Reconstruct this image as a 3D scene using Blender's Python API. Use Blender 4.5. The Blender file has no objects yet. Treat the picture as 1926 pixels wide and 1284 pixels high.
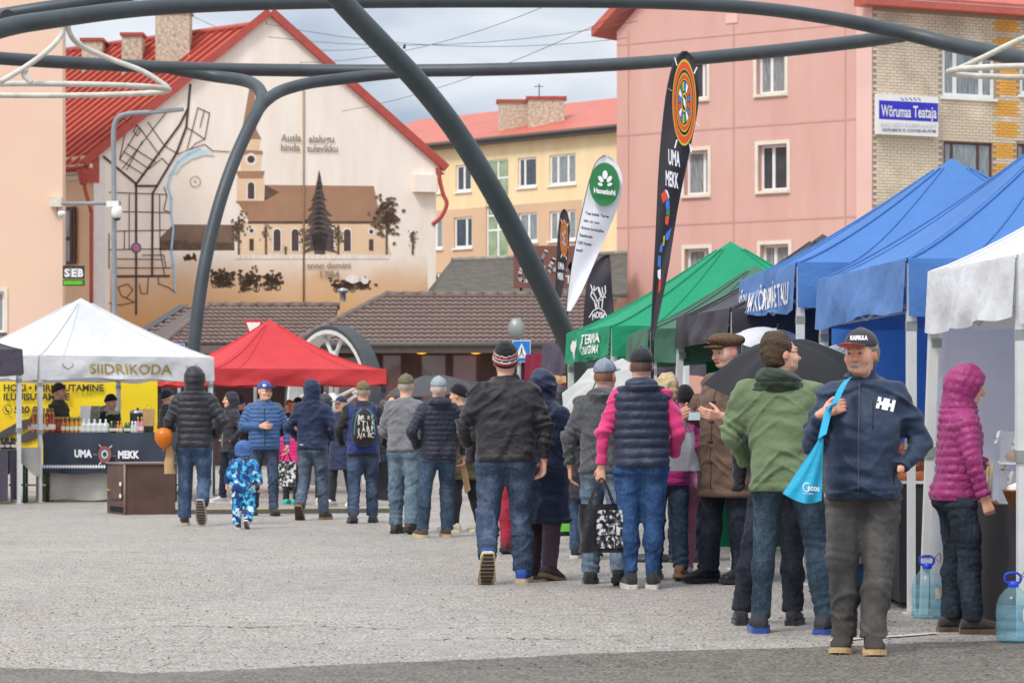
import bpy, bmesh, math, random
import numpy as np
from mathutils import Vector, Matrix, noise as mnoise
R = math.radians
SC = bpy.context.scene
COL = SC.collection
# ---------------------------------------------------------------- camera, sky, sun, exposure
FPX, HZ, CH = 5617.0, 782.0, 1.3          # focal length in photo pixels, horizon row, camera height
cam_d = bpy.data.cameras.new('camera'); cam = bpy.data.objects.new('camera', cam_d); COL.objects.link(cam)
cam.location = (0, 0, CH); cam.rotation_euler = (R(90), 0, 0)
cam_d.sensor_width = 36; cam_d.lens = 105; cam_d.shift_y = (HZ - 642) / 1926
cam_d.clip_end = 3000; cam_d.clip_start = .1
cam_d.dof.use_dof = True; cam_d.dof.focus_distance = 20.0; cam_d.dof.aperture_fstop = 9
SC.camera = cam
world = bpy.data.worlds.new('World'); SC.world = world; world.use_nodes = True
wn, wl = world.node_tree.nodes, world.node_tree.links
wn.clear()
SUN_EL, SUN_AZ = 52, 215
sky = wn.new('ShaderNodeTexSky'); sky.sky_type = 'NISHITA'; sky.sun_disc = False
sky.sun_elevation = R(SUN_EL); sky.sun_rotation = R(SUN_AZ); sky.air_density = 1; sky.dust_density = 2
tc = wn.new('ShaderNodeTexCoord')
mp = wn.new('ShaderNodeMapping'); mp.inputs['Scale'].default_value = (5, 5, 16)
nz = wn.new('ShaderNodeTexNoise'); nz.inputs['Scale'].default_value = 1.0; nz.inputs['Detail'].default_value = 5
cr = wn.new('ShaderNodeValToRGB')
cr.color_ramp.elements[0].position = .40; cr.color_ramp.elements[0].color = (.36, .43, .54, 1)
cr.color_ramp.elements[1].position = .60; cr.color_ramp.elements[1].color = (.86, .87, .89, 1)
# an overcast sky is brighter overhead than near the horizon
sep = wn.new('ShaderNodeSeparateXYZ')
ov = wn.new('ShaderNodeMath'); ov.operation = 'MULTIPLY_ADD'; ov.inputs[1].default_value = 1.05; ov.inputs[2].default_value = .80; ov.use_clamp = False
mx0 = wn.new('ShaderNodeMath'); mx0.operation = 'MAXIMUM'; mx0.inputs[1].default_value = 0
vm = wn.new('ShaderNodeVectorMath'); vm.operation = 'SCALE'
bg1 = wn.new('ShaderNodeBackground'); bg1.inputs['Strength'].default_value = .07
bg2 = wn.new('ShaderNodeBackground'); bg2.inputs['Strength'].default_value = 1.0
mix = wn.new('ShaderNodeMixShader'); mix.inputs[0].default_value = .86
out = wn.new('ShaderNodeOutputWorld')
wl.new(tc.outputs['Generated'], mp.inputs['Vector']); wl.new(mp.outputs[0], nz.inputs['Vector']); wl.new(nz.outputs['Fac'], cr.inputs[0])
wl.new(tc.outputs['Generated'], sep.inputs[0]); wl.new(sep.outputs['Z'], mx0.inputs[0]); wl.new(mx0.outputs[0], ov.inputs[0])
wl.new(cr.outputs[0], vm.inputs[0]); wl.new(ov.outputs[0], vm.inputs['Scale']); wl.new(vm.outputs[0], bg2.inputs['Color'])
wl.new(sky.outputs[0], bg1.inputs['Color']); wl.new(bg1.outputs[0], mix.inputs[1]); wl.new(bg2.outputs[0], mix.inputs[2]); wl.new(mix.outputs[0], out.inputs[0])
sun_d = bpy.data.lights.new('sun', 'SUN'); sun_d.energy = 1.5; sun_d.angle = R(14); sun_d.color = (1, .96, .9)
sun = bpy.data.objects.new('sun', sun_d); COL.objects.link(sun)
_a, _e = R(SUN_AZ), R(SUN_EL)
_sd = Vector((math.sin(_a) * math.cos(_e), math.cos(_a) * math.cos(_e), math.sin(_e)))   # towards the sun
sun.rotation_euler = _sd.to_track_quat('Z', 'Y').to_euler()
SC.view_settings.view_transform = 'Standard'; SC.view_settings.look = 'None'
SC.view_settings.exposure = 0.5; SC.view_settings.gamma = 1.0; SC.view_settings.use_curve_mapping = False
SC.cycles.max_bounces = 6; SC.cycles.transparent_max_bounces = 8
try: SC.cycles.use_denoising = True
except Exception: pass
# ---------------------------------------------------------------- helpers
def P(x, y, d): return Vector(((x - 963) / FPX * d, d, CH - (y - HZ) / FPX * d))
def G(x, y):
    d = CH * FPX / (y - HZ); return Vector(((x - 963) / FPX * d, d, 0))
def s2l(c):
    def f(v):
        v /= 255.; return v / 12.92 if v <= .04045 else ((v + .055) / 1.055) ** 2.4
    if isinstance(c, str): c = tuple(int(c[i:i + 2], 16) for i in (0, 2, 4))
    return tuple(f(v) for v in c) + (1,)
MATS = {}
def mat(key, c, rough=.7, var=.12, scale=6., bump=0., bscale=60., metal=0., spec=.4, sheen=0., trans=0., coat=0., c2=None, aniso=None, detail=6., emit=None, dist=.02):
    """Principled material, colour c (sRGB hex) mottled by noise towards c2 (or darker), with a noise bump."""
    if key in MATS: return MATS[key]
    m = bpy.data.materials.new(key); m.use_nodes = True
    n, l = m.node_tree.nodes, m.node_tree.links
    b = n['Principled BSDF']
    col = s2l(c); b.inputs['Roughness'].default_value = rough; b.inputs['Metallic'].default_value = metal
    b.inputs['Specular IOR Level'].default_value = spec
    if sheen: b.inputs['Sheen Weight'].default_value = sheen
    if coat: b.inputs['Coat Weight'].default_value = coat
    t = n.new('ShaderNodeTexCoord'); mpn = n.new('ShaderNodeMapping'); l.new(t.outputs['Object'], mpn.inputs['Vector'])
    if aniso: mpn.inputs['Scale'].default_value = aniso
    if var or c2:
        nt = n.new('ShaderNodeTexNoise'); nt.inputs['Scale'].default_value = scale; nt.inputs['Detail'].default_value = detail; nt.inputs['Roughness'].default_value = .6
        l.new(mpn.outputs[0], nt.inputs['Vector'])
        rp = n.new('ShaderNodeValToRGB'); rp.color_ramp.elements[0].position = .3; rp.color_ramp.elements[1].position = .7
        if c2: e0 = s2l(c2); e1 = col
        else: e0 = tuple(max(0, v * (1 - var * 1.5)) for v in col[:3]) + (1,); e1 = tuple(min(1, v * (1 + var)) for v in col[:3]) + (1,)
        rp.color_ramp.elements[0].color = e0; rp.color_ramp.elements[1].color = e1
        l.new(nt.outputs['Fac'], rp.inputs[0]); l.new(rp.outputs[0], b.inputs['Base Color'])
    else: b.inputs['Base Color'].default_value = col
    if bump:
        n2 = n.new('ShaderNodeTexNoise'); n2.inputs['Scale'].default_value = bscale; n2.inputs['Detail'].default_value = 4
        l.new(mpn.outputs[0], n2.inputs['Vector'])
        bp = n.new('ShaderNodeBump'); bp.inputs['Strength'].default_value = bump; bp.inputs['Distance'].default_value = dist
        l.new(n2.outputs['Fac'], bp.inputs['Height']); l.new(bp.outputs[0], b.inputs['Normal'])
    if emit:
        b.inputs['Emission Color'].default_value = s2l(c); b.inputs['Emission Strength'].default_value = emit
    if trans:
        tr = n.new('ShaderNodeBsdfTranslucent'); tr.inputs['Color'].default_value = col
        ms = n.new('ShaderNodeMixShader'); ms.inputs[0].default_value = trans
        l.new(b.outputs[0], ms.inputs[1]); l.new(tr.outputs[0], ms.inputs[2]); l.new(ms.outputs[0], n['Material Output'].inputs['Surface'])
    MATS[key] = m; return m
def glass(key, c='1d242b', rough=.05):
    """window glass seen from outside by day: a dark glossy pane"""
    return mat(key, c, rough, .25, 2.5, spec=.9)

class MB:
    def __init__(s): s.v = []; s.f = []; s.m = []; s.sm = []
    def add(s, vs, fs, mi=0, smooth=False):
        o = len(s.v); s.v += [tuple(v) for v in vs]
        for f in fs: s.f.append(tuple(o + i for i in f)); s.m.append(mi); s.sm.append(smooth)
        return s
    def box(s, x0, x1, y0, y1, z0, z1, mi=0):
        vs = [(x, y, z) for x in (x0, x1) for y in (y0, y1) for z in (z0, z1)]
        return s.add(vs, [(0, 1, 3, 2), (4, 6, 7, 5), (0, 4, 5, 1), (2, 3, 7, 6), (0, 2, 6, 4), (1, 5, 7, 3)], mi)
    def obox(s, c, ux, uy, uz, mi=0):
        """box about centre c with half-axis vectors"""
        c, ux, uy, uz = map(Vector, (c, ux, uy, uz))
        vs = [c + a * ux + b * uy + d * uz for a in (-1, 1) for b in (-1, 1) for d in (-1, 1)]
        return s.add(vs, [(0, 1, 3, 2), (4, 6, 7, 5), (0, 4, 5, 1), (2, 3, 7, 6), (0, 2, 6, 4), (1, 5, 7, 3)], mi)
    def poly(s, pts, mi=0): return s.add(pts, [tuple(range(len(pts)))], mi)
    def prism(s, pts, vec, mi=0):
        n = len(pts); vec = Vector(vec); a = [Vector(p) for p in pts]; b = [p + vec for p in a]
        fs = [tuple(range(n))[::-1], tuple(range(n, 2 * n))] + [(i, (i + 1) % n, n + (i + 1) % n, n + i) for i in range(n)]
        return s.add(a + b, fs, mi)
    def tube(s, path, r, seg=8, mi=0, cap=True, closed=False, smooth=True):
        path = [Vector(p) for p in path]; n = len(path)
        rs = r if isinstance(r, (list, tuple)) else [r] * n
        up = Vector((0, 0, 1)); vs = []; prev = None
        for i, p in enumerate(path):
            a = path[i - 1] if (i or closed) else p; b = path[(i + 1) % n] if (i < n - 1 or closed) else p
            t = (b - a).normalized()
            if prev is None:
                q = up if abs(t.z) < .9 else Vector((1, 0, 0)); e1 = (q - t * q.dot(t)).normalized()
            else:
                e1 = prev - t * prev.dot(t)
                e1 = e1.normalized() if e1.length > 1e-6 else t.orthogonal().normalized()
            prev = e1; e2 = t.cross(e1)
            vs += [p + (e1 * math.cos(2 * math.pi * k / seg) + e2 * math.sin(2 * math.pi * k / seg)) * rs[i] for k in range(seg)]
        fs = []
        for i in range(n if closed else n - 1):
            j = (i + 1) % n
            for k in range(seg):
                k2 = (k + 1) % seg; fs.append((i * seg + k, i * seg + k2, j * seg + k2, j * seg + k))
        s.add(vs, fs, mi, smooth)
        if cap and not closed:
            o = len(s.v) - n * seg
            s.f += [tuple(o + k for k in range(seg))[::-1], tuple(o + (n - 1) * seg + k for k in range(seg))]; s.m += [mi, mi]; s.sm += [False, False]
        return s
    def lathe(s, prof, c=(0, 0, 0), seg=16, mi=0, smooth=True):
        c = Vector(c); vs = []; n = len(prof)
        for r, z in prof: vs += [c + Vector((r * math.cos(2 * math.pi * k / seg), r * math.sin(2 * math.pi * k / seg), z)) for k in range(seg)]
        fs = [(i * seg + k, i * seg + (k + 1) % seg, (i + 1) * seg + (k + 1) % seg, (i + 1) * seg + k) for i in range(n - 1) for k in range(seg)]
        return s.add(vs, fs, mi, smooth)
    def grid(s, fn, nu, nv, mi=0, smooth=True):
        vs = [fn(i / nu, j / nv) for i in range(nu + 1) for j in range(nv + 1)]
        fs = [(i * (nv + 1) + j, (i + 1) * (nv + 1) + j, (i + 1) * (nv + 1) + j + 1, i * (nv + 1) + j + 1) for i in range(nu) for j in range(nv)]
        return s.add(vs, fs, mi, smooth)
    def mesh(s, name):
        me = bpy.data.meshes.new(name); me.from_pydata(s.v, [], s.f)
        me.polygons.foreach_set('material_index', s.m); me.polygons.foreach_set('use_smooth', s.sm); me.update(); return me
def link(name, me, mats=None, parent=None, world=False):
    o = bpy.data.objects.new(name, me); COL.objects.link(o)
    if mats is not None:
        for m in (mats if isinstance(mats, (list, tuple)) else [mats]): me.materials.append(m)
    if parent is not None:
        o.parent = parent
        if world:
            q = parent; mm = Matrix.Identity(4)
            while q is not None:
                mm = q.matrix_parent_inverse @ q.matrix_basis @ mm; q = q.parent
            o.matrix_parent_inverse = mm.inverted()
    return o
def obj(name, mb, mats, parent=None, world=False): return link(name, mb.mesh(name), mats, parent, world)
def tag(o, label, cat, group=None):
    o['label'] = label; o['category'] = cat
    if group: o['group'] = group
    return o
def thing(name, label, cat, loc=(0, 0, 0), rz=0, group=None):
    o = bpy.data.objects.new(name, None); COL.objects.link(o); o.location = loc; o.rotation_euler = (0, 0, rz); o.empty_display_size = .2
    return tag(o, label, cat, group)
def setting(name, mb, mats): o = obj(name, mb, mats); o['kind'] = 'structure'; return o
def spline(pts, n=8, closed=False):
    pts = [Vector(p) for p in pts]; out = []; m = len(pts)
    for i in range(m if closed else m - 1):
        if closed: a, b, c, d = pts[i - 1], pts[i], pts[(i + 1) % m], pts[(i + 2) % m]
        else: a, b, c, d = pts[max(i - 1, 0)], pts[i], pts[i + 1], pts[min(i + 2, m - 1)]
        for k in range(n):
            t = k / n
            out.append(.5 * (2 * b + (c - a) * t + (2 * a - 5 * b + 4 * c - d) * t * t + (3 * b - a - 3 * c + d) * t ** 3))
    if not closed: out.append(pts[-1])
    return out
_TXT = {}
def text2d(s, bold=0.):
    """flat lettering: vertices with cap height 1, starting at x = 0, and the faces"""
    k = (s, bold)
    if k in _TXT: return _TXT[k]
    cu = bpy.data.curves.new('txt', 'FONT'); cu.body = s; cu.size = 1; cu.offset = bold; cu.resolution_u = 3; cu.fill_mode = 'FRONT'
    o = bpy.data.objects.new('txt', cu); COL.objects.link(o)
    dg = bpy.context.evaluated_depsgraph_get(); me = bpy.data.meshes.new_from_object(o.evaluated_get(dg))
    vs = np.array([v.co[:2] for v in me.vertices]) if len(me.vertices) else np.zeros((0, 2)); fs = [tuple(p.vertices) for p in me.polygons]
    bpy.data.objects.remove(o); bpy.data.curves.remove(cu); bpy.data.meshes.remove(me)
    if len(vs): vs[:, 0] -= vs[:, 0].min(); vs /= .69
    _TXT[k] = (vs, fs); return vs, fs
def letter(mb, s, fn, w=None, h=1., bold=0., mi=0, shear=0.):
    """lay lettering s through fn(u, v); it is scaled to height h and, if w is given, to width w"""
    vs, fs = text2d(s, bold)
    if not len(vs): return mb
    W = vs[:, 0].max(); k = (w / W) if w else h
    return mb.add([fn(x * k + shear * y * h, y * h) for x, y in vs], fs, mi)
def pieces(name, me, mats, mts, parent, keep=300):
    """many alike pieces: the first `keep` as objects of their own with shared mesh data, the rest joined into one part of kind stuff"""
    for m in (mats if isinstance(mats, (list, tuple)) else [mats]): me.materials.append(m)
    for M in mts[:keep]:
        o = bpy.data.objects.new(name, me); COL.objects.link(o); o.parent = parent; o.matrix_parent_inverse = Matrix.Translation(parent.location).inverted(); o.matrix_basis = M
    rest = mts[keep:]
    if rest:
        co = np.empty(len(me.vertices) * 3); me.vertices.foreach_get('co', co); co = co.reshape(-1, 3); fs = [tuple(p.vertices) for p in me.polygons]
        mi = [p.material_index for p in me.polygons]; b = MB(); n = len(co)
        for M in rest:
            A = np.array(M); w = co @ A[:3, :3].T + A[:3, 3]; k = len(b.v)
            b.v += [tuple(q) for q in w]; b.f += [tuple(k + i for i in f) for f in fs]; b.m += mi; b.sm += [False] * len(fs)
        o = obj(name + '_field', b, list(mats) if isinstance(mats, (list, tuple)) else mats, parent, True); o['kind'] = 'stuff'
class Plane:
    """an upright plane through (x0, y0) along the unit direction du; its normal faces the camera"""
    def __init__(s, a, b):
        s.o = Vector(a[:2]); s.du = (Vector(b[:2]) - s.o).normalized(); s.n = Vector((s.du.y, -s.du.x)); s.len = (Vector(b[:2]) - s.o).length
        if s.n.y > 0: s.n = -s.n
    def uz(s, x, y):
        r = Vector(((x - 963) / FPX, 1)); d = s.o.dot(s.n) / r.dot(s.n); p = r * d
        return (p - s.o).dot(s.du), CH - (y - HZ) / FPX * d
    def pt(s, u, z, off=0): q = s.o + s.du * u + s.n * off; return Vector((q.x, q.y, z))
    def at(s, x, y, off=0): return s.pt(*s.uz(x, y), off)
    def rect(s, x0, y0, x1, y1):
        xc, yc = (x0 + x1) / 2, (y0 + y1) / 2
        u0, u1 = s.uz(x0, yc)[0], s.uz(x1, yc)[0]; z1, z0 = s.uz(xc, y0)[1], s.uz(xc, y1)[1]
        return u0, u1, z0, z1
    def box(s, mb, u0, u1, z0, z1, o0, o1, mi=0):
        return mb.prism([s.pt(u0, z0, o0), s.pt(u1, z0, o0), s.pt(u1, z1, o0), s.pt(u0, z1, o0)], (s.n.x * (o1 - o0), s.n.y * (o1 - o0), 0), mi)
def wall_with_holes(mb, pl, u0, u1, z0, z1, holes, depth=.2, mi=0, off=0.):
    """wall sheet with rectangular openings and their reveals"""
    us = sorted({u0, u1, *[min(max(h[i], u0), u1) for h in holes for i in (0, 1)]}); zs = sorted({z0, z1, *[min(max(h[i], z0), z1) for h in holes for i in (2, 3)]})
    for i in range(len(us) - 1):
        for j in range(len(zs) - 1):
            uc, zc = (us[i] + us[i + 1]) / 2, (zs[j] + zs[j + 1]) / 2
            if any(h[0] < uc < h[1] and h[2] < zc < h[3] for h in holes): continue
            mb.poly([pl.pt(us[i], zs[j], off), pl.pt(us[i + 1], zs[j], off), pl.pt(us[i + 1], zs[j + 1], off), pl.pt(us[i], zs[j + 1], off)], mi)
    for a, b, c, d in holes:
        for (p, q), (r, t) in (((a, c), (b, c)), ((b, c), (b, d)), ((b, d), (a, d)), ((a, d), (a, c))):
            mb.poly([pl.pt(p, q, off), pl.pt(r, t, off), pl.pt(r, t, off - depth), pl.pt(p, q, off - depth)], mi)
def window(pl, rc, parent, depth=.16, bars=(), hbars=(), fr=.07, fmat=None, gmat=None, sill=None, casing=None, csize=.1, off=0., curtain=None):
    """window part > frame, pane, sill, curtain; rc = (u0,u1,z0,z1) on the plane"""
    u0, u1, z0, z1 = rc
    b = MB(); pl.box(b, u0, u0 + fr, z0, z1, off - depth, off - depth + .06); pl.box(b, u1 - fr, u1, z0, z1, off - depth, off - depth + .06)
    pl.box(b, u0 + fr, u1 - fr, z0, z0 + fr, off - depth, off - depth + .06); pl.box(b, u0 + fr, u1 - fr, z1 - fr, z1, off - depth, off - depth + .06)
    for t in bars: u = u0 + (u1 - u0) * t; pl.box(b, u - fr * .6, u + fr * .6, z0 + fr, z1 - fr, off - depth + .002, off - depth + .058)
    for t in hbars: z = z0 + (z1 - z0) * t; pl.box(b, u0 + fr, u1 - fr, z - fr * .5, z + fr * .5, off - depth + .004, off - depth + .056)
    w = obj('window', b, fmat, parent, True)
    edges = [0] + sorted(bars) + [1]; hed = [0] + sorted(hbars) + [1]
    for i in range(len(edges) - 1):
        for j in range(len(hed) - 1):
            g = MB(); pl.box(g, u0 + (u1 - u0) * edges[i] + fr * .7, u0 + (u1 - u0) * edges[i + 1] - fr * .7, z0 + (z1 - z0) * hed[j] + fr * .6, z0 + (z1 - z0) * hed[j + 1] - fr * .6, off - depth + .02, off - depth + .03)
            obj('pane', g, gmat, w, True)
    if sill: g = MB(); pl.box(g, u0 - .08, u1 + .08, z0 - .09, z0 - .005, off - .05, off + .09); obj('sill', g, sill, w, True)
    if casing:
        g = MB(); c = csize
        pl.box(g, u0 - c, u0, z0, z1 + c, off + .002, off + .035); pl.box(g, u1, u1 + c, z0, z1 + c, off + .002, off + .035); pl.box(g, u0, u1, z1, z1 + c, off + .002, off + .035); pl.box(g, u0 - c, u1 + c, z0 - c, z0, off + .002, off + .04)
        obj('casing', g, casing, w, True)
    return w
# ================================================================ the setting
random.seed(4)
def ground_mat(key, base, dark, light, wet=.55):
    m = bpy.data.materials.new(key); m.use_nodes = True; n, l = m.node_tree.nodes, m.node_tree.links; b = n['Principled BSDF']
    t = n.new('ShaderNodeTexCoord')
    def noise(s, d=6, r=.6):
        q = n.new('ShaderNodeTexNoise'); q.inputs['Scale'].default_value = s; q.inputs['Detail'].default_value = d; q.inputs['Roughness'].default_value = r; l.new(t.outputs['Object'], q.inputs['Vector']); return q
    def ramp(src, p0, c0, p1, c1):
        q = n.new('ShaderNodeValToRGB'); e = q.color_ramp.elements; e[0].position = p0; e[0].color = c0; e[1].position = p1; e[1].color = c1; l.new(src, q.inputs[0]); return q
    def mixc(kind, f, a, bb):
        q = n.new('ShaderNodeMix'); q.data_type = 'RGBA'; q.blend_type = kind
        if isinstance(f, float): q.inputs['Factor'].default_value = f
        else: l.new(f, q.inputs['Factor'])
        l.new(a, q.inputs['A']); l.new(bb, q.inputs['B']) if not isinstance(bb, tuple) else setattr(q.inputs['B'], 'default_value', bb)
        return q.outputs['Result']
    big = ramp(noise(.35, 4).outputs['Fac'], .35, s2l(base), .68, s2l(light))
    grain = ramp(noise(44, 3, .75).outputs['Fac'], .40, (.30, .29, .28, 1), .60, (1.5, 1.5, 1.5, 1))
    c = mixc('MULTIPLY', 1.0, big.outputs[0], grain.outputs[0])
    mid = ramp(noise(7, 5, .75).outputs['Fac'], .36, (.74, .73, .72, 1), .64, (1.15, 1.15, 1.14, 1)); c = mixc('MULTIPLY', 1.0, c, mid.outputs[0])
    v = n.new('ShaderNodeTexVoronoi'); v.feature = 'DISTANCE_TO_EDGE'; v.inputs['Scale'].default_value = 4.2
    wob = n.new('ShaderNodeMix'); wob.data_type = 'RGBA'; wob.inputs['Factor'].default_value = .14
    wn2 = noise(5, 3); l.new(t.outputs['Object'], wob.inputs['A']); l.new(wn2.outputs['Color'], wob.inputs['B']); l.new(wob.outputs['Result'], v.inputs['Vector'])
    crack = ramp(v.outputs['Distance'], .0, (1, 1, 1, 1), .028, (0, 0, 0, 1))
    cm = ramp(noise(.8, 3).outputs['Fac'], .45, (0, 0, 0, 1), .60, (.62, .62, .62, 1))
    mul = n.new('ShaderNodeMath'); mul.operation = 'MULTIPLY'; l.new(crack.outputs[0], mul.inputs[0]); l.new(cm.outputs[0], mul.inputs[1])
    c = mixc('MIX', mul.outputs[0], c, s2l(dark))
    dm = ramp(noise(3.2, 8, .75).outputs['Fac'], .60, (0, 0, 0, 1), .72, (.55, .55, .55, 1))
    c = mixc('MIX', dm.outputs[0], c, s2l('7d6f55'))
    l.new(c, b.inputs['Base Color']); b.inputs['Roughness'].default_value = wet; b.inputs['Specular IOR Level'].default_value = .35
    rr = ramp(noise(.5, 5).outputs['Fac'], .35, (.42, .42, .42, 1), .65, (.8, .8, .8, 1)); l.new(rr.outputs[0], b.inputs['Roughness'])
    bp = n.new('ShaderNodeBump'); bp.inputs['Strength'].default_value = .7; bp.inputs['Distance'].default_value = .014
    l.new(noise(38, 4, .75).outputs['Fac'], bp.inputs['Height']); l.new(bp.outputs[0], b.inputs['Normal'])
    return m
M_asph = ground_mat('worn_asphalt', 'a49d95', '4d463c', 'b0a9a1')
M_asph2 = ground_mat('dark_asphalt', '6f6961', '35322e', '79736a')
b = MB(); b.grid(lambda u, v: (-700 + 1400 * u, -60 + 1500 * v, 0), 8, 8, smooth=False); setting('ground', b, M_asph)
edge = [(-400, 1245), (0, 1256), (120, 1259), (260, 1266), (360, 1264), (520, 1256), (640, 1250), (900, 1240), (1150, 1228), (1500, 1218), (1700, 1210), (1926, 1203), (2300, 1192)]
b = MB(); pts = [G(x, y) + Vector((0, 0, .004)) for x, y in edge]
fine = []
for i in range(len(pts) - 1):
    for k in range(10): q = pts[i].lerp(pts[i + 1], k / 10); fine.append(q + Vector((0, random.uniform(-.03, .03), 0)))
fine.append(pts[-1])
b.add([p for q in fine for p in (q, Vector((q.x, -40, .004)))], [(2 * i, 2 * i + 1, 2 * i + 3, 2 * i + 2) for i in range(len(fine) - 1)])
setting('road', b, M_asph2)
# a pale paint mark along the stalls
b = MB()
for (x0, y0), (x1, y1) in (((1560, 1206), (1760, 1192)), ((1690, 1086), (1745, 1083))):
    a, c = G(x0, y0), G(x1, y1); w = Vector((0, .05, 0)); z = Vector((0, 0, .008)); n_ = 14
    b.add([p for i in range(n_ + 1) for p in (a.lerp(c, i / n_) - w * random.uniform(.5, 1.2) + z, a.lerp(c, i / n_) + w * random.uniform(.5, 1.2) + z)], [(2 * i, 2 * i + 2, 2 * i + 3, 2 * i + 1) for i in range(n_)])
setting('ground_marking', b, mat('worn_paint', 'cfccc8', .7, .25, 9))
# thin brown cracks that wander across the asphalt
for line in ([(200, 1182), (330, 1176), (460, 1180), (600, 1177), (760, 1183), (900, 1179)], [(640, 1058), (780, 1056), (900, 1059), (1010, 1057)], [(60, 1040), (190, 1036), (330, 1041)], [(780, 1205), (900, 1199), (1060, 1202), (1250, 1190)]):
    ps = [G(x, y) for x, y in line]; b = MB(); q_ = []
    for a, c in zip(ps[:-1], ps[1:]):
        for k in range(14): q_.append(a.lerp(c, k / 14) + Vector((random.uniform(-.02, .02), random.uniform(-.06, .06), .004)))
    for a, c in zip(q_[:-1], q_[1:]):
        if random.random() < .72: w = random.uniform(.008, .02); d_ = (c - a).normalized(); n_ = Vector((-d_.y, d_.x, 0)) * w * .5 + Vector((0, .0, 0)); b.add([a - n_, c - n_, c + n_, a + n_], [(0, 1, 2, 3)])
    setting('ground_crack', b, mat('crack_dirt', '75674f', .95, .3, 9))
# fallen flakes, husks and grit
b = MB()
for i in range(2600):
    y = 840 + 420 * random.random() ** .7; q = G(random.uniform(-60, 1990), y); r = random.uniform(.004, .012); a = random.uniform(0, 6.3); e = random.uniform(.25, .8)
    ca, sa = math.cos(a), math.sin(a)
    b.add([q + Vector((ca * r, sa * r, .012)), q + Vector((-sa * r * e, ca * r * e, .010 + r * .5)), q + Vector((-ca * r, -sa * r, .012)), q + Vector((sa * r * e, -ca * r * e, .009))], [(0, 1, 2, 3)], random.choice((0, 0, 1, 2)))
o = obj('debris', b, [mat('husk', '6e5a42', .9, .2), mat('grit', '4d4a45', .9, .2), mat('dry_leaf', '8b7c4e', .9, .2)]); o['kind'] = 'stuff'

# ---------------------------------------------------------------- materials of the buildings
M_redroof = mat('red_sheet_roof', 'be5f50', .5, .10, 1.2, spec=.5)
M_redtrim = mat('red_trim', 'b55348', .5, .1, 3)
M_cream = mat('cream_plaster', 'fcf5ea', .85, .05, .9, bump=.15, bscale=30, c2='f2e6d7', aniso=(2.2, 2.2, .35))
M_peach = mat('peach_plaster', 'eec9a8', .85, .05, .8, bump=.15, bscale=30)
M_pinkpeach = mat('pink_peach_plaster', 'eac4b2', .85, .05, .35, bump=.15, bscale=25, c2='eacaae')
M_pink = mat('salmon_plaster', 'dcb1a4', .85, .05, .6, bump=.2, bscale=30, c2='d6a499', aniso=(2, 2, .4))
M_pinkl = mat('light_salmon_plaster', 'e8bfb4', .85, .05, .5, bump=.2, bscale=30)
M_yel = mat('yellow_plaster', 'f3dcb2', .85, .05, .5, bump=.15, bscale=20, c2='ebcd9c', aniso=(2, 2, .4))
M_tan = mat('tan_plaster', 'd9b494', .85, .05, .4, bump=.15, bscale=20)
M_white = mat('white_frame', 'eceae6', .5, .04, 3)
M_offw = mat('offwhite_casing', 'e6dccb', .7, .06, 3)
M_brownfr = mat('brown_frame', '5b3c35', .6, .1, 4)
M_glass = glass('window_glass', '39434c')
M_glass2 = mat('curtained_glass', '8d9497', .12, .35, 3.5, spec=.8, aniso=(6, 6, .6))
M_ggreen = mat('greenish_glass', '98ab86', .12, .3, 1.5, spec=.8)
M_gutter = mat('grey_gutter', '5a5450', .5, .1)
M_dkgrey = mat('dark_grey_steel', '3b4146', .45, .1)
M_chim = mat('chimney_brick', 'cdbda8', .9, .3, 9, bump=.5, bscale=25)
M_joint = mat('panel_joint', 'cf9f95', .9, .05)

# ---------------------------------------------------------------- gabled house with the mural
gl = Plane((-13.85, 100.0), (-2.62, 103.0))
house = thing('gabled_house', 'cream gabled house with a painted church mural and red metal roof', 'building', (-8.3, 101.5, 0))
WL = gl.len; ZE, ZA = 10.05, 14.97; W2 = Vector((-.72, .69, 0)); DEPTH = 13.0
A0, A1, AP = gl.pt(0, ZE), gl.pt(WL, ZE), gl.pt(WL / 2, ZA)
b = MB(); b.poly([gl.pt(0, 0), gl.pt(WL, 0), A1, AP, A0]); obj('gable_wall', b, M_cream, house, True)
b = MB(); b.poly([gl.pt(0, 0), A0, A0 + W2 * DEPTH, gl.pt(0, 0) + W2 * DEPTH]); sw = obj('side_wall', b, M_peach, house, True)
b = MB(); b.poly([gl.pt(WL, 0), A1, A1 + W2 * DEPTH, gl.pt(WL, 0) + W2 * DEPTH]); obj('side_wall', b, M_cream, house, True)
# corner strip and cornice of the side wall
b = MB(); gl.box(b, -.16, .22, 0, ZE - .2, .0, .06); obj('corner_strip', b, M_white, house, True)
b = MB()
for k, (z, o) in enumerate(((9.25, .12), (9.42, .22), (9.58, .34))):
    n2 = Vector((-.69, -.72, 0)) * o; a = gl.pt(0, z) + W2 * .02
    b.add([a, a + n2, a + n2 + Vector((0, 0, .15)), a + Vector((0, 0, .15))] + [p + W2 * 12 for p in (a, a + n2, a + n2 + Vector((0, 0, .15)), a + Vector((0, 0, .15)))], [(0, 1, 2, 3), (4, 7, 6, 5), (0, 4, 5, 1), (1, 5, 6, 2), (2, 6, 7, 3)])
obj('cornice', b, M_offw, house, True)
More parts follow.
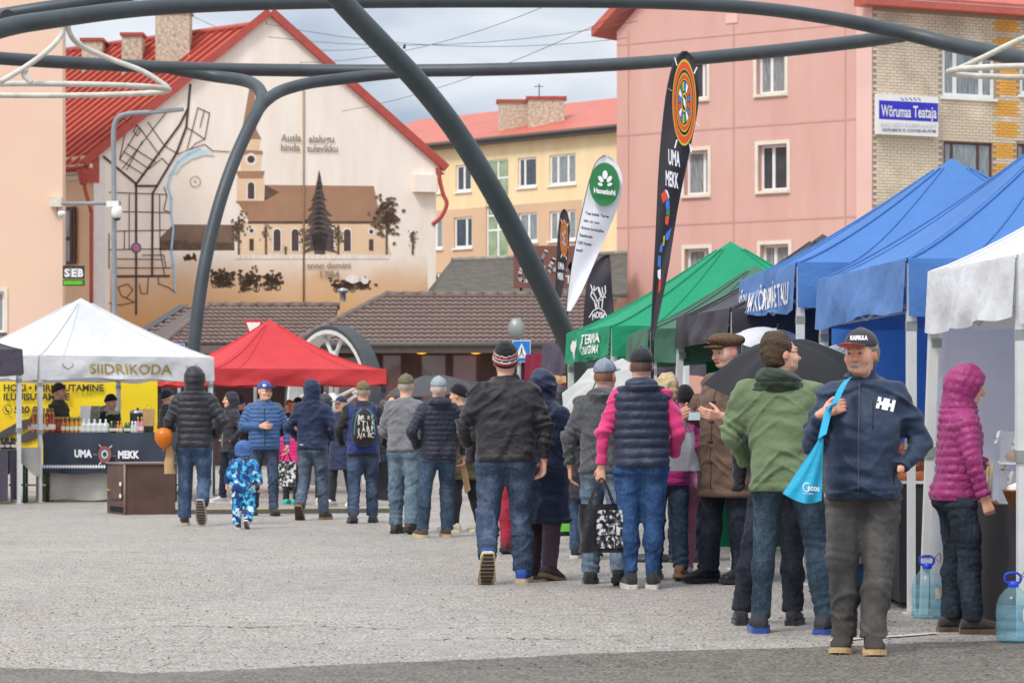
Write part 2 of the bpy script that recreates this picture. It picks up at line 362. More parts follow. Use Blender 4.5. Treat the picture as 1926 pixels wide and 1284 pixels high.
# standing-seam roof, sheet by sheet
roof_far = MB(); dn = Vector((0, 0, -.35))
EL = A0 + Vector((-.35, -.1, -.42)) + W2 * .05; RD = AP + dn + W2 * .05; ER = A1 + Vector((.35, .1, -.42)) + W2 * .05
roof_far.poly([RD, ER, ER + W2 * DEPTH, RD + W2 * DEPTH]); rf = obj('roof', roof_far, M_redroof, house, True)
NS = 27; step = DEPTH / NS; sn = (RD - EL).cross(W2).normalized(); sn = sn if sn.z > 0 else -sn
sb = MB(); wv = W2 * step
sb.add([EL, RD, RD + wv * .985, EL + wv * .985] + [EL - sn * .03, RD - sn * .03, RD + wv * .985 - sn * .03, EL + wv * .985 - sn * .03], [(0, 1, 2, 3), (0, 3, 7, 4), (1, 5, 6, 2), (0, 4, 5, 1), (3, 2, 6, 7)])
e1 = W2 * .03
for s0 in (0,): sb.add([EL, RD, RD + sn * .10, EL + sn * .10, EL + e1, RD + e1, RD + e1 + sn * .10, EL + e1 + sn * .10], [(0, 1, 2, 3), (4, 7, 6, 5), (3, 2, 6, 7), (0, 3, 7, 4), (1, 5, 6, 2)])
me = sb.mesh('roof_sheet'); me.materials.append(M_redroof)
for i in range(NS):
    o = bpy.data.objects.new('roof_sheet', me); COL.objects.link(o); o.parent = house; o.matrix_parent_inverse = Matrix.Translation(house.location).inverted(); o.location = W2 * step * i
b = MB(); b.tube([RD + Vector((0, 0, .03)), RD + W2 * DEPTH + Vector((0, 0, .03))], .12, 6); obj('ridge_cap', b, M_redtrim, house, True)
for nm, a, c in (('verge', A0 + Vector((-.45, -.1, -.35)), AP), ('verge', AP, A1 + Vector((.3, .1, -.26)))):
    b = MB(); dv = (c - a).normalized(); nn = Vector((gl.n.x, gl.n.y, 0)); up = dv.cross(nn); up = up if up.z > 0 else -up
    b.obox((a + c) / 2 + up * .06 + nn * .05, (c - a) / 2, nn * .16, up * .13); obj(nm, b, M_redtrim, house, True)
b = MB(); gl.box(b, -.40, .02, ZE - .95, ZE - .1, -.1, .10); obj('verge_box', b, M_redtrim, house, True)
g0 = EL + Vector((-.1, -.08, -.05)); b = MB(); b.tube([g0 - W2 * .1, g0 + W2 * 12], .09, 8); obj('gutter', b, M_redtrim, house, True)
dp = gl.pt(-.25, 0, .1); b = MB(); b.tube(spline([g0 + Vector((0, 0, -.05)), g0 + Vector((.06, 0, -.7)), Vector((dp.x, dp.y, 8.1)), Vector((dp.x, dp.y, 7.4)), Vector((dp.x, dp.y, 0))], 6), .065, 8)
b.lathe([(.11, 0), (.2, .35), (.2, .5)], g0 + Vector((0, 0, -.55)), 10); obj('downpipe', b, M_redtrim, house, True)
dq = gl.pt(WL + .1, ZE - .55, .1); b = MB(); b.tube(spline([dq + Vector((0, 0, .4)), dq, dq + Vector((.12, 0, -.55)), dq + Vector((.25, 0, -.9)), dq + Vector((.05, 0, -1.35)), dq + Vector((-.25, .05, -1.6))], 6), .07, 8); obj('downpipe', b, M_redtrim, house, True)
b = MB(); r_ = gl.rect(776, 330, 818, 362); gl.box(b, *r_, .01, .3); obj('wall_box', b, M_cream, house, True)
for x0, y0, x1, y1, k in ((295, 28, 359, 80, 2.6), (232, 70, 270, 86, 5.0), (157, 80, 195, 92, 8.0)):
    c = RD + W2 * k; p0, p1 = P(x0, y0, c.y), P(x1, y1, c.y); b = MB(); w = (p1.x - p0.x) / 2; cx = (p0.x + p1.x) / 2
    b.box(cx - w, cx + w, c.y - .45, c.y + .45, c.z - 1.4, p0.z); ch = obj('chimney', b, M_chim, house, True)
    b = MB(); b.box(cx - w - .06, cx + w + .06, c.y - .52, c.y + .52, p0.z + .002, p0.z + .1); obj('cap', b, M_redtrim if k > 3 else M_chim, ch, True)
sp = Plane((gl.o.x, gl.o.y), (gl.o.x - .72 * 12, gl.o.y + .69 * 12))
u0, u1, z0, z1 = sp.rect(121, 390, 146, 497); u0, u1 = min(u0, u1), max(u0, u1)
window(sp, (u0, u1, z0, z1), house, depth=-.06, bars=(.3,), hbars=(.45,), fr=.1, fmat=M_brownfr, gmat=M_glass2)
# --- the mural: flat paint on the gable wall
NNv = Vector((gl.n.x, gl.n.y, 0)); LAY = [0]
def paint(name, polys, m, lay, each=None):
    off = .0025 * lay
    if each is None: each = len(polys) <= 14
    for grp in ([[q] for q in polys] if each else [polys]):
        b = MB()
        for pl_ in grp: b.poly([gl.at(x, y, off) for x, y in pl_])
        obj(name, b, m, house, True)
def stroke(pts, w):
    out = []
    for (x0, y0), (x1, y1) in zip(pts[:-1], pts[1:]):
        L = math.hypot(x1 - x0, y1 - y0) or 1; nx, ny = -(y1 - y0) / L * w / 2, (x1 - x0) / L * w / 2; ex, ey = (x1 - x0) / L * w * .35, (y1 - y0) / L * w * .35
        out.append([(x0 - ex + nx, y0 - ey + ny), (x1 + ex + nx, y1 + ey + ny), (x1 + ex - nx, y1 + ey - ny), (x0 - ex - nx, y0 - ey - ny)])
    return out
def blob(cx, cy, rx, ry, n=14, j=.35):
    return [(cx + math.cos(6.283 * i / n) * rx * random.uniform(1 - j, 1 + j * .4), cy + math.sin(6.283 * i / n) * ry * random.uniform(1 - j, 1 + j * .4)) for i in range(n)]
def arch(cx, y0, y1, w): return [(cx - w, y1), (cx + w, y1)] + [(cx + w * math.cos(a), y0 + w - w * math.sin(a)) for a in [math.pi * k / 8 for k in range(9)]]
M_mdark = mat('mural_dark_brown', '75604f', .9, .2, 5, c2='57463c'); M_mroof = mat('mural_roof_brown', 'b48d72', .9, .08, .9, c2='a27d64'); M_mwall = mat('mural_church_wall', 'f2d8b8', .9, .06, 1.2, c2='e6c7a2')
M_mwin = mat('mural_window_grey', '5a4b47', .9, .1); M_mwhite = mat('mural_white', 'efe9e2', .9, .1, 3); M_mtree = mat('mural_tree', '8a7361', .9, .3, 4, c2='60503f'); M_mfir = mat('mural_fir', '6a605c', .9, .15, 4, c2='4f4848')
M_mline = mat('mural_line', '6a5650', .9, .15, 2.5, c2='4e3c3a'); M_mblue = mat('mural_blue', '9cc9e6', .9, .1, 2, c2='b8d4e2'); M_mpale = mat('mural_pale_blue', 'bcdde8', .9, .1, 2, c2='e6dfd6'); M_mpink = mat('mural_pink', 'bd7fa6', .9, .1); M_mtext = mat('mural_text', '9a9287', .9, .1)
# washes: cream to tan to ochre down the wall
m = bpy.data.materials.new('mural_wash'); m.use_nodes = True; n, l = m.node_tree.nodes, m.node_tree.links
t = n.new('ShaderNodeTexCoord'); sx = n.new('ShaderNodeSeparateXYZ'); l.new(t.outputs['Object'], sx.inputs[0]); nt = n.new('ShaderNodeTexNoise'); nt.inputs['Scale'].default_value = .9; nt.inputs['Detail'].default_value = 6; l.new(t.outputs['Object'], nt.inputs['Vector'])
ma = n.new('ShaderNodeMath'); ma.operation = 'MULTIPLY_ADD'; ma.inputs[1].default_value = 1.5; l.new(nt.outputs['Fac'], ma.inputs[0]); l.new(sx.outputs['Z'], ma.inputs[2])
mr = n.new('ShaderNodeMapRange'); mr.inputs[1].default_value = 5.0; mr.inputs[2].default_value = 7.7; l.new(ma.outputs[0], mr.inputs[0]); cr2 = n.new('ShaderNodeValToRGB'); l.new(mr.outputs[0], cr2.inputs[0])
e = cr2.color_ramp.elements; e[0].position = 0; e[0].color = s2l('d7a36b'); e[1].position = 1; e[1].color = s2l('f9f1e5'); q = e.new(.35); q.color = s2l('dcb284'); q = e.new(.6); q.color = s2l('e0bd99'); q = e.new(.8); q.color = s2l('ead8c4')
l.new(cr2.outputs[0], n['Principled BSDF'].inputs['Base Color']); n['Principled BSDF'].inputs['Roughness'].default_value = .9
paint('mural_wash', [[(207, 432), (740, 432), (740, 480), (803, 478), (806, 640), (207, 640)]], m, 1)
paint('mural_nave', [[(447, 416), (716, 416), (737, 480), (447, 480)]], M_mwall, 2)
paint('mural_nave_roof', [[(447, 380), (497, 380), (498, 348), (703, 350), (717, 419), (470, 419)]], M_mroof, 3)
paint('mural_roof_shade', [[(498, 348), (526, 362), (497, 378)], [(466, 416), (717, 416), (718, 421), (466, 421)]], M_mdark, 4)
paint('mural_tower', [[(446, 335), (497, 335), (495, 379), (446, 379)], [(453, 288), (492, 288), (490, 324), (453, 324)], [(460, 262), (489, 262), (487, 288), (460, 288)]], M_mwall, 4)
paint('mural_tower_trim', [[(444, 322), (498, 322), (494, 336), (449, 336)], [(451, 282), (494, 284), (494, 291), (451, 291)], [(458, 262), (492, 262), (482, 244), (468, 244)], [(444, 378), (497, 378), (497, 382), (444, 382)], [(470, 160), (479, 178), (482, 246), (455, 246)]], M_mroof, 5)
paint('mural_clock', [[(472 + 12 * math.cos(a), 300 + 12 * math.sin(a)) for a in [6.283 * k / 20 for k in range(20)]], arch(472, 340, 376, 9)] + [arch(x, 428, 473, 9) for x in (521, 555, 590, 621, 653)] + [blob(473, 434, 7, 7, 12, 0), blob(698, 436, 7, 7, 12, 0)], M_mwhite, 6)
paint('mural_window', [[(472 + 7 * math.cos(a), 300 + 7 * math.sin(a)) for a in [6.283 * k / 16 for k in range(16)]], arch(472, 343, 374, 6)] + [arch(x, 431, 472, 6.5) for x in (521, 555, 590, 621, 653)] + [[(469, 449), (477, 449), (477, 471), (469, 471)], [(694, 450), (702, 450), (702, 471), (694, 471)], blob(473, 434, 4, 4, 10, 0), blob(698, 436, 4, 4, 10, 0)], M_mwin, 7)
paint('mural_fence', [[(443 + i * 10, 479 + random.uniform(-1, 1)), (452 + i * 10, 479), (452 + i * 10, 487), (443 + i * 10, 487)] for i in range(29)], M_mwhite, 8, False)
fir = []
for k in range(15):
    y = 332 + k * 9.6; w = 4 + k * 2.7 if k < 13 else 34; fir.append([(600 - w * random.uniform(.75, 1.15), y + 8 + random.uniform(-2, 3)), (600 - w * .35, y - 7), (600, y - 12), (600 + w * .35, y - 7), (600 + w * random.uniform(.75, 1.15), y + 8 + random.uniform(-2, 3)), (600 + w * .4, y + 5), (600 - w * .4, y + 5)])
fir.append([(585, 440), (617, 440), (611, 478), (592, 478)]); paint('mural_fir', fir, M_mfir, 9, False)
tr = []
for cx, cy, w, h, c in ((449, 425, 17, 30, 22), (500, 437, 9, 20, 12), (572, 445, 12, 26, 14), (636, 440, 12, 24, 14), (727, 410, 27, 40, 46), (776, 448, 9, 20, 14), (537, 468, 7, 7, 5)):
    tr = [[(cx - 2, cy - h * .6), (cx + 2, cy - h * .6), (cx + 2, 479), (cx - 2, 479)]]
    for k in range(c * 3): tr.append(blob(cx + random.gauss(0, .45) * w, cy + random.gauss(0, .42) * h, w * .17, h * .10, 8, .6))
    paint('mural_tree', tr, M_mtree, 10, False)
paint('mural_barn', [[(302, 446), (326, 422), (440, 423), (441, 470), (302, 470)]], mat('mural_barn_brown', '8d7666', .9, .15, 1, c2='6f5a4d'), 2)
paint('mural_barn_wall', [[(302, 452), (352, 452), (352, 471), (302, 471)], [(352, 456), (441, 456), (441, 471), (352, 471)]], M_mdark, 3)
for cx, cy, w, h, c in ((357, 485, 18, 6, 14), (418, 522, 28, 19, 90), (470, 528, 24, 22, 90), (512, 528, 20, 18, 60), (648, 536, 30, 11, 60), (686, 532, 14, 14, 30)):
    hs = [[(cx - w * .6, cy - 2), (cx + w * .6, cy - 2), (cx + w * .6, cy + 3), (cx - w * .6, cy + 3)]]
    for k in range(c): hs.append(blob(cx + random.gauss(0, .42) * w, cy + random.gauss(0, .4) * h, random.uniform(2.5, 6), random.uniform(2, 5), 8, .5))
    for k in range(5): x = cx + random.uniform(-.6, .6) * w; hs.append([(x, cy), (x + 2, cy), (x + random.uniform(-3, 4), cy + h * .95), (x - 1, cy + h * .95)])
    for q_ in (-.5, .5):
        for k in range(12 if c > 50 else 0):
            a0, a1 = 6.283 * k / 12, 6.283 * (k + 1) / 12; r_ = 6.5; X_, Y_ = cx + q_ * w, cy + h * .7; hs.append([(X_ + r_ * math.cos(a0), Y_ + r_ * math.sin(a0)), (X_ + r_ * math.cos(a1), Y_ + r_ * math.sin(a1)), (X_ + r_ * .7 * math.cos(a1), Y_ + r_ * .7 * math.sin(a1)), (X_ + r_ * .7 * math.cos(a0), Y_ + r_ * .7 * math.sin(a0))])
    paint('mural_cart', hs, M_mdark, 4, False)
paint('mural_cart_canvas', [blob(664, 524, 14, 9, 14, .3), blob(686, 528, 9, 7, 10, .3)], M_mwhite, 5)
thick = [[(255, 348), (338, 235), (352, 207)], [(358, 160), (350, 240), (332, 288), (288, 362)], [(195, 295), (255, 345)], [(256, 345), (256, 590)], [(287, 362), (286, 520)], [(255, 350), (296, 350)], [(212, 520), (318, 519)]]
thin = [[(210, 214), (240, 228), (268, 196), (290, 180)], [(240, 228), (225, 300)], [(318, 205), (290, 240), (230, 318)], [(278, 230), (310, 275), (335, 290)], [(268, 265), (238, 320)], [(262, 240), (300, 292)], [(225, 300), (272, 330)], [(232, 285), (280, 318)], [(240, 272), (292, 305)], [(225, 300), (262, 240)], [(280, 318), (305, 298), (318, 312)], [(372, 203), (394, 213), (385, 262), (368, 270), (355, 284)], [(372, 203), (362, 242), (352, 280)], [(384, 208), (376, 240)], [(350, 240), (368, 250), (385, 262)], [(355, 282), (385, 272), (400, 284), (432, 286)], [(335, 290), (360, 280)], [(308, 352), (314, 368), (308, 395), (320, 400)], [(205, 362), (312, 366)], [(243, 366), (243, 470)], [(300, 366), (301, 470), (310, 520)], [(212, 435), (315, 433)], [(215, 398), (318, 400)], [(205, 470), (300, 468), (310, 470)], [(268, 480), (308, 480), (312, 504)], [(210, 487), (305, 488)], [(212, 504), (322, 504)], [(262, 535), (265, 552), (277, 552), (279, 522)], [(298, 522), (298, 534), (316, 540), (330, 550)], [(222, 540), (240, 534), (250, 545), (238, 560)], [(222, 540), (228, 556), (252, 568)], [(205, 570), (225, 574), (254, 568)], [(234, 435), (234, 468)], [(205, 505), (205, 440)], [(258, 236), (265, 245), (258, 256), (251, 247), (258, 236)]]
paint('mural_street_map', [q for s in thick for q in stroke(s, 4.2)] + [q for s in thin for q in stroke(s, 1.7)], M_mline, 11, False)
paint('mural_lake', [[(330, 300), (345, 286), (372, 279), (398, 284), (404, 294), (385, 292), (360, 300), (342, 312), (330, 330), (326, 318)]], M_mpale, 12)
paint('mural_river', [q for q in stroke([(375, 281), (355, 290), (335, 305), (320, 330), (315, 352), (322, 372), (321, 400), (326, 430), (322, 470), (326, 500), (330, 548)], 4)], M_mblue, 13, False)
paint('mural_river', [q for q in stroke([(218, 360), (212, 400), (218, 420), (210, 450)], 3)], M_mblue, 13, False)
paint('mural_circle', [blob(256, 466, 9.5, 9.5, 18, 0)], M_mline, 13); paint('mural_circle', [blob(256, 466, 7.5, 7.5, 18, 0)], M_mpink, 14)
paint('mural_emblem', [[(367 + r0 * math.cos(a), 342 + r0 * math.sin(a)) for a in (6.283 * k / 20, 6.283 * (k + 1) / 20) for r0 in ((9, 10.5) if a == 6.283 * k / 20 else (10.5, 9))] for k in range(20)] + [blob(367, 342, 2, 2, 8, 0)], M_mtext, 12, False)
for s, x, y, w, h in (('Ausla', 528, 266, 38, 13), ('aialugu', 580, 268, 48, 13), ('hinda', 528, 284, 36, 13), ('tulevikku', 577, 286, 58, 13), ('anno domini', 577, 504, 82, 10), ('1784', 602, 522, 36, 12)):
    b = MB(); letter(b, s, lambda u, v, x=x, y=y: gl.at(x + u, y - v, .045), w=w, h=h, bold=.02); obj('mural_lettering', b, M_mtext, house, True)
b = MB(); q0, q1 = gl.at(571, 170, .03), gl.at(571, 580, .03); b.tube([q0, q1], .03, 6); obj('lightning_cable', b, mat('rusty_cable', 'a58a6e', .8), house, True)

# ---------------------------------------------------------------- peach house at the frame edge
ph = thing('peach_house', 'peach and pink plastered house wall beside the gabled mural house', 'building', (-19, 86, 0))
pw = Plane((-30, 85), (-12.79, 85))
b = MB(); r_ = pw.rect(-30, 548, 8, 625); wall_with_holes(b, pw, 0, pw.len, 0, 16, [r_], .2); b.poly([pw.pt(pw.len, 0), pw.pt(pw.len, 16), pw.pt(pw.len, 16) + Vector((-2, 14, 0)), pw.pt(pw.len, 0) + Vector((-2, 14, 0))]); b.poly([pw.pt(0, 16), pw.pt(pw.len, 16), pw.pt(pw.len, 16) + Vector((-2, 14, 0)), pw.pt(0, 16) + Vector((0, 14, 0))])
obj('wall', b, M_pinkpeach, ph, True); window(pw, r_, ph, fmat=M_white, gmat=M_glass2, sill=M_gutter, casing=M_offw)
fl = thing('wall_floodlight', 'small white floodlight and junction box on the peach house corner', 'light', P(107, 380, 84.8))
b = MB(); r_ = pw.rect(96, 372, 118, 390); pw.box(b, *r_, .01, .25); obj('junction_box', b, mat('cream_plastic', 'd8d2c0', .6), fl, True)
b = MB(); q = P(116, 408, 84.6); b.lathe([(.02, 0), (.1, .02), (.12, .1), (.09, .16), (0, .17)], q, 10); obj('lamp_head', b, M_white, fl, True)
b = MB(); b.tube([P(108, 390, 84.8), P(108, 404, 84.7), q], .02, 6); obj('bracket', b, M_gutter, fl, True)
sb_ = thing('bank_sign', 'black sign with white letters SEB above a green strip', 'sign', P(138, 520, 84.5))
b = MB(); q0, q1 = P(119, 500, 84.3), P(159, 524, 84.3); b.box(q0.x, q1.x, 84.2, 84.35, q1.z, q0.z); obj('panel', b, mat('sign_black', '30363a', .5), sb_, True)
b = MB(); q2, q3 = P(119, 526, 84.3), P(159, 537.5, 84.3); b.box(q2.x, q3.x, 84.2, 84.35, q3.z, q2.z); obj('strip_frame', b, mat('sign_dgreen', '38523a', .5), sb_, True)
b = MB(); q2, q3 = P(120, 528, 84.2), P(156, 535.5, 84.2); b.box(q2.x, q3.x, 84.17, 84.199, q3.z, q2.z); obj('green_strip', b, mat('sign_green', '5fbe1e', .5), sb_, True)
b = MB()
for s, x in (('S', 121), ('E', 134.5), ('B', 146.5)): letter(b, s, lambda u, v, x=x: P(x + u, 520 - v, 84.17), w=10, h=14, bold=.05)
for x in (132, 144.5): b.poly([P(x, 503, 84.18), P(x + .8, 503, 84.18), P(x + .8, 522, 84.18), P(x, 522, 84.18)])
obj('lettering', b, M_white, sb_, True)

# ---------------------------------------------------------------- yellow block of flats behind
yp = Plane((-9.5, 155.5), (4.91, 140.0))
flats = thing('yellow_flats', 'yellow and tan block of flats with red roof and white windows', 'building', (-2, 148, 0))
ywin = [(857, 310, 886, 360, (.5,)), (974, 296, 1009, 352, (.33,)), (1033, 290, 1083, 347, (.3, .68)), (806, 412, 832, 468, (.5,)), (854, 408, 888, 466, (.65,)), (975, 400, 1011, 455, (.5,)), (1033, 396, 1083, 452, (.3, .7)), (812, 513, 834, 548, (.5,)), (822, 310, 830, 362, ())]
rs = [yp.rect(*w[:4]) for w in ywin]; stair = yp.rect(914, 300, 956, 484); ZB = 11.55; ZW = 14.75
uS = yp.uz(1095, 380)[0]
b = MB(); wall_with_holes(b, yp, 0, yp.len, ZB, ZW, [r_ for r_ in rs if r_[2] > ZB] + [(stair[0], stair[1], ZB, stair[3])], .2); wall_with_holes(b, yp, uS, yp.len, 0, ZB, [], .2); obj('upper_wall', b, M_yel, flats, True)
b = MB(); wall_with_holes(b, yp, 0, uS, 0, ZB, [r_ for r_ in rs if r_[2] < ZB] + [(stair[0], stair[1], stair[2], ZB)], .2); obj('lower_wall', b, M_tan, flats, True)
for w, r_ in zip(ywin, rs): window(yp, r_, flats, .14, bars=w[4], fr=.11, fmat=M_white, gmat=M_glass2 if random.random() < .5 else M_glass, sill=M_white)
window(yp, stair, flats, .14, bars=(.5,), hbars=(.28, .43, .62, .81), fr=.09, fmat=M_white, gmat=M_ggreen)
bk = Vector((5.2, 5.6, 0)); ov_ = Vector((yp.n.x, yp.n.y, 0)) * .5; u0 = Vector((yp.du.x, yp.du.y, 0))
E0, E1 = yp.pt(-.5, ZW + .05) + ov_, yp.pt(yp.len + 3, ZW + .05) + ov_; Rg = bk + Vector((0, 0, 2.35))
b = MB(); b.prism([E0, E1, E1 + Rg, E0 + Rg], (0, 0, .12)); b.poly([E0 + Rg, E1 + Rg, E1 + Rg + bk - Vector((0, 0, 2)), E0 + Rg + bk - Vector((0, 0, 2))]); obj('roof', b, mat('faded_red_roof', 'c0644f', .5, .08, .6), flats, True)
b = MB(); b.prism([E0, E1, E1 - Vector((0, 0, .22)), E0 - Vector((0, 0, .22))], ov_ * -.9); obj('eaves', b, M_gutter, flats, True)
b = MB(); b.tube([E0 + ov_ * .1, E1 + ov_ * .1], .09, 8); obj('gutter', b, M_gutter, flats, True)
for x0, y0, x1, y1, k in ((937, 192, 998, 236, 147), (993, 186, 1062, 232, 145.5)):
    p0, p1 = P(x0, y0, k), P(x1, y1, k); b = MB(); b.box(p0.x, p1.x, k, k + 1.2, p1.z - 1, p0.z); ch = obj('chimney', b, M_chim, flats, True)
    b = MB(); b.box(p0.x - .1, p1.x + .1, k - .1, k + 1.3, p0.z + .003, p0.z + .12); obj('cap', b, M_redtrim, ch, True)
b = MB(); b.tube([P(1014, 158, 146), P(1014, 186, 146)], .03, 5); b.tube([P(1005, 163, 146), P(1022, 163, 146)], .02, 5); obj('antenna', b, M_gutter, flats, True)

# ---------------------------------------------------------------- salmon block with a brick side
pk = Plane((3.51, 100.0), (11.33, 94.0)); bkp = Plane((11.33, 94.0), (11.33 + 9, 94.0 + 4.3))
salmon = thing('salmon_flats', 'salmon pink block of flats with a pale brick side and red roof', 'building', (10, 98, 0))
pwin = [(1281, 100, 1336, 194), (1417, 88, 1483, 184), (1281, 276, 1338, 374), (1420, 264, 1487, 366), (1282, 460, 1340, 552), (1424, 452, 1490, 545)]
rs = [pk.rect(*w) for w in pwin]; ZT = 14.15
rs = [(a + .13, c - .13, d_ + .13, e_ - .13) for a, c, d_, e_ in rs]
b = MB(); wall_with_holes(b, pk, 0, pk.len, 0, ZT, rs, .3); b.poly([pk.pt(0, ZT), pk.pt(pk.len, ZT), pk.pt(pk.len, ZT + .6), pk.pt(pk.len / 2, ZT + 4.2)]); b.poly([pk.pt(0, 0), pk.pt(0, ZT), pk.pt(0, ZT, -9), pk.pt(0, 0, -9)]); obj('wall', b, M_pink, salmon, True)
b = MB(); ue = pk.uz(1612, 300)[0]; pk.box(b, ue, pk.len + .02, 0, ZT + .4, .003, .05); obj('corner_strip', b, M_pinkl, salmon, True)
for k, r_ in enumerate(rs): window(pk, r_, salmon, .26, bars=(.42 if k % 2 else .72,), fr=.09, fmat=M_white, gmat=M_glass2 if k % 3 else M_glass, sill=M_offw, casing=M_offw, csize=.12)
b = MB()
for y in (255, 428): z = pk.uz(1165, y)[1]; pk.box(b, 0, pk.len, z - .03, z + .03, .004, .012)
for y in (85,): z = pk.uz(1165, y)[1]; pk.box(b, 0, pk.len, z - .02, z + .02, .004, .012)
for x in (1182, 1380, 1590): u = pk.uz(x, 300)[0]; pk.box(b, u - .02, u + .02, 0, ZT, .013, .02)
obj('panel_joints', b, M_joint, salmon, True)
b = MB(); r_ = pk.rect(1366, 26, 1388, 44); pk.box(b, *r_, .01, .03); obj('vent', b, M_pinkl, salmon, True)
v0 = pk.pt(-.7, ZT - .15, .5); v1 = pk.pt(pk.len / 2, ZT + 4.4, .5); bk2 = Vector((-pk.n.x, -pk.n.y, 0)) * 14
b = MB(); b.prism([v0, v1, v1 + Vector((0, 0, .28)), v0 + Vector((0, 0, .28))], bk2); obj('roof', b, M_redroof, salmon, True)
# pale brick side: every brick laid, orange bands between the windows
ZBK = 14.15; HB = bkp.len
bwin = [(1772, 90, 1870, 184, 'w'), (1918, 120, 1990, 180, 'w'), (1775, 268, 1866, 372, 'b'), (1913, 272, 1990, 380, 'b')]
brs = [bkp.rect(*w[:4]) for w in bwin]
b = MB(); wall_with_holes(b, bkp, 0, HB, 0, ZBK, brs, .2); obj('brick_backing', b, mat('mortar', 'a39485', .95, .1, 8), salmon, True)
bl, bh, mj = .245, .083, .014
br = MB(); br.box(0, bl, -.02, .022, 0, bh)
me = br.mesh('brick'); me2 = br.mesh('brick')
ang = math.atan2(bkp.du.y, bkp.du.x); RZ = Matrix.Rotation(ang, 4, 'Z')
cells = []; orange = []
u_or0, u_or1 = bkp.uz(1869, 200)[0], bkp.uz(1911, 200)[0]
nz_ = int((ZBK - 6.2) / (bh + mj))
for j in range(nz_):
    z = 6.2 + j * (bh + mj); sh = (bl + mj) / 2 * (j % 2)
    for i in range(int(6.6 / (bl + mj))):
        u = .03 + i * (bl + mj) - sh
        if u < .01 or any(h[0] - bl < u < h[1] and h[2] - bh < z < h[3] for h in brs): continue
        M = Matrix.Translation(bkp.pt(u, z, random.uniform(-.004, .006))) @ RZ
        isor = u_or0 - .12 < u < u_or1 - .1 and (j % 7) not in (5, 6)
        (orange if isor else cells).append((abs(z - 10), M))
cells.sort(key=lambda t_: t_[0]); orange.sort(key=lambda t_: t_[0])
pieces('brick', me, mat('pale_brick', 'dccbb3', .9, .22, .9, bump=.3, bscale=30), [c[1] for c in cells], salmon, 240)
pieces('orange_brick', me2, mat('orange_brick', 'e6a94e', .85, .15, .9), [c[1] for c in orange], salmon, 60)
for w, r_ in zip(bwin, brs): window(bkp, r_, salmon, .1, bars=(.18, .72) if w[4] == 'b' else (.25, .75), fr=.07 if w[4] == 'b' else .12, fmat=M_brownfr if w[4] == 'b' else M_white, gmat=M_glass2, sill=M_white if w[4] == 'w' else None)
ea = bkp.pt(-.6, ZBK, .6); eb = bkp.pt(HB, ZBK, .6)
b = MB(); b.prism([ea, eb, eb + Vector((0, 0, .22)), ea + Vector((0, 0, .22))], (-bkp.n.x * .7, -bkp.n.y * .7, 0)); obj('eaves', b, M_redroof, salmon, True)
up_ = Vector((-bkp.n.x * 4, -bkp.n.y * 4, 2.4)); b = MB(); ea2, eb2 = ea + Vector((0, 0, .23)), eb + Vector((0, 0, .23)); b.prism([ea2, eb2, eb2 + up_, ea2 + up_], (0, 0, .1)); obj('brick_side_roof', b, M_redroof, salmon, True)
# newspaper sign
ns = thing('newspaper_sign', 'white and blue sign reading Wõrumaa Teataja on the brick side', 'sign', bkp.at(1700, 218, .2))
r_ = bkp.rect(1643, 181, 1757, 256); b = MB(); bkp.box(b, *r_, .05, .24); obj('panel', b, M_white, ns, True)
b = MB(); r2 = bkp.rect(1645.5, 193, 1756, 228); bkp.box(b, *r2, .241, .247); obj('blue_band', b, mat('sign_blue', '3533c0', .5), ns, True)
b = MB(); rg = lambda x, y: bkp.at(x, y, .26)
letter(b, 'Wõrumaa', lambda u, v: rg(1649 + u, 220 - v + u * .045), w=56, h=21, bold=.015); letter(b, 'Teataja', lambda u, v: rg(1709 + u, 222 - v + u * .045), w=44, h=21, bold=.015); obj('lettering', b, M_white, ns, True)
b = MB(); letter(b, 'KAGU-EESTI SUURIM AJALEHT', lambda u, v: rg(1649 + u, 240 - v + u * .03), w=105, h=7.5); obj('small_lettering', b, mat('sign_grey', 'b9b9c4', .6), ns, True)
b = MB(); letter(b, 'KOJUTELLIMINE 782 1021  KUULUTUSED tel/fax 782 3888', lambda u, v: rg(1651 + u, 248 - v + u * .03), w=101, h=5, bold=.02)
for k in range(5): b.poly([rg(1685 + k * 8, 185.5), rg(1687 + k * 8, 185.5), rg(1692 + k * 8, 191), rg(1690 + k * 8, 191)])
obj('number_lettering', b, mat('sign_navy', '4a4a86', .6), ns, True)

# ---------------------------------------------------------------- grey-roofed shed and the brown script sign
sh_ = thing('grey_roof_shed', 'low shed with a mossy dark grey roof behind the brown tiled kiosk', 'building', P(890, 520, 95) * Vector((1, 1, 0)) if False else Vector((-1.2, 96, 0)))
b = MB(); a = [P(812, 553, 93), P(1180, 553, 93), P(1180, 478, 99), P(848, 491, 99)]; b.prism(a, (0, 0, -.12)); b.poly([a[0], a[3], P(800, 553, 104)]); obj('roof', b, mat('mossy_roof', '6a655c', .95, .35, 3, bump=.6, bscale=14, c2='4c4a46'), sh_, True)
b = MB(); b.box(a[0].x + .3, a[1].x - .3, 93.6, 99, 0, a[0].z - .1); obj('wall', b, M_tan, sh_, True)
b = MB(); b.tube([a[3] + Vector((0, 0, .03)), a[2] + Vector((0, 0, .03))], .09, 6); obj('ridge_cap', b, mat('lichen_ridge', '9a948a', .9, .3, 5), sh_, True)
bs = thing('brown_script_sign', 'brown rooftop sign with pale looping script partly hidden by the steel pipe', 'sign', Vector((1.35, 91, 0)))
b = MB(); q0, q1 = P(966, 462, 91), P(1124, 541, 91); b.box(q0.x, q1.x, 91, 91.3, q1.z, q0.z); obj('panel', b, mat('sign_brown', '7d5148', .7, .06), bs, True)
b = MB()
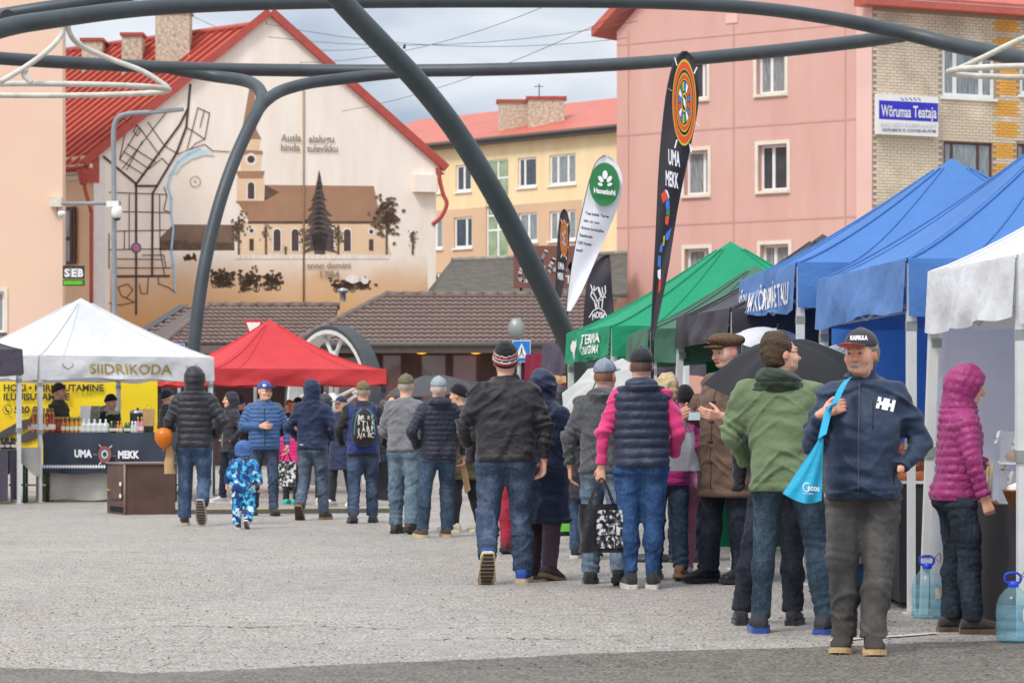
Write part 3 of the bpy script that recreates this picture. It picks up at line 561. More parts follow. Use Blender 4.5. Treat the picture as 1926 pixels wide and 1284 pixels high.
for x in (980, 1045, 1110): q = P(x, 541, 91.2); b.tube([q, q - Vector((0, 0, 1.2))], .04, 6)
obj('post', b, M_gutter, bs, True)
b = MB()
def script(pts, w, lay): 
    ps = spline([P(x, y, 90.99 - lay * .004) for x, y in pts], 6)
    for a_, c_ in zip(ps[:-1], ps[1:]):
        d_ = (c_ - a_).normalized(); n_ = Vector((-d_.z, 0, d_.x)) * w; b.poly([a_ - d_ * w * .4 + n_, c_ + d_ * w * .4 + n_, c_ + d_ * w * .4 - n_, a_ - d_ * w * .4 - n_])
for k, pts in enumerate(([(1000, 480), (985, 497), (978, 515), (981, 527), (994, 527), (1010, 512)], [(1027, 472), (1018, 490), (1016, 500), (1024, 502)], [(1042, 487), (1034, 502), (1036, 510), (1046, 506)], [(1066, 470), (1058, 495), (1056, 508), (1064, 507)], [(1084, 490), (1074, 496), (1072, 506), (1082, 508), (1088, 494), (1086, 508), (1094, 508)])): script(pts, .055, k)
letter(b, 'T T', lambda u, v: P(1061 + u, 533 - v, 90.97), w=42, h=15)
obj('lettering', b, M_white, bs, True)

# ---------------------------------------------------------------- brown kiosk with the tiled roof
kiosk = thing('tiled_kiosk', 'low brown kiosk with a dark tiled roof and dark shop windows', 'building', (-3.5, 78, 0))
M_tile = mat('brown_tile', '6f5a52', .55, .14, 2.5, spec=.5); M_kwall = mat('kiosk_brown', '4a3230', .7, .15, 3, aniso=(8, 8, .5)); M_fascia = mat('fascia', '6d605c', .6, .08)
ZEV = 3.12; tw, tl = .165, .36
def tile_mesh():
    b = MB(); n = 6; vs = []
    for j, (s, lift) in enumerate(((0, .055), (tl * 1.08, .012))):
        for i in range(n + 1): t_ = i / n; vs.append((tw * t_, s, lift + .028 * math.sin(math.pi * t_) ** 1.3))
    for i in range(n + 1): t_ = i / n; vs.append((tw * t_, 0, .0 + .012 * math.sin(math.pi * t_)))
    b.add(vs, [(i, i + 1, n + 2 + i, n + 1 + i) for i in range(n)], 0, True); b.add([vs[i] for i in range(n + 1)] + [vs[2 * n + 2 + i] for i in range(n + 1)], [(i, n + 1 + i, n + 2 + i, i + 1) for i in range(n)]); return b.mesh('roof_tile')
tiles = []
def tile_plane(o, ux, us, inside):
    """o: eave corner, ux: along the eave, us: up the slope; inside(a, s) says whether a tile belongs"""
    nz2 = ux.cross(us).normalized(); M3 = Matrix((ux, us, nz2)).transposed().to_4x4()
    for j in range(14):
        for i in range(-20, 90):
            a_, s_ = i * tw, j * tl
            if inside(a_ + tw / 2, s_ + tl / 2): tiles.append(Matrix.Translation(o + ux * a_ + us * s_) @ M3)
XV = Vector((1, 0, 0))
oR = P(563, 640, 75.0); oR.z = ZEV; sR = Vector((0, 4.0, 1.36)); LR = sR.length; usR = sR.normalized(); XR = P(1160, 640, 75).x - oR.x
tile_plane(oR, XV, usR, lambda a, s: 0 < a < XR and 0 < s < LR - .05 and a > s * .78 * (.62 / 1.0) - .1)
oL = P(307, 640, 77.0); oL.z = ZEV + .02; sL = Vector((0, 3.6, 1.12)); LL = sL.length; usL = sL.normalized(); XL = P(600, 640, 77).x - oL.x
tile_plane(oL, XV, usL, lambda a, s: -.05 < a - s * .22 and a < XL + .25 and 0 < s < LL - .05)
uxl = Vector((.86, -.51, 0)).normalized(); oW = P(247, 628, 78.2); oW.z = ZEV + .1; 
usW = (Vector((.5, .86, .0)).normalized() * .94 + Vector((0, 0, .34))).normalized()
tile_plane(oW, XV, usL, lambda a, s: a < (oL.x - oW.x) + s * .22 and a > s * .3 and 0 < s < LL * .93)
tiles.sort(key=lambda M: M.translation.y)
vis = [M for M in tiles if M.translation.y > 0]
pieces('roof_tile', tile_mesh(), M_tile, vis, kiosk, 300)
b = MB(); dz = Vector((0, 0, -.02))
b.poly([oR + dz, oR + XV * XR + dz, oR + XV * XR + sR + dz, oR + sR + XV * (LR * .48) + dz]); b.poly([oL + dz, oL + XV * (XL + .3) + dz, oL + XV * (XL + .3) + sL + dz, oL + sL + dz + XV * .8]); b.poly([oW + dz, oL + dz, oL + sL + dz + XV * .8, oW + sL * .93 + XV * 1.1 + dz]); obj('roof_deck', b, M_gutter, kiosk, True)
def ridge(name, a, c):
    b = MB(); n_ = max(2, int((c - a).length / .4)); me = None
    for i in range(n_):
        b = MB(); p, q = a.lerp(c, i / n_), a.lerp(c, (i + 1.06) / n_); b.tube([p, q], [.13, .10], 8); obj('ridge_tile', b, M_tile, kiosk, True)
ridge('r', oR + sR + XV * (LR * .48), oR + sR + XV * XR); ridge('r', oR + sR + XV * (LR * .48), oR + Vector((-.15, 0, 0))); ridge('r', oL + sL + XV * .8, oL + sL + XV * (XL + .3)); ridge('r', oL + sL + XV * .8, oL + Vector((0, 0, .03)))
b = MB(); b.obox((oW + oW + sL * .93 + XV * 1.1) / 2 - XV * .1, (sL * .93 + XV * 1.1) / 2, (.12, 0, 0), (0, 0, .07)); obj('verge', b, M_dkgrey, kiosk, True)
b = MB(); b.box(oR.x, oR.x + XR, 74.86, 75.0, ZEV - .24, ZEV + .02); b.box(oL.x - .3, oL.x + XL, 76.86, 76.98, ZEV - .22, ZEV); obj('fascia', b, M_fascia, kiosk, True)
b = MB(); b.tube([Vector((oR.x - .1, 74.8, ZEV - .03)), Vector((oR.x + XR, 74.8, ZEV - .03))], .07, 8); obj('gutter', b, M_gutter, kiosk, True)
kp = Plane((oR.x + .4, 75.9), (oR.x + XR - .2, 75.9)); kp2 = Plane((oW.x + .6, 78.2), (oR.x + .4, 78.2))
kw = [(716, 664, 758, 800), (789, 664, 842, 800), (848, 664, 900, 800), (930, 664, 962, 800), (1010, 664, 1060, 800), (570, 668, 690, 800)]
rs = [kp.rect(*w) for w in kw]
b = MB(); wall_with_holes(b, kp, 0, kp.len, 0, ZEV - .1, rs, .12); b.box(kp.o.x, kp.o.x + kp.len, 75.95, 82.5, ZEV - .08, ZEV - .04); obj('wall', b, M_kwall, kiosk, True)
b = MB(); b.poly([kp2.pt(0, 0), kp2.pt(kp2.len, 0), kp2.pt(kp2.len, ZEV - .05), kp2.pt(0, ZEV - .05)]); b.poly([kp2.pt(0, 0), kp2.pt(0, ZEV), Vector((oW.x + .9, 82, ZEV)), Vector((oW.x + .9, 82, 0))]); obj('wing_wall', b, M_kwall, kiosk, True)
for r_ in rs: window(kp, r_, kiosk, .1, fr=.06, fmat=M_brownfr, gmat=mat('shop_glass', '6e696a', .04, .6, 1.2, spec=1.0, c2='8a5650'))  # pale and reddish street reflections are mottled into the glass colour
for x in (793, 895):
    q = P(x, 662, 75.7); lm = tag(obj('window_lamp', MB().lathe([(.01, .12), (.1, .1), (.16, .0), (.12, -.03), (.02, -.05)], q, 12), mat('lamp_amber', 'f0b030', .4, 0, emit=1.2)), 'glowing amber lamp in the kiosk window %s the striped beanie' % ('farther from' if x == 793 else 'closer to'), 'lamp', 'amber lamps of the kiosk')
b = MB(); q = P(645, 556, 78.8); b.lathe([(.08, 0), (.08, .22), (.14, .23), (.14, .32), (0, .36)], q - Vector((0, 0, .15)), 10); obj('roof_vent', b, mat('galvanised', 'a9adb0', .35, .1, metal=.6), kiosk, True)
# bare tree behind the gabled house
def tree(name, label, px, py, d, h, seed):
    random.seed(seed); t_ = thing(name, label, 'tree', ((px - 963) / FPX * d, d, 0)); b = MB(); c = MB(); base = Vector(((px - 963) / FPX * d, d, 0))
    def grow(p, dr, L, r, lev):
        pts = [p]; q = p
        for k in range(4): dr = (dr + Vector((random.gauss(0, .13), random.gauss(0, .13), random.gauss(.03, .08)))).normalized(); q = q + dr * L / 4; pts.append(q)
        (b if lev == 0 else c).tube(pts, [r * (1 - .14 * i) for i in range(5)], 5 if lev < 2 else 3, cap=False)
        if lev < 5:
            for k in range(4 if lev else 6):
                s_ = pts[random.randint(2, 4)]; a = random.uniform(0, 6.28); dd = (dr + Vector((math.cos(a), math.sin(a), random.uniform(-.3, .5))) * random.uniform(.5, .9)).normalized(); grow(s_, dd, L * random.uniform(.5, .75), r * .5, lev + 1)
    grow(base, Vector((0, 0, 1)), h * .42, .3, 0); m_ = mat('bark', '5d544e', .9, .3, 5); obj('trunk', b, m_, t_, True); obj('branches', c, m_, t_, True)
tree('bare_tree', 'bare leafless tree rising behind the peach house and red metal roof', 150, 0, 128, 20, 5)
# overhead wires
random.seed(8)
M_wire = mat('wire_black', '55585e', .6, 0)
b = MB()
for a, c in (((640, 210, 102.4), (1330, -60, 70)), ((505, 70, 101), (1200, 40, 96)), ((500, 45, 101), (1180, 72, 99)), ((560, 118, 102), (1100, -20, 80)), ((360, 30, 104), (700, 90, 102.7))):
    p, q = P(*a), P(*c); b.tube([p.lerp(q, t_) - Vector((0, 0, .5 * 4 * t_ * (1 - t_))) for t_ in [i / 10 for i in range(11)]], .009, 4)
tag(obj('overhead_wires', b, M_wire), 'thin dark overhead wires strung across the sky between the houses', 'wires')
# ================================================================ steel pipe sculpture, lamps, signs, wheel
random.seed(11)
M_pipe = mat('wet_grey_pipe', '394146', .45, .18, 2.2, spec=.6, bump=.12, bscale=90)
scu = thing('pipe_sculpture', 'huge dark grey steel pipe sculpture arching over the whole square', 'sculpture', (-4, 45, 0))
def pipe(pts, r, name='pipe', seg=16):
    b = MB(); path = spline([P(*p) for p in pts], 8); b.tube(path, r, seg); return obj(name, b, M_pipe, scu, True)
pipe([(-140, 96, 48.5), (0, 110, 49), (200, 122, 49.8), (400, 130, 50.3), (600, 133, 50.5), (800, 133, 50.3), (1000, 129, 49.6), (1200, 119, 48.5), (1400, 102, 47.2), (1560, 85, 46), (1650, 74, 45.2), (1699, 66, 44.6)], .108, 'ring_pipe')
pipe([(-160, 108, 38), (0, 55, 39.5), (100, 37, 40), (250, 18, 40.8), (400, 9, 41.4), (600, 4, 42), (900, 2, 42.6), (1200, 4, 43.2), (1400, 14, 43.8), (1560, 34, 44.2), (1699, 62, 44.4), (1800, 86, 44), (1926, 112, 43), (2100, 160, 41)], [.135 - .0009 * min(i, 40) + .0009 * max(0, i - 66) for i in range(105)], 'arch_pipe')
pipe([(-60, 40, 46), (0, 30, 46), (60, 20, 46), (140, 8, 45.8), (260, -14, 45.4)], .112, 'crossing_pipe')
pipe([(-30, 31, 46), (4, 31, 45.7), (14, 33, 45.5)], .12, 'pipe_end')
pipe([(349, 938, 47.2), (355, 800, 47.2), (366, 640, 47.3), (383, 510, 47.5), (408, 400, 47.8), (437, 312, 48.2), (466, 245, 48.6), (489, 198, 49), (492, 178, 49.3), (480, 161, 49.6), (455, 151, 49.9), (400, 143, 50.25), (320, 129, 50.15)], [.105] * 97, 'leg_pipe')
pipe([(482, 212, 48.95), (500, 190, 49.1), (530, 171, 49.5), (580, 157, 49.9), (640, 149, 50.2), (720, 140, 50.4), (790, 133.5, 50.32)], .1, 'fork_pipe')
pipe([(540, -110, 33.6), (600, -45, 33.8), (660, 22, 34), (720, 85, 34.2), (790, 160, 34.5), (860, 250, 34.8), (930, 365, 35.1), (985, 470, 35.4), (1030, 560, 35.7), (1065, 635, 36), (1095, 705, 36.3), (1125, 790, 36.5), (1150, 880, 36.6), (1165, 984, 36.7)], [.128] * 105, 'leg_pipe', 20)
b = MB(); q = P(760, 92, 34.05); b.tube([q, q + Vector((.01, 0, .05))], .015, 6); obj('bolt', b, M_pipe, scu, True)
M_wtube = mat('white_tube', 'd9d5cc', .5, .15, 5, c2='b9b4a6')
def ringlamp(label, cx, cy, d, rx, ry, stems, dz=.2):
    t = thing('ring_lamp', label, 'lamp', P(cx, cy, d), 0, 'white ring lamps hung from the pipe sculpture'); c = P(cx, cy, d)
    b = MB(); b.tube([c + Vector((rx * math.cos(6.2832 * i / 40), ry * math.sin(6.2832 * i / 40), 0)) for i in range(40)], .042, 8, closed=True); obj('ring', b, M_wtube, t, True)
    for s in stems: b = MB(); b.tube(spline([P(*p) for p in s], 6), .04, 8); obj('stem', b, M_wtube, t, True)
ringlamp('white tubular ring lamp hanging near the peach house', 60, 169, 44, 2.02, .8, [[(128, 35, 43.5), (130, 60, 43.6), (150, 85, 43.8), (210, 112, 44), (270, 135, 44), (318, 166, 44)], [(118, 40, 43.5), (116, 65, 43.5), (90, 95, 43.2), (50, 125, 43), (0, 155, 42.8)], [(50, 130, 43), (45, 142, 43), (60, 156, 43)]])
ringlamp('white tubular ring lamp by the brick side of the salmon flats', 1960, 135, 42, 1.32, .7, [[(1985, 60, 41.6), (1926, 72, 41.7), (1850, 108, 41.8), (1785, 138, 42)]], .14)
# lamp post with camera dome
lp = thing('street_lamp', 'tall thin grey street lamp with a camera dome before the mural', 'street lamp', ((213 - 963) / FPX * 70, 70, 0))
M_post = mat('lamp_grey', '8c9296', .5, .1)
b = MB(); b.tube(spline([Vector(((217 - 963) / FPX * 70, 70, 0)), P(216, 700, 70), P(215, 500, 70), P(214, 300, 70), P(214, 245, 70), P(222, 222, 70), P(245, 214, 70), P(285, 212, 70)], 5), .06, 10); obj('post', b, M_post, lp, True)
b = MB(); a, c = P(282, 212, 70), P(345, 206, 70); b.obox((a + c) / 2, (c - a) / 2, (0, .12, 0), (0, 0, .035)); obj('lamp_head', b, M_post, lp, True)
b = MB(); q = P(220, 400, 69.8); b.lathe([(0, -.15), (.09, -.12), (.13, -.04), (.13, .08), (.1, .14), (0, .15)], q, 12); obj('camera_dome', b, M_white, lp, True)
b = MB(); b.lathe([(0, -.2), (.07, -.17), (.09, -.12), (0, -.12)], q, 12); obj('camera_glass', b, M_dkgrey, lp, True)
b = MB(); b.tube([P(118, 383, 72), P(225, 382, 69.9)], .045, 8); obj('bracket_arm', b, M_post, lp, True)
b = MB(); q = P(212, 384, 69.8); b.obox(q, (.14, 0, 0), (0, .08, 0), (0, 0, .07)); obj('bracket_box', b, M_white, lp, True)
# road signs
M_sgrey = mat('sign_grey_back', '9aa09c', .45, .08, metal=.3); M_sblue = mat('sign_road_blue', '1f7bd0', .45, .03)
def roadsign(name, label, px, d, items):
    t = thing(name, label, 'road sign', ((px - 963) / FPX * d, d, 0)); top = min(i[2] for i in items)
    b = MB(); b.tube([Vector(((px - 963) / FPX * d, d + .05, 0)), P(px, top, d + .05)], .035, 8); obj('post', b, M_sgrey, t, True)
    for kind, cx, y0, y1, w in items:
        c = P(cx, (y0 + y1) / 2, d); h = (y1 - y0) / 2 / FPX * d; w = w / FPX * d
        if kind == 'disc':
            b = MB(); b.lathe([(0, 0), (h, 0), (h, .03), (0, .03)], (0, 0, 0), 24); o = obj('disc', b, M_sgrey, t, True); o.data.transform(Matrix.Translation(c) @ Matrix.Rotation(R(90), 4, 'X') @ Matrix.Diagonal((w / h, 1, 1, 1)))
        elif kind == 'cross':
            b = MB(); b.box(c.x - w, c.x + w, c.y - .03, c.y, c.z - h, c.z + h); pn = obj('plate', b, M_white, t, True)
            b = MB(); b.box(c.x - w * .93, c.x + w * .93, c.y - .036, c.y - .031, c.z - h * .93, c.z + h * .93); obj('blue_field', b, M_sblue, pn, True)
            b = MB(); y = c.y - .04; b.poly([(c.x - w * .7, y, c.z - h * .6), (c.x + w * .7, y, c.z - h * .6), (c.x, y, c.z + h * .75)]); obj('white_triangle', b, M_white, pn, True)
            b = MB(); y = c.y - .044; X = lambda u, v: (c.x + u * w, y, c.z + v * h)
            b.poly([X(-.06, .34), X(.06, .34), X(.06, .22), X(-.06, .22)]); b.poly([X(-.05, .2), X(.1, .2), X(.07, -.1), X(-.1, -.1)]); b.poly([X(-.1, -.1), X(0, -.1), X(-.2, -.5), X(-.3, -.5)]); b.poly([X(-.02, -.1), X(.08, -.1), X(.28, -.5), X(.17, -.5)]); obj('pictogram', b, mat('sign_pict', '22252a', .6), pn, True)
        else:
            b = MB(); y = c.y; b.prism([(c.x - w, y, c.z + h), (c.x + w, y, c.z + h), (c.x, y, c.z - h)], (0, -.03, 0)); pn = obj('plate', b, mat('sign_red', 'c8323a', .45, .03), t, True)
            b = MB(); y = c.y - .035; b.poly([(c.x - w * .74, y, c.z + h * .8), (c.x + w * .74, y, c.z + h * .8), (c.x, y, c.z - h * .62)]); obj('white_field', b, M_white, pn, True)
roadsign('give_way_sign', 'red and white triangular give way sign behind the red tent peak', 480, 60, [('yield', 477, 601, 652, 18)])
roadsign('crossing_sign', 'small blue pedestrian crossing sign peeping over the white tent', 337, 60, [('cross', 337, 646, 668, 10.5)])
roadsign('crossing_sign', 'blue pedestrian crossing sign under a round sign back above the striped beanie', 976, 52, [('disc', 971, 598, 639, 16), ('cross', 981, 640, 681, 17)])
# big wheel sculpture
wt = thing('wheel_sculpture', 'giant white spoked wheel with a dark tyre standing behind the red tent', 'sculpture', ((628 - 963) / FPX * 56, 56, 0), R(-54))
RW = 1.5
prof = [(1.41, -.16), (1.485, -.17), (1.5, -.13), (1.5, .13), (1.485, .17), (1.41, .16)]
def wheel_ring(prof, n=48):
    b = MB(); vs = []
    for k in range(n): a = 6.28318 * k / n; vs += [(r * math.cos(a), y, RW + r * math.sin(a)) for r, y in prof]
    m_ = len(prof); b.add(vs, [(k * m_ + i, k * m_ + (i + 1) % m_, ((k + 1) % n) * m_ + (i + 1) % m_, ((k + 1) % n) * m_ + i) for k in range(n) for i in range(m_)], 0, False); return b
obj('tyre', wheel_ring(prof), mat('tyre_grey', '4a4d50', .8, .1, 4), wt); M_ww = mat('wheel_white', 'd9d8d4', .5, .08, 3)
obj('rim', wheel_ring([(1.34, -.165), (1.412, -.165), (1.412, .165), (1.34, .165)]), M_ww, wt)
b = MB(); b.lathe([(0, -.16), (.2, -.16), (.24, 0), (.2, .16), (0, .16)], (0, 0, 0), 16); o = obj('hub', b, M_ww, wt); o.data.transform(Matrix.Translation((0, 0, RW)) @ Matrix.Rotation(R(90), 4, 'X'))
for k in range(5):
    a = R(90 + 72 * k); b = MB(); f = lambda r, t: Vector((r * math.cos(a) - t * math.sin(a), 0, RW + r * math.sin(a) + t * math.cos(a)))
    for s in (-1, 1): b.tube([f(.2, .1 * s), f(.75, .07 * s), f(1.0, .10 * s), f(1.34, .34 * s)], [.04, .032, .035, .042], 6)
    b.tube([f(.72, 0), f(1.02, 0)], .04, 6); obj('spoke', b, M_ww, wt)

# ================================================================ tents
def cloth(key, c, tr=.18): return mat('tent_' + key, c, .7, .07, 1.1, bump=.7, bscale=5, trans=tr, spec=.2, dist=.04)
M_alu = mat('aluminium_leg', 'd6d7d6', .45, .05, spec=.5); M_blackpl = mat('black_plastic', '2b2b2d', .5, .1); M_dkleg = mat('dark_leg', '45474a', .5, .1)
VAL = {}
def tent(name, label, c0, c1, depth, ez, pz, vh, m, mv=None, legm=None, p=1.15, legs=(0, 1, 2, 3), lean=None, group='pop-up market tents', overhang=.03, bars=True, collar=1.05, vmats={}):
    """front-left corner c0, front-right corner c1 (seen from the front), both at leg positions"""
    c0, c1 = Vector(c0), Vector(c1); W = (c1 - c0).length; ang = math.atan2(c1.y - c0.y, c1.x - c0.x)
    t = thing(name, label, 'tent', (c0.x, c0.y, 0), ang, group); mv = mv or m; legm = legm or M_alu; D = depth
    ph = [random.uniform(0, 6) for _ in range(8)]
    A = [Vector((-overhang, -overhang, ez)), Vector((W + overhang, -overhang, ez)), Vector((W + overhang, D + overhang, ez)), Vector((-overhang, D + overhang, ez))]; apex = Vector((W / 2, D / 2, pz))
    for k in range(4):
        a, c = A[k], A[(k + 1) % 4]; NU, NV = 16, 14
        def f(u, v, a=a, c=c, k=k):
            q = a.lerp(c, u).lerp(apex, v); q.z = ez + (pz - ez) * (v ** p)
            e = math.sin(math.pi * u)
            q.z -= .10 * e * math.sin(math.pi * v) * (1 - v) + .012 * math.sin(u * 23 + ph[k]) * (1 - v) ** 2 * e
            q.z -= .02 * (1 - math.sin(math.pi * u) ** .5) * math.sin(math.pi * v)
            return q
        b = MB(); b.grid(f, NU, NV); rp = obj('roof_panel', b, m, t)
        # raised hip seam
        b = MB(); b.tube([f(0, v / 12) + Vector((0, 0, .004)) for v in range(12)], .012, 5, cap=False); obj('seam', b, m, rp)
        for uu in (.13, .87): b = MB(); b.tube([f(uu, v / 12) + Vector((0, 0, .003)) for v in range(12)], .007, 4, cap=False); obj('seam', b, m, rp)
        n = Vector((c.y - a.y, -(c.x - a.x), 0)).normalized()
        def g(u, v, a=a, c=c, n=n, k=k):
            q = a.lerp(c, u); q.z = ez + .012 - vh * v * (1 + .05 * math.sin(u * 5 + ph[k]))
            wv = (.022 * math.sin(u * 17 + ph[k + 4] + v * 3) + .02 * math.sin(u * 7 - v * 4 + ph[k]) + .01 * math.sin(u * 41 + v * 9)) * math.sin(math.pi * min(max(u, 0), 1)) ** .5
            return q + n * (.014 + .02 * v + wv * (.35 + v * .8)) + Vector((0, 0, -.012 * v * math.sin(u * 17)))
        if k == 0: VAL[t.name] = (g, W, n)
        b = MB(); b.grid(g, 40, 6); obj('valance', b, vmats.get(k, mv), t)
    for k in legs:
        x, y = ((0, 0), (W, 0), (W, D), (0, D))[k]; dx, dy = (lean or {}).get(k, (0, 0))
        b = MB(); r = .024; top = Vector((x, y, ez - .02)); bot = Vector((x + dx, y + dy, .02)); mid = top.lerp(bot, .52)
        b.obox((top + mid) / 2, (r * 1.25, 0, 0), (0, r * 1.25, 0), (mid - top) / 2); b.obox((mid + bot) / 2, (r, 0, 0), (0, r, 0), (bot - mid) / 2); lg = obj('leg', b, legm, t)
        b = MB(); b.obox(mid, (.036, 0, 0), (0, .036, 0), (0, 0, .035)); obj('collar', b, M_sgrey if legm is M_alu else M_blackpl, lg)
        b = MB(); b.obox(bot - Vector((0, 0, .012)), (.05, 0, 0), (0, .05, 0), (0, 0, .007)); obj('foot', b, M_alu if legm is M_alu else M_dkleg, lg)
        b = MB(); b.obox(top - Vector((0, 0, vh + .05)), (.033, 0, 0), (0, .033, 0), (0, 0, .03)); obj('bracket', b, M_sgrey if legm is M_alu else M_blackpl, lg)
    if bars:
        for k in range(4):
            q = [(.02, .02), (W - .02, .02), (W - .02, D - .02), (.02, D - .02)]; a, c = Vector((*q[k], 0)), Vector((*q[(k + 1) % 4], 0)); mid = (a + c) / 2
            for (s, e) in ((a, mid), (mid, c)):
                for z0, z1 in ((ez - vh + .02, ez - .08), (ez - .08, ez - vh + .02)):
                    b = MB(); b.tube([s + Vector((0, 0, z0)), e + Vector((0, 0, z1))], .012, 5); obj('crossbar', b, legm, t)
    return t
def on_tent(t, W, ez, vh, s, m, u0, w, z, h, off=.05, bold=.02, shear=0, slope=0., name='lettering'):
    """lettering laid on the front valance"""
    g, W_, n_ = VAL[t.name]
    def fl_(u, v):
        q = max(g(min(max((u0 + u + e_) / W_, 0), 1), min(max((ez - z - v) / vh, 0), 1)).y * -1 for e_ in (-.12, -.06, 0, .06, .12)); return Vector((u0 + u, -q - .012, z + v + slope * u))
    b = MB(); letter(b, s, fl_, w=w, h=h, bold=bold, shear=shear); return obj(name, b, m, t)
M_tw, M_tr, M_tg, M_tdg, M_tb, M_tbl, M_tdk = cloth('white', 'e6e6e8'), cloth('red', 'dc4a4e'), cloth('green', '2a9a70'), cloth('dkgreen', '557c69'), cloth('blue', '5684c4'), cloth('black', '4a484e', .05), cloth('plum', '57525e', .05)
M_tb2 = cloth('blue2', '688fc8'); M_mar = cloth('maroon', '8e2a44'); M_bge = cloth('tan', 'cfa877')
c35, s35 = math.cos(R(35)), math.sin(R(35))
TW = tent('pop_up_tent', 'white pop-up tent with gold SIIDRIKODA lettering over the bottle table', (-7.08, 44.8, 0), (-7.08 + 3 * c35 * .97, 44.8 + 3 * s35, 0), 3, 2.2, 3.15, .36, M_tw, p=1.12)
M_gold = mat('gold_print', 'a48a3c', .5, .1)
WT = math.hypot(3 * c35 * .97, 3 * s35)
on_tent(TW, WT, 2.2, .36, 'SIIDRIKODA', M_gold, .80, 1.42, 1.94, .15, off=.07, bold=.01)
b = MB()
for u in (.42, 2.55):
    b.tube([Vector((u, -.07, 1.90)), Vector((u + .02, -.075, 2.0)), Vector((u - .08, -.075, 2.06)), Vector((u - .07, -.07, 2.1))], .006, 4); b.tube([Vector((u, -.07, 2.0)), Vector((u + .1, -.075, 2.06)), Vector((u + .08, -.07, 2.11))], .006, 4)
obj('emblem', b, mat('grey_print', '8d8d8a', .6), TW)
TD = tent('pop_up_tent', 'dark plum pop-up tent at the picture edge beside the white tent', (-7.28 - 3 * c35, 44.1 - 3 * s35, 0), (-7.28, 44.1, 0), 3, 2.27, 3.1, .38, M_tdk)
c24, s24 = math.cos(R(24)), math.sin(R(24))
TR = tent('pop_up_tent', 'bright red pop-up tent with a concave pointed roof in the crowd', (-4.9, 49, 0), (-4.9 + 3 * c24, 49 + 3 * s24, 0), 3, 2.07, 2.95, .27, M_tr, p=1.45, legm=M_dkleg)
# right-hand row; the front of each faces the aisle, so its left corner is the far one
TB1 = tent('pop_up_tent', 'blue pop-up tent between the lettered blue tent and the white stall', (2.36, 22.6, 0), (2.62, 19.6, 0), 3, 2.32, 3.40, .36, M_tb, vmats={0: M_tb2})
TB2 = tent('pop_up_tent', 'blue pop-up tent lettered VÕRUMAA KÕRGEMÄE TALU on its valance', (2.03, 26.0, 0), (2.22, 23.0, 0), 3, 2.47, 3.42, .36, M_tb, vmats={0: M_tb2})
on_tent(TB2, 3, 2.47, .36, 'VÕRUMAA KÕRGEMÄE TALU', M_white, .1, 2.75, 2.17, .17, off=.075, bold=.012)
TBK = tent('pop_up_tent', 'black pop-up tent squeezed between the blue and dark green tents', (1.57, 27.6, 0), (1.88, 25.3, 0), 2.1, 2.2, 2.92, .27, M_tbl, lean={0: (-.05, -.1)})
TDG = tent('pop_up_tent', 'faded dark green pop-up tent in front of the bright green one', (1.20, 30.0, 0), (1.31, 27.7, 0), 2.2, 2.1, 2.76, .32, M_tdg)
TG = tent('pop_up_tent', 'bright green pop-up tent with a white horse print and lettering', (.65, 33.0, 0), (1.03, 30.2, 0), 3, 2.2, 3.16, .32, M_tg)
on_tent(TG, 2.8, 2.2, .32, 'TERINA', M_white, 1.2, 1.1, 2.06, .1, off=.07, slope=0); on_tent(TG, 2.8, 2.2, .32, 'ÕNNESTUMA', M_white, 1.2, 1.1, 1.95, .085, off=.07)
b = MB(); H = [(.45, 2.06), (.62, 2.12), (.78, 2.10), (.86, 2.13), (.88, 2.06), (.78, 2.0), (.74, 1.9), (.70, 2.0), (.66, 1.9), (.6, 2.0), (.5, 2.0)]
b.add([Vector((x, -.075, z)) for x, z in H], [tuple(range(len(H)))]); obj('horse_print', b, M_white, TG)
TWR = tent('pop_up_tent', 'white pop-up stall tent at the picture edge over the pastry table', (2.73, 19.25, 0), (2.95, 17.3, 0), 2.2, 2.22, 2.95, .38, M_tw, lean={0: (-.0, -.08)})
# far stalls glimpsed between flags and pipe
tent('pop_up_tent', 'small maroon tent far off behind the blue crossing sign', P(994, 700, 47) * Vector((1, 1, 0)), P(1036, 700, 46) * Vector((1, 1, 0)), 1.6, 2.25, 2.5, .6, M_mar, bars=False)
tent('pop_up_tent', 'dark tent far off under the slanting steel pipe', P(1027, 700, 43) * Vector((1, 1, 0)), P(1100, 700, 41.5) * Vector((1, 1, 0)), 2, 2.3, 2.55, .42, M_tdk, bars=False)
tent('pop_up_tent', 'small tan awning tent under the dark far tent', P(1030, 705, 45.5) * Vector((1, 1, 0)), P(1090, 705, 44.8) * Vector((1, 1, 0)), 1.3, 1.98, 2.2, .2, M_bge, bars=False)
tent('pop_up_tent', 'plum grey tent peak showing behind the black rocket flag', P(1148, 700, 39) * Vector((1, 1, 0)), P(1215, 700, 38) * Vector((1, 1, 0)), 1.6, 2.2, 2.86, .4, M_tdk, bars=False)
tent('pop_up_tent', 'white tent peak showing behind the bright green tent roof', P(1190, 700, 37) * Vector((1, 1, 0)), P(1290, 700, 36) * Vector((1, 1, 0)), 2, 2.5, 3.03, .3, M_tw, bars=False)
def side_wall(name, label, a, c, z0, z1, m):
    a, c = Vector(a), Vector(c); n = Vector(((c - a).y, -(c - a).x, 0)).normalized(); ph = random.uniform(0, 6)
    b = MB(); b.grid(lambda u, v: a.lerp(c, u) + n * (.03 * math.sin(u * 19 + ph) + .03 * math.sin(u * 7 + v * 5 + ph)) * (.3 + v) + Vector((0, 0, z1 + (z0 - z1) * v)), 40, 16); o = tag(obj(name, b, m), label, 'tent wall'); return o
side_wall('tent_wall', 'blue fabric wall closing the rear of the blue tents', (4.55, 19.9, 0), (3.3, 26.2, 0), .05, 2.2, cloth('bluewall', '5a98e6', .5))
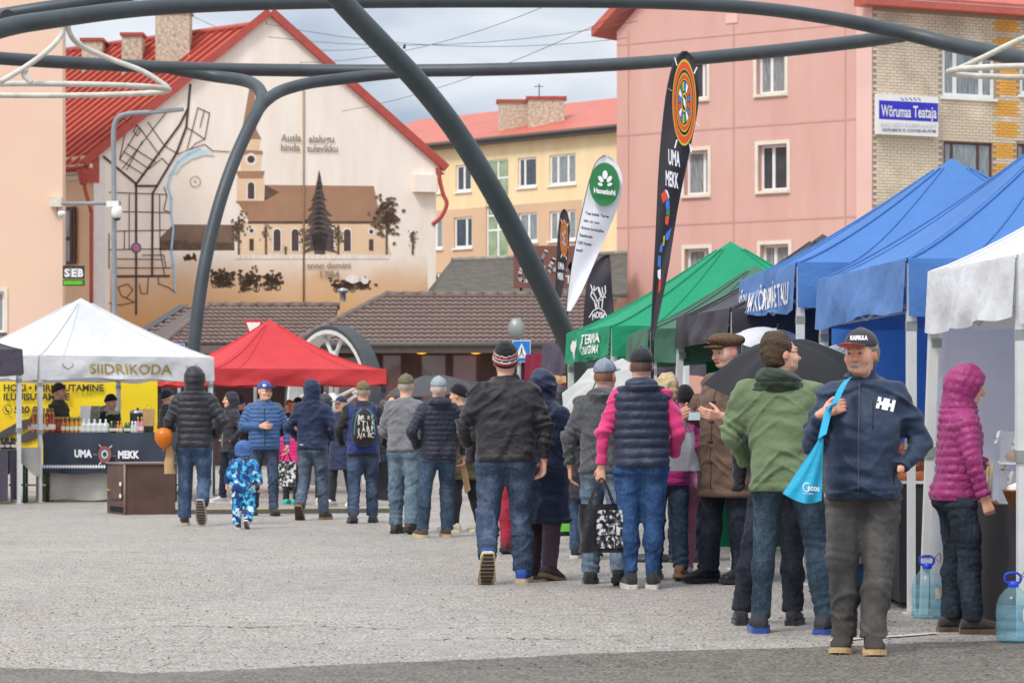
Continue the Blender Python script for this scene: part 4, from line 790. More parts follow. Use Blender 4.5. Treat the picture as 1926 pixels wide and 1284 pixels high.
side_wall('tent_wall', 'blue fabric wall hung across inside the blue tents', (2.45, 22.9, 0), (5.4, 22.6, 0), .0, 2.05, cloth('bluewall', '5a98e6', .5))
side_wall('tent_wall', 'white fabric wall behind the pastry table', (2.72, 19.45, 0), (5.0, 19.6, 0), .05, 2.05, cloth('whitewall', 'efeef5', .45))
side_wall('tent_wall', 'dark green fabric wall at the rear of the green tents', (1.9, 29.2, 0), (4.2, 29.4, 0), .02, 2.0, cloth('dgwall', '0f5a3c'))
side_wall('tent_wall', 'dark grey fabric wall inside the black tent', (2.0, 26.6, 0), (4.2, 26.9, 0), .9, 2.1, M_tbl)
# ================================================================ feather flags
def flag(label, L, Rr, d, m, polex, rows=40, cols=8, wav=.05):
    t = thing('feather_flag', label, 'flag', ((polex - 963) / FPX * d, d, 0), 0, 'feather flags')
    Lp, Rp = spline([Vector((x, y, 0)) for x, y in L], 10), spline([Vector((x, y, 0)) for x, y in Rr], 10)
    ys = sorted({p.y for p in Lp}); y0, y1 = max(Lp[0].y, Rp[0].y), min(Lp[-1].y, Rp[-1].y)
    def ex(path, y):
        for a, c in zip(path[:-1], path[1:]):
            if a.y <= y <= c.y or c.y <= y <= a.y: return a.x + (c.x - a.x) * ((y - a.y) / ((c.y - a.y) or 1))
        return path[-1].x if y > path[-1].y else path[0].x
    def f(u, v):
        y = y0 + (y1 - y0) * v; xl, xr = ex(Lp, y), ex(Rp, y); x = xl + (xr - xl) * u; q = P(x, y, d); q.y += wav * math.sin(u * 3 + v * 9) * u; return q
    b = MB(); b.grid(lambda u, v: f(v, u), rows, cols); obj('cloth', b, m, t, True)
    b = MB(); b.tube([Vector(((polex - 963) / FPX * d, d + .02, 0))] + [P(p.x + .6, p.y, d + .02) for p in Lp[::-1][::4]] , .016, 6); obj('mast', b, M_blackpl, t, True)
    b = MB(); b.lathe([(.0, .0), (.28, .0), (.28, .04), (.05, .07), (.04, .25), (0, .25)], ((polex - 963) / FPX * d, d, 0), 14); obj('base', b, M_dkgrey, t, True)
    return t
M_ink = mat('flag_black', '38333b', .6, .08, 2, bump=.2, bscale=8); M_or = mat('print_orange', 'e0502c', .6, .05); M_ye = mat('print_yellow', 'c9b83a', .6, .05); M_pb = mat('print_blue', '3f78c8', .6, .05); M_pg = mat('print_green', '3c8a44', .6, .05); M_pw = mat('print_white', 'efedf0', .6, .03)
UMA = [(1288, 96), (1272, 112), (1260, 150), (1250, 215), (1241, 320), (1235, 450), (1229, 560), (1226, 640)]
UMR = [(1292, 96), (1306, 112), (1313, 150), (1312, 205), (1296, 290), (1276, 390), (1258, 500), (1240, 590), (1229, 640)]
def uma_print(t, d, cx, cy, rx, ry, k, tx, lay=.1):
    f = lambda x, y, o=0: P(x, y, d - lay - o)
    def ring(r0, r1, m, o, seg=36, name='ring_print'):
        b = MB()
        for i in range(seg):
            a0, a1 = 6.28318 * i / seg, 6.28318 * (i + 1) / seg; b.poly([f(cx + rx * r * math.cos(a) + .0, cy + ry * r * math.sin(a), o) for r, a in ((r0, a0), (r1, a0), (r1, a1), (r0, a1))])
        obj(name, b, m, t, True)
    for r0, r1, m, o in ((.96, 1.02, M_ye, 0), (.8, .96, M_or, .002), (.77, .8, M_ye, 0), (.66, .7, M_ye, 0), (.56, .66, M_or, .002), (.53, .56, M_ye, 0), (.18, .24, M_ye, 0)): ring(r0, r1, m, o)
    rnd = random.Random(3); cols = [M_or, M_pb, M_pw, M_pg, M_ye, M_pb, M_pw]
    for i in range(16):
        a0, a1 = 6.283 * i / 16, 6.283 * (i + .85) / 16; b = MB(); b.poly([f(cx + rx * r * math.cos(a), cy + ry * r * math.sin(a), .004) for r, a in ((.28, a0), (.5, a0), (.5, a1), (.28, a1))]); obj('patch_print', b, cols[i % 7], t, True)
    b = MB(); b.poly([f(cx + x * rx, cy + y * ry, .004) for x, y in ((-.12, -.15), (.1, -.05), (.12, .15), (-.06, .05))]); obj('patch_print', b, M_pw, t, True)
    b = MB()
    for a in (-125, -40, 195, 25, 125, 65):
        a = R(a); x0, y0, x1, y1 = cx + rx * 1.08 * math.cos(a), cy + ry * 1.06 * math.sin(a), cx + rx * 1.42 * math.cos(a), cy + ry * 1.3 * math.sin(a); b.poly([f(x0 - 1.2 * k, y0), f(x0 + 1.2 * k, y0 + 1), f(x1 + 1.2 * k, y1 + 1), f(x1 - 1.2 * k, y1)])
    for s, x, y, w, h in tx: letter(b, s, lambda u, v, x=x, y=y: f(x + u - v * .05 * 0, y - v + u * .25), w=w, h=h, bold=.03)
    obj('lettering', b, M_pw, t, True)
FU = flag('tall black UMA MEKK feather flag with a big orange spiral by the green tents', UMA, UMR, 26.8, M_ink, 1226)
uma_print(FU, 26.8, 1287, 193, 22, 80, 1, [('UMA', 1257, 308, 22, 27), ('MEKK', 1252, 348, 24, 27)])
tail = [((1243, 366), (1251, 357), (1257, 372), (1247, 382), M_or), ((1251, 357), (1255, 358), (1259, 371), (1256, 374), M_pw), ((1252, 380), (1258, 372), (1260, 392), (1253, 396), M_pb), ((1253, 397), (1260, 393), (1259, 405), (1253, 405), M_pg), ((1252, 407), (1259, 406), (1256, 424), (1251, 420), M_or), ((1252, 440), (1263, 428), (1258, 450), (1252, 452), M_pb), ((1248, 444), (1251, 443), (1249, 462), (1246, 462), M_ye), ((1242, 462), (1248, 452), (1245, 474), (1240, 474), M_pb), ((1238, 480), (1243, 482), (1242, 505), (1237, 500), M_pb), ((1237, 508), (1243, 506), (1242, 530), (1237, 520), M_pw), ((1239, 530), (1244, 520), (1242, 545), (1238, 552), M_or)]
for *q, m_ in tail: obj('patch_print', MB().poly([P(x, y, 26.7) for x, y in q]), m_, FU, True)
FW = flag('white feather flag with a green round leaf badge and black lines of text', [(1138, 293), (1122, 306), (1108, 345), (1093, 410), (1081, 470), (1070, 540), (1066, 585)], [(1142, 293), (1158, 304), (1170, 335), (1166, 375), (1148, 425), (1122, 485), (1094, 548), (1073, 588)], 40, mat('flag_white', 'e6e6ee', .6, .04, 2), 1067)
lay = 39.88; b = MB(); b.poly([P(1137 + 30 * math.cos(a) * .95, 347 + 41 * math.sin(a), lay) for a in [6.283 * k / 28 for k in range(28)]]); obj('badge', b, mat('badge_green', '2f7d49', .6, .05), FW, True)
b = MB()
for dx, dy, w, h, rot in ((0, -16, 5, 17, 0), (-8, -8, 4, 14, -.6), (8, -8, 4, 14, .6), (-9, 2, 3, 10, -1.2), (9, 2, 3, 10, 1.2)):
    pts = []
    for k in range(10): a = 6.283 * k / 10; x, y = w * math.cos(a), h * .5 * math.sin(a); pts.append(P(1138 + dx + x * math.cos(rot) - y * math.sin(rot), 345 + dy + x * math.sin(rot) + y * math.cos(rot), lay - .02 - .003 * abs(dx)))
    b.poly(pts)
letter(b, 'HaxatioN', lambda u, v: P(1117 + u, 362 - v + u * .14, lay - .05), w=40, h=9, bold=.04)
for k in range(44): a = 6.283 * k / 44; x, y = 1137 + 32.5 * math.cos(a), 347 + 46 * math.sin(a)
obj('badge_print', b, M_pw, FW, True)
b = MB()
for i, (s, w) in enumerate((('Tee kehäl Terve', 44), ('talv on uus', 30), ('Ihitme kodusüke', 42), ('Eestimah', 24), ('CBD kanepi-', 27), ('teed!', 13))): letter(b, s, lambda u, v, i=i: P(1101 - 3.6 * i + u, 403 + 13.8 * i - v + u * .17, lay), w=w, h=5.2, bold=.04)
obj('lettering', b, mat('print_black', '1f1f22', .6), FW, True)
FM = flag('black feather flag with white line drawing of antlers and lettering by the green tent', [(1144, 479), (1128, 487), (1112, 512), (1103, 550), (1099, 600), (1098, 640)], [(1147, 479), (1149, 505), (1151, 540), (1155, 580), (1160, 640)], 38, M_ink, 1098)
b = MB(); fz = lambda x, y: P(x, y, 37.87)
for s in ([(1111, 535), (1114, 545), (1111, 556), (1118, 566), (1121, 580)], [(1118, 538), (1116, 550), (1122, 562), (1122, 580)], [(1113, 552), (1124, 540), (1130, 558), (1121, 570)], [(1138, 537), (1139, 550), (1134, 560), (1132, 580)], [(1126, 562), (1126, 580)], [(1120, 564), (1133, 564)], [(1124, 540), (1126, 540), (1133, 560)], [(1108, 597), (1116, 584), (1126, 579), (1136, 585), (1142, 596)], [(1132, 540), (1134, 552), (1139, 560)]):
    for (x0, y0), (x1, y1) in zip(s[:-1], s[1:]):
        L_ = math.hypot(x1 - x0, y1 - y0); nx, ny = -(y1 - y0) / L_ * .9, (x1 - x0) / L_ * .9; b.poly([fz(x0 + nx, y0 + ny), fz(x1 + nx, y1 + ny), fz(x1 - nx, y1 - ny), fz(x0 - nx, y0 - ny)])
letter(b, 'MOISK', lambda u, v: fz(1114 + u, 602 - v - 5 * math.sin(u / 24 * 3.1)), w=25, h=11, bold=.03); obj('print', b, M_pw, FM, True)
FS = flag('small distant black UMA MEKK feather flag beside the steel pipe', [(1061, 393), (1054, 405), (1050, 440), (1048, 480), (1046, 520), (1046, 560)], [(1063, 393), (1069, 405), (1072, 430), (1069, 470), (1063, 520), (1055, 560)], 52, M_ink, 1046)
uma_print(FS, 52, 1061, 448, 7, 34, .5, [('UMA', 1050, 505, 11, 12), ('MEKK', 1049, 524, 11, 12)], .15)

# ================================================================ stall furniture
M_navycl = mat('navy_cloth', '39424f', .75, .1, 3, bump=.4, bscale=6); M_grycl = mat('grey_linen', 'c4c0b8', .9, .08, 5, bump=.4, bscale=40)
M_green = mat('green_tube', '1e5a40', .5, .1); M_wood = mat('pine', 'b8906a', .7, .2, 6, aniso=(1, 8, 8)); M_ply = mat('brown_ply', '5f463e', .6, .18, 3, bump=.15, bscale=90)
tt = thing('market_table', 'long table carrying bottles under the white tent', 'table', (-6.05, 45.6, 0))
b = MB(); b.box(-7.15, -5.0, 45.2, 45.95, 1.0, 1.035); obj('tabletop', b, M_wood, tt, True)
for x in (-7.05, -5.1):
    b = MB()
    for y in (45.28, 45.86): b.tube([(x, y, 0), (x, y, 1.0)], .02, 6)
    b.tube([(x, 45.28, .25), (x, 45.86, .25)], .015, 6); obj('trestle', b, M_green, tt, True)
def drape(name, label, x0, x1, y0, y1, ztop, zf, m, cat='tablecloth', side=True, group=None, par=None):
    """cloth laid over a table: top, rippled front and sides"""
    b = MB(); ph = random.uniform(0, 6)
    path = [(x0, y1), (x0, y0), (x1, y0), (x1, y1)]
    b.poly([(x0, y0, ztop), (x1, y0, ztop), (x1, y1, ztop), (x0, y1, ztop)])
    for (ax, ay), (cx, cy) in zip(path[:-1], path[1:]):
        n = Vector((cy - ay, -(cx - ax), 0)).normalized(); L_ = math.hypot(cx - ax, cy - ay)
        b.grid(lambda u, v: Vector((ax + (cx - ax) * u, ay + (cy - ay) * u, ztop + (zf - ztop) * v - .01 * math.sin(u * L_ * 9 + ph) * v)) + n * (.015 + (.03 * math.sin(u * L_ * 8 + ph) + .015 * math.sin(u * L_ * 19)) * v), int(8 + L_ * 22), 8)
    return tag(obj(name, b, m), label, cat, group)
tcl = drape('tablecloth', 'dark navy UMA MEKK tablecloth with white diamond border on the bottle table', -7.08, -5.05, 45.1, 46.0, 1.045, .43, M_navycl)
yf = 45.0
def onp(x, y, o=0): return P(x, y, yf - o)
b = MB(); letter(b, 'UMA', lambda u, v: onp(140 + u, 859 - v), w=33, h=13, bold=.05); letter(b, 'MEKK', lambda u, v: onp(222 + u, 861 - v), w=40, h=13, bold=.05)
for i in range(24): x, y = 79 + i * 5.1, 877; b.poly([onp(x - 2.6, y), onp(x, y + 4), onp(x + 2.6, y), onp(x, y - 4)])
for a in (-120, -50, 180, 8, 120, 58): a = R(a); b.poly([onp(197 + 14 * math.cos(a) - .8, 854 + 16 * math.sin(a)), onp(197 + 14 * math.cos(a) + .8, 854 + 16 * math.sin(a) + .5), onp(197 + 21 * math.cos(a) + .8, 854 + 22 * math.sin(a) + .5), onp(197 + 21 * math.cos(a) - .8, 854 + 22 * math.sin(a))])
obj('lettering', b, M_pw, tcl)
for r0, r1, m_ in ((0, 15.5, mat('print_rust', 'a2573f', .7)), (0, 9.5, M_pb), (0, 7.5, M_pw), (0, 5.5, M_pg), (0, 3, M_ink)):
    b = MB(); b.poly([onp(197 + r1 * .8 * math.cos(a), 854 + r1 * math.sin(a), .001 * (20 - r1)) for a in [6.283 * k / 20 for k in range(20)]]); obj('ring_print', b, m_, tcl)
drape('crate_cover', 'pale grey linen cover hanging to the ground under the navy tablecloth', -7.0, -5.95, 45.3, 45.8, .62, .03, M_grycl, 'cloth')
tag(obj('cardboard_box', MB().box(-7.25, -7.05, 45.5, 45.9, .01, .5), mat('cardboard', 'b08a5e', .9, .1)), 'brown cardboard box on the ground behind the two silver tent legs', 'box')
ft = thing('trestle_table', 'small trestle table with green legs and a beige cloth behind silver tent legs', 'table', (-7.3, 44.9, 0))
b = MB(); b.box(-7.62, -7.1, 44.75, 45.1, .78, .81); obj('tabletop', b, M_wood, ft, True)
for y in (44.8, 45.05): b = MB(); b.tube([(-7.32, y, 0), (-7.32, y, .78)], .02, 6); b.tube([(-7.32, y, .6), (-7.2, y, .76)], .014, 6); obj('leg', b, M_green, ft, True)
b = MB(); b.grid(lambda u, v: Vector((-7.66 + .6 * u, 44.72 - .02 * math.sin(u * 12), .83 - v * (.28 + .26 * abs(u - .5) + .05 * math.sin(u * 9)))), 20, 8); obj('beige_cloth', b, M_grycl, ft, True)
b = MB(); b.box(-7.55, -7.0, 44.8, 44.86, .25, .28); obj('bench_board', b, M_wood, ft, True)
drape('tablecloth', 'dark plum tablecloth on the table at the picture edge', -8.4, -7.42, 44.0, 44.7, .80, .05, cloth('plumcloth', '4f4a58', 0), 'tablecloth')
# bottles
def bottle_mesh(kind):
    pr = {'tall': ([(0, 0), (.036, 0), (.038, .01), (.038, .16), (.03, .19), (.015, .235), (.013, .30)], .30), 'slim': ([(0, 0), (.03, 0), (.032, .01), (.032, .12), (.024, .15), (.012, .18), (.011, .225)], .225), 'flask': ([(0, 0), (.055, 0), (.06, .012), (.06, .10), (.05, .135), (.018, .15), (.015, .19)], .19), 'small': ([(0, 0), (.028, 0), (.03, .008), (.03, .09), (.02, .12), (.012, .135), (.011, .16)], .16)}[kind]
    b = MB(); b.lathe(pr[0], seg=12); h = pr[1]; r = max(p[0] for p in pr[0])
    c = MB(); c.lathe([(.012, h - .03), (.0155, h - .028), (.0155, h + .012), (0, h + .014)], seg=10)
    l_ = MB(); l_.lathe([(r + .001, h * .16), (r + .0015, h * .42)], seg=12); return b.mesh('glass'), c.mesh('cap'), l_.mesh('label_band')
BM = {k: bottle_mesh(k) for k in ('tall', 'slim', 'flask', 'small')}
def cm(me, m): q = me.copy(); q.materials.clear(); q.materials.append(m); return q
bc = {'amber': mat('glass_amber', 'a8481a', .12, .2, 8, spec=.8), 'red': mat('glass_red', '9a2a16', .12, .2, 8, spec=.8), 'orange': mat('glass_orange', 'c87818', .12, .2, 8, spec=.8), 'yellow': mat('glass_yellow', 'cf9a2a', .12, .2, 8, spec=.8), 'clear': mat('glass_clear', 'c3cacb', .1, .1, 8, spec=.8), 'green': mat('glass_green', '1f5a2c', .12, .2, 8, spec=.8), 'dark': mat('glass_dark', '2a1a16', .12, .2, 8, spec=.8), 'pink': mat('glass_pink', 'd98088', .12, .1, 8, spec=.8)}
M_gcap = mat('gold_cap', 'b9a05a', .4, .1, metal=.5); M_lab = mat('paper_label', 'e4ddd0', .8, .15, 30)
nb = {}
BC = {}
def bottle(kind, c, x, y, z, label, group='bottles on the navy table', lab=True):
    k = (kind, c)
    if k not in BC: BC[k] = (cm(BM[kind][0], bc[c]), cm(BM[kind][1], M_gcap if c not in ('clear', 'dark') else (M_white if c == 'clear' else M_blackpl)), cm(BM[kind][2], M_lab))
    t = thing('bottle', label, 'bottle', (x, y, z), 0, group)
    for nm, me in zip(('glass', 'cap', 'label_band'), BC[k]):
        if nm == 'label_band' and not lab: continue
        o = bpy.data.objects.new(nm, me); COL.objects.link(o); o.parent = t
def px2x(x, d): return (x - 963) / FPX * d
zt = 1.048
ORD = ['first', 'second', 'third', 'fourth', 'fifth', 'sixth', 'seventh', 'eighth', 'ninth']
for i in range(8): bottle('tall', 'amber', px2x(62 + i * 5.2, 45.5), 45.5 + .02 * (i % 2), zt + .06, '%s tall gold-necked amber bottle from the tent leg in the raised rear row' % ORD[i], 'tall amber bottles in the rear row', lab=False)
for i in range(9): bottle('tall' if i % 3 else 'slim', ('amber', 'orange', 'amber', 'red')[i % 4], px2x(57 + i * 5.4, 45.25), 45.25, zt, '%s amber bottle in the front row counted from the silver tent leg' % ORD[i], 'front amber bottles by the tent leg')
for i in range(5): bottle('slim', 'red', px2x(104 + i * 3.9, 45.3), 45.3, zt, '%s slim red bottle counted from the amber ones on the navy table' % ORD[i], 'red orange bottles', lab=False)
for i in range(9): bottle('slim', 'orange' if i < 4 else 'yellow', px2x(119 + i * 4.2, 45.24), 45.24 + .05 * (i % 2), zt, '%s slim golden bottle counted from the red ones towards the leaflets' % ORD[i], 'golden bottles', lab=i % 2 == 0)
for i in range(5): bottle('flask', 'clear', px2x(157 + i * 10.5, 45.26), 45.26, zt, '%s squat clear flask counted from the golden bottles' % ORD[i], 'clear flasks')
for i in range(4): bottle('small', ('green', 'dark', 'orange', 'yellow')[i], px2x(210 + i * 6, 45.22), 45.22, zt, 'small %s bottle near the woman vendor in a black hat' % ('green', 'black', 'orange', 'yellow')[i], 'small bottles by the woman vendor')
for i in range(4): bottle('small', 'green' if i < 2 else 'clear', px2x(237 + i * 6, 45.22), 45.22, zt, 'small %s bottle, %s of four before the pink bottles' % ('green' if i < 2 else 'clear', ORD[i]), 'small bottles by the pink ones')
for i in range(2): bottle('slim', 'pink', px2x(260 + i * 6.5, 45.24), 45.24, zt, 'pink bottle %s on the navy table' % ('beside the small clear ones', 'beside the steel urn')[i], 'pink bottles')
for i in range(5): bottle('small', 'dark', px2x(4 + i * 5.5, 44.3), 44.3 + .06 * (i % 2), .81, '%s dark bottle from the picture edge on the plum cloth' % ORD[i], 'dark bottles on the plum cloth')
lf = thing('leaflet_stand', 'white leaflets standing upright among the bottles', 'leaflet stand', (px2x(168, 45.6), 45.6, zt))
for x0, x1, m_ in ((150, 169, M_white), (170, 187, mat('photo_print', '9a8f86', .6, .4, 9, c2='4f5a4a'))): b = MB(); q0, q1 = P(x0, 763, 45.6), P(x1, 799, 45.6); b.prism([(q0.x, 45.6, q1.z), (q1.x, 45.6, q1.z), (q1.x, 45.68, q0.z), (q0.x, 45.68, q0.z)], (0, .01, 0)); obj('sheet', b, m_, lf, True)
b = MB(); b.prism([(lf.location.x - .15, 45.62, zt), (lf.location.x + .12, 45.62, zt), (lf.location.x, 45.75, zt + .25)], (0, .02, 0)); obj('easel', b, M_wood, lf, True)
urn = thing('steel_urn', 'shiny steel drink urn at the end of the bottle table', 'urn', (px2x(259, 45.7), 45.7, zt)); M_steel = mat('steel', 'a9abac', .22, .08, metal=.9)
obj('body', MB().lathe([(0, 0), (.12, 0), (.12, .28), (.125, .285), (.125, .31), (.1, .34), (0, .35)], seg=20), M_steel, urn); obj('knob', MB().lathe([(0, .35), (.02, .352), (.02, .375), (0, .38)], seg=8), M_blackpl, urn); obj('tap', MB().tube([(0, -.12, .05), (0, -.17, .05), (0, -.17, .01)], .012, 6), M_blackpl, urn)
pbg = thing('paper_bag', 'brown paper bag with handle standing by the steel urn', 'paper bag', (px2x(279, 45.4), 45.4, zt)); M_kraft = mat('kraft_paper', 'b79468', .85, .12, 8, bump=.3, bscale=12)
obj('bag', MB().prism([(-.08, 0, .10), (.08, 0, .10), (.085, .02, .36), (-.085, .02, .36)], (0, .08, 0)), M_kraft, pbg); obj('handle', MB().tube(spline([(-.04, .02, .36), (-.03, .02, .42), (.03, .02, .42), (.04, .02, .36)], 4), .004, 5), M_kraft, pbg); obj('stand', MB().box(-.07, .07, 0, .1, 0, .1), M_blackpl, pbg)
# yellow skating banner
yb = thing('yellow_banner', 'big yellow banner lettered for skating hung behind the vendors', 'banner', (px2x(140, 50.5), 50.5, 0)); M_yb = mat('banner_yellow', 'f4e01e', .6, .06, 1.4, c2='f0c022'); M_kn = mat('banner_black', '3a3633', .6)
b = MB(); q0, q1 = P(-60, 706, 50.5), P(296, 870, 50.5); b.grid(lambda u, v: Vector((q0.x + (q1.x - q0.x) * u, 50.5 + .02 * math.sin(u * 14), q0.z + (q1.z - q0.z) * v)), 30, 6); obj('sheet', b, M_yb, yb, True)
b = MB(); fb = lambda x, y: P(x, y, 50.44)
for s, x, y, w, h in (('HOKI • KIIRUISUTAMINE', 7, 735, 188, 12), ('ILUUISUTAMINE', 7, 752, 124, 12), ('520 8', 27, 776, 44, 12)): letter(b, s, lambda u, v, x=x, y=y: fb(x + u, y - v), w=w, h=h, bold=.035)
obj('lettering', b, M_kn, yb, True)
b = MB()
for k in range(28): a0, a1 = 6.283 * k / 28, 6.283 * (k + 1) / 28; b.poly([fb(14 + r * math.cos(a), 770 + r * math.sin(a) * 1.1) for r, a in ((7.6, a0), (8.8, a0), (8.8, a1), (7.6, a1))])
b.tube([fb(11, 765), fb(11.5, 771), fb(17, 775)], .014, 5); obj('phone_symbol', b, M_kn, yb, True)
b = MB()
for pts in ([(-10, 818), (40, 790), (100, 778), (100, 790), (60, 800), (0, 830)], [(20, 830), (70, 800), (130, 788), (160, 782), (120, 800), (50, 832)], [(120, 800), (170, 770), (230, 752), (200, 775), (150, 800)]): b.poly([fb(x, y) for x, y in pts])
obj('streak_print', b, mat('banner_streak', '4b4a48', .6), yb, True)
for x in (2, 292): b = MB(); b.tube([(px2x(x, 50.6), 50.6, 0), (px2x(x, 50.6), 50.6, 2.0)], .03, 6); obj('post', b, mat('yellow_post', 'e3d51e', .6), yb, True)
# brown plywood box
bx = thing('plywood_box', 'brown plywood power box with a small hatch standing on the asphalt', 'box', (0, 0, 0))
o0, o1, o2 = G(197, 967), G(236, 967.5), G(332, 966); o0 = Vector((o0.x, 39.5, 0)); o1 = Vector((o1.x, 39.3, 0)); hb = .66; d1 = Vector((o2.x - o1.x, .25, 0)); bx.location = o1
l0 = Vector((px2x(197, 39.9), 40.15, 0)); 
b = MB(); b.prism([l0, o1, o1 + d1, l0 + d1], (0, 0, hb)); obj('shell', b, M_ply, bx, True)
b = MB(); b.prism([l0 + Vector((-.02, -.02, hb + .003)), o1 + Vector((0, -.03, hb + .003)), o1 + d1 + Vector((.02, -.02, hb + .003)), l0 + d1 + Vector((0, .02, hb + .003))], (0, 0, .02)); obj('lid', b, mat('wet_ply', '8a7468', .35, .15, 4), bx, True)
lf_ = (o1 - l0); nn = Vector((lf_.y, -lf_.x, 0)).normalized(); nn = nn if nn.y < 0 else -nn
def onl(u, z, o=.004): q = l0 + lf_ * u + nn * o; return Vector((q.x, q.y, z))
def slab(u0, u1, z0, z1, o0, o1): return MB().prism([onl(u0, z0, o0), onl(u1, z0, o0), onl(u1, z1, o0), onl(u0, z1, o0)], nn * (o1 - o0))
ht = obj('hatch', slab(.22, .86, .2, .43, .003, .02), M_ply, bx, True); obj('latch', slab(.06, .3, .30, .325, .021, .04), M_gold, ht, True)
for z in (.22, .38): obj('hinge', slab(.8, .9, z, z + .05, .021, .028), M_white, ht, True)
obj('slot', slab(.2, .9, .03, .10, .003, .008), mat('dark_gap', '15110f', .9), bx, True)
b = MB(); b.tube([o1 + Vector((0, -.015, 0)), o1 + Vector((0, -.015, hb))], .014, 6); obj('corner_edge', b, mat('ply_edge', '9a7f70', .7), bx, True)
# cable ramp
b = MB(); a, c = G(330, 966), G(742, 963); n_ = 9
for i in range(n_):
    t = None
cr_ = thing('cable_ramp', 'black cable protector strip with yellow lid crossing the asphalt', 'cable ramp', a)
for i in range(n_):
    p, q = a.lerp(c, i / n_), a.lerp(c, (i + .985) / n_); b = MB(); b.prism([p + Vector((0, -.18, .004)), p + Vector((0, -.07, .05)), p + Vector((0, .07, .05)), p + Vector((0, .18, .004))], q - p); sg = obj('segment', b, M_blackpl, cr_, True)
    b = MB(); b.prism([p + Vector((0, -.06, .052)), p + Vector((0, -.06, .062)), p + Vector((0, .06, .062)), p + Vector((0, .06, .052))], q - p); obj('lid', b, mat('ramp_yellow', 'c9a93a', .6, .15, 8), sg, True)
b = MB(); q = G(335, 966); b.tube(spline([q + Vector((0, .02, .35)), q + Vector((.08, 0, .25)), q + Vector((.06, -.02, .05)), q + Vector((-.05, 0, .02))], 5), .012, 6); tag(obj('power_cable', b, M_blackpl), 'short black cable running from the plywood box to the ground', 'cable')
b = MB(); b.tube([q + Vector((-.06, -.05, .03)), q + Vector((.14, -.05, .03))], [.03, .025], 8); tag(obj('red_plug', b, mat('plug_red', 'c23028', .5)), 'red power plug lying beside the plywood box', 'plug')

# goods under the red tent
drape('tablecloth', 'pale cloth over a table of goods under the red tent', -3.9, -2.6, 50.6, 51.3, .78, .12, M_grycl)
random.seed(17)
for i, (x, w, h, c) in enumerate(((-3.7, .25, .22, 'c9b9a0'), (-3.35, .2, .3, 'b04a40'), (-3.05, .28, .18, 'd8d4cc'), (-2.75, .18, .26, '4a5a4a'))):
    bx_ = thing('goods_box', '%s box of goods on the pale table under the red tent' % ('tan', 'tall red', 'low white', 'dark green')[i], 'box', (x, 50.95, .785)); obj('carton', MB().box(-w / 2, w / 2, -.12, .12, 0, h), mat('carton_%d' % i, c, .8, .15, 6), bx_); obj('lid', MB().box(-w / 2 - .008, w / 2 + .008, -.128, .128, h + .002, h + .03), mat('carton_lid_%d' % i, 'e2ddd2', .8, .1), bx_)
# --- right-hand stalls
M_bkcl = mat('charcoal_cloth', '3c3a3d', .8, .1, 4, bump=.3, bscale=8)
tb = thing('pastry_table', 'table under a charcoal cloth with pastries in the white stall', 'table', (3.3, 18.2, 0))
f0, f1 = Vector((2.82, 18.95, 0)), Vector((3.12, 17.25, 0)); dd = Vector((.9, .13, 0))
b = MB(); b.prism([f0, f1, f1 + dd, f0 + dd], (0, 0, .02)); o = obj('tabletop', b, M_wood, tb, True); o.location.z = .73
for q in (f0 + dd * .1, f1 + dd * .1, f0 + dd * .9, f1 + dd * .9): b = MB(); b.tube([q, q + Vector((0, 0, .73))], .02, 6); obj('leg', b, M_dkleg, tb, True)
b = MB(); b.poly([f0 + Vector((-.02, 0, .765)), f1 + Vector((-.02, 0, .765)), f1 + dd + Vector((0, 0, .765)), f0 + dd + Vector((0, 0, .765))])
nf = Vector((-.98, -.17, 0)); b.grid(lambda u, v: f0.lerp(f1, u) + nf * (.022 + .02 * math.sin(u * 21) * v) + Vector((0, 0, .765 - v * (.72 - .25 * max(0, 1 - abs(u - .75) * 4)))), 30, 10)
fe = Vector((-.15, -1, 0)).normalized(); b.grid(lambda u, v: f1.lerp(f1 + dd, u) + fe * (.022 + .02 * math.sin(u * 14) * v) + Vector((0, 0, .765 - v * .72)), 16, 8); b.grid(lambda u, v: f0.lerp(f0 + dd, u) - fe * .02 + Vector((0, 0, .765 - v * .72)), 8, 4); tag(obj('tablecloth', b, M_bkcl), 'charcoal tablecloth over the pastry table beside the magenta jacket', 'tablecloth')
M_acr = mat('acrylic', 'dfe3e6', .08, .0, spec=.8)
m = bpy.data.materials.new('clear_plastic'); m.use_nodes = True; n, l = m.node_tree.nodes, m.node_tree.links; tb_ = n.new('ShaderNodeBsdfTransparent'); tb_.inputs[0].default_value = (.93, .95, .96, 1); mxs = n.new('ShaderNodeMixShader'); mxs.inputs[0].default_value = .22; l.new(tb_.outputs[0], mxs.inputs[1]); n['Principled BSDF'].inputs['Roughness'].default_value = .08; n['Principled BSDF'].inputs['Base Color'].default_value = (.8, .84, .86, 1); l.new(n['Principled BSDF'].outputs[0], mxs.inputs[2]); l.new(mxs.outputs[0], n['Material Output'].inputs[0]); M_clear = m
m = bpy.data.materials.new('water_jug_plastic'); m.use_nodes = True; n, l = m.node_tree.nodes, m.node_tree.links; tb_ = n.new('ShaderNodeBsdfTransparent'); tb_.inputs[0].default_value = (.82, .93, .96, 1); mxs = n.new('ShaderNodeMixShader'); mxs.inputs[0].default_value = .16; l.new(tb_.outputs[0], mxs.inputs[1]); n['Principled BSDF'].inputs['Roughness'].default_value = .06; n['Principled BSDF'].inputs['Base Color'].default_value = s2l('b4dae6'); n['Principled BSDF'].inputs['Specular IOR Level'].default_value = .9; l.new(n['Principled BSDF'].outputs[0], mxs.inputs[2]); l.new(mxs.outputs[0], n['Material Output'].inputs[0]); M_jug = m
zt2 = .768
M_bun = mat('bun', 'b98a55', .7, .3, 14, bump=.4, bscale=40)
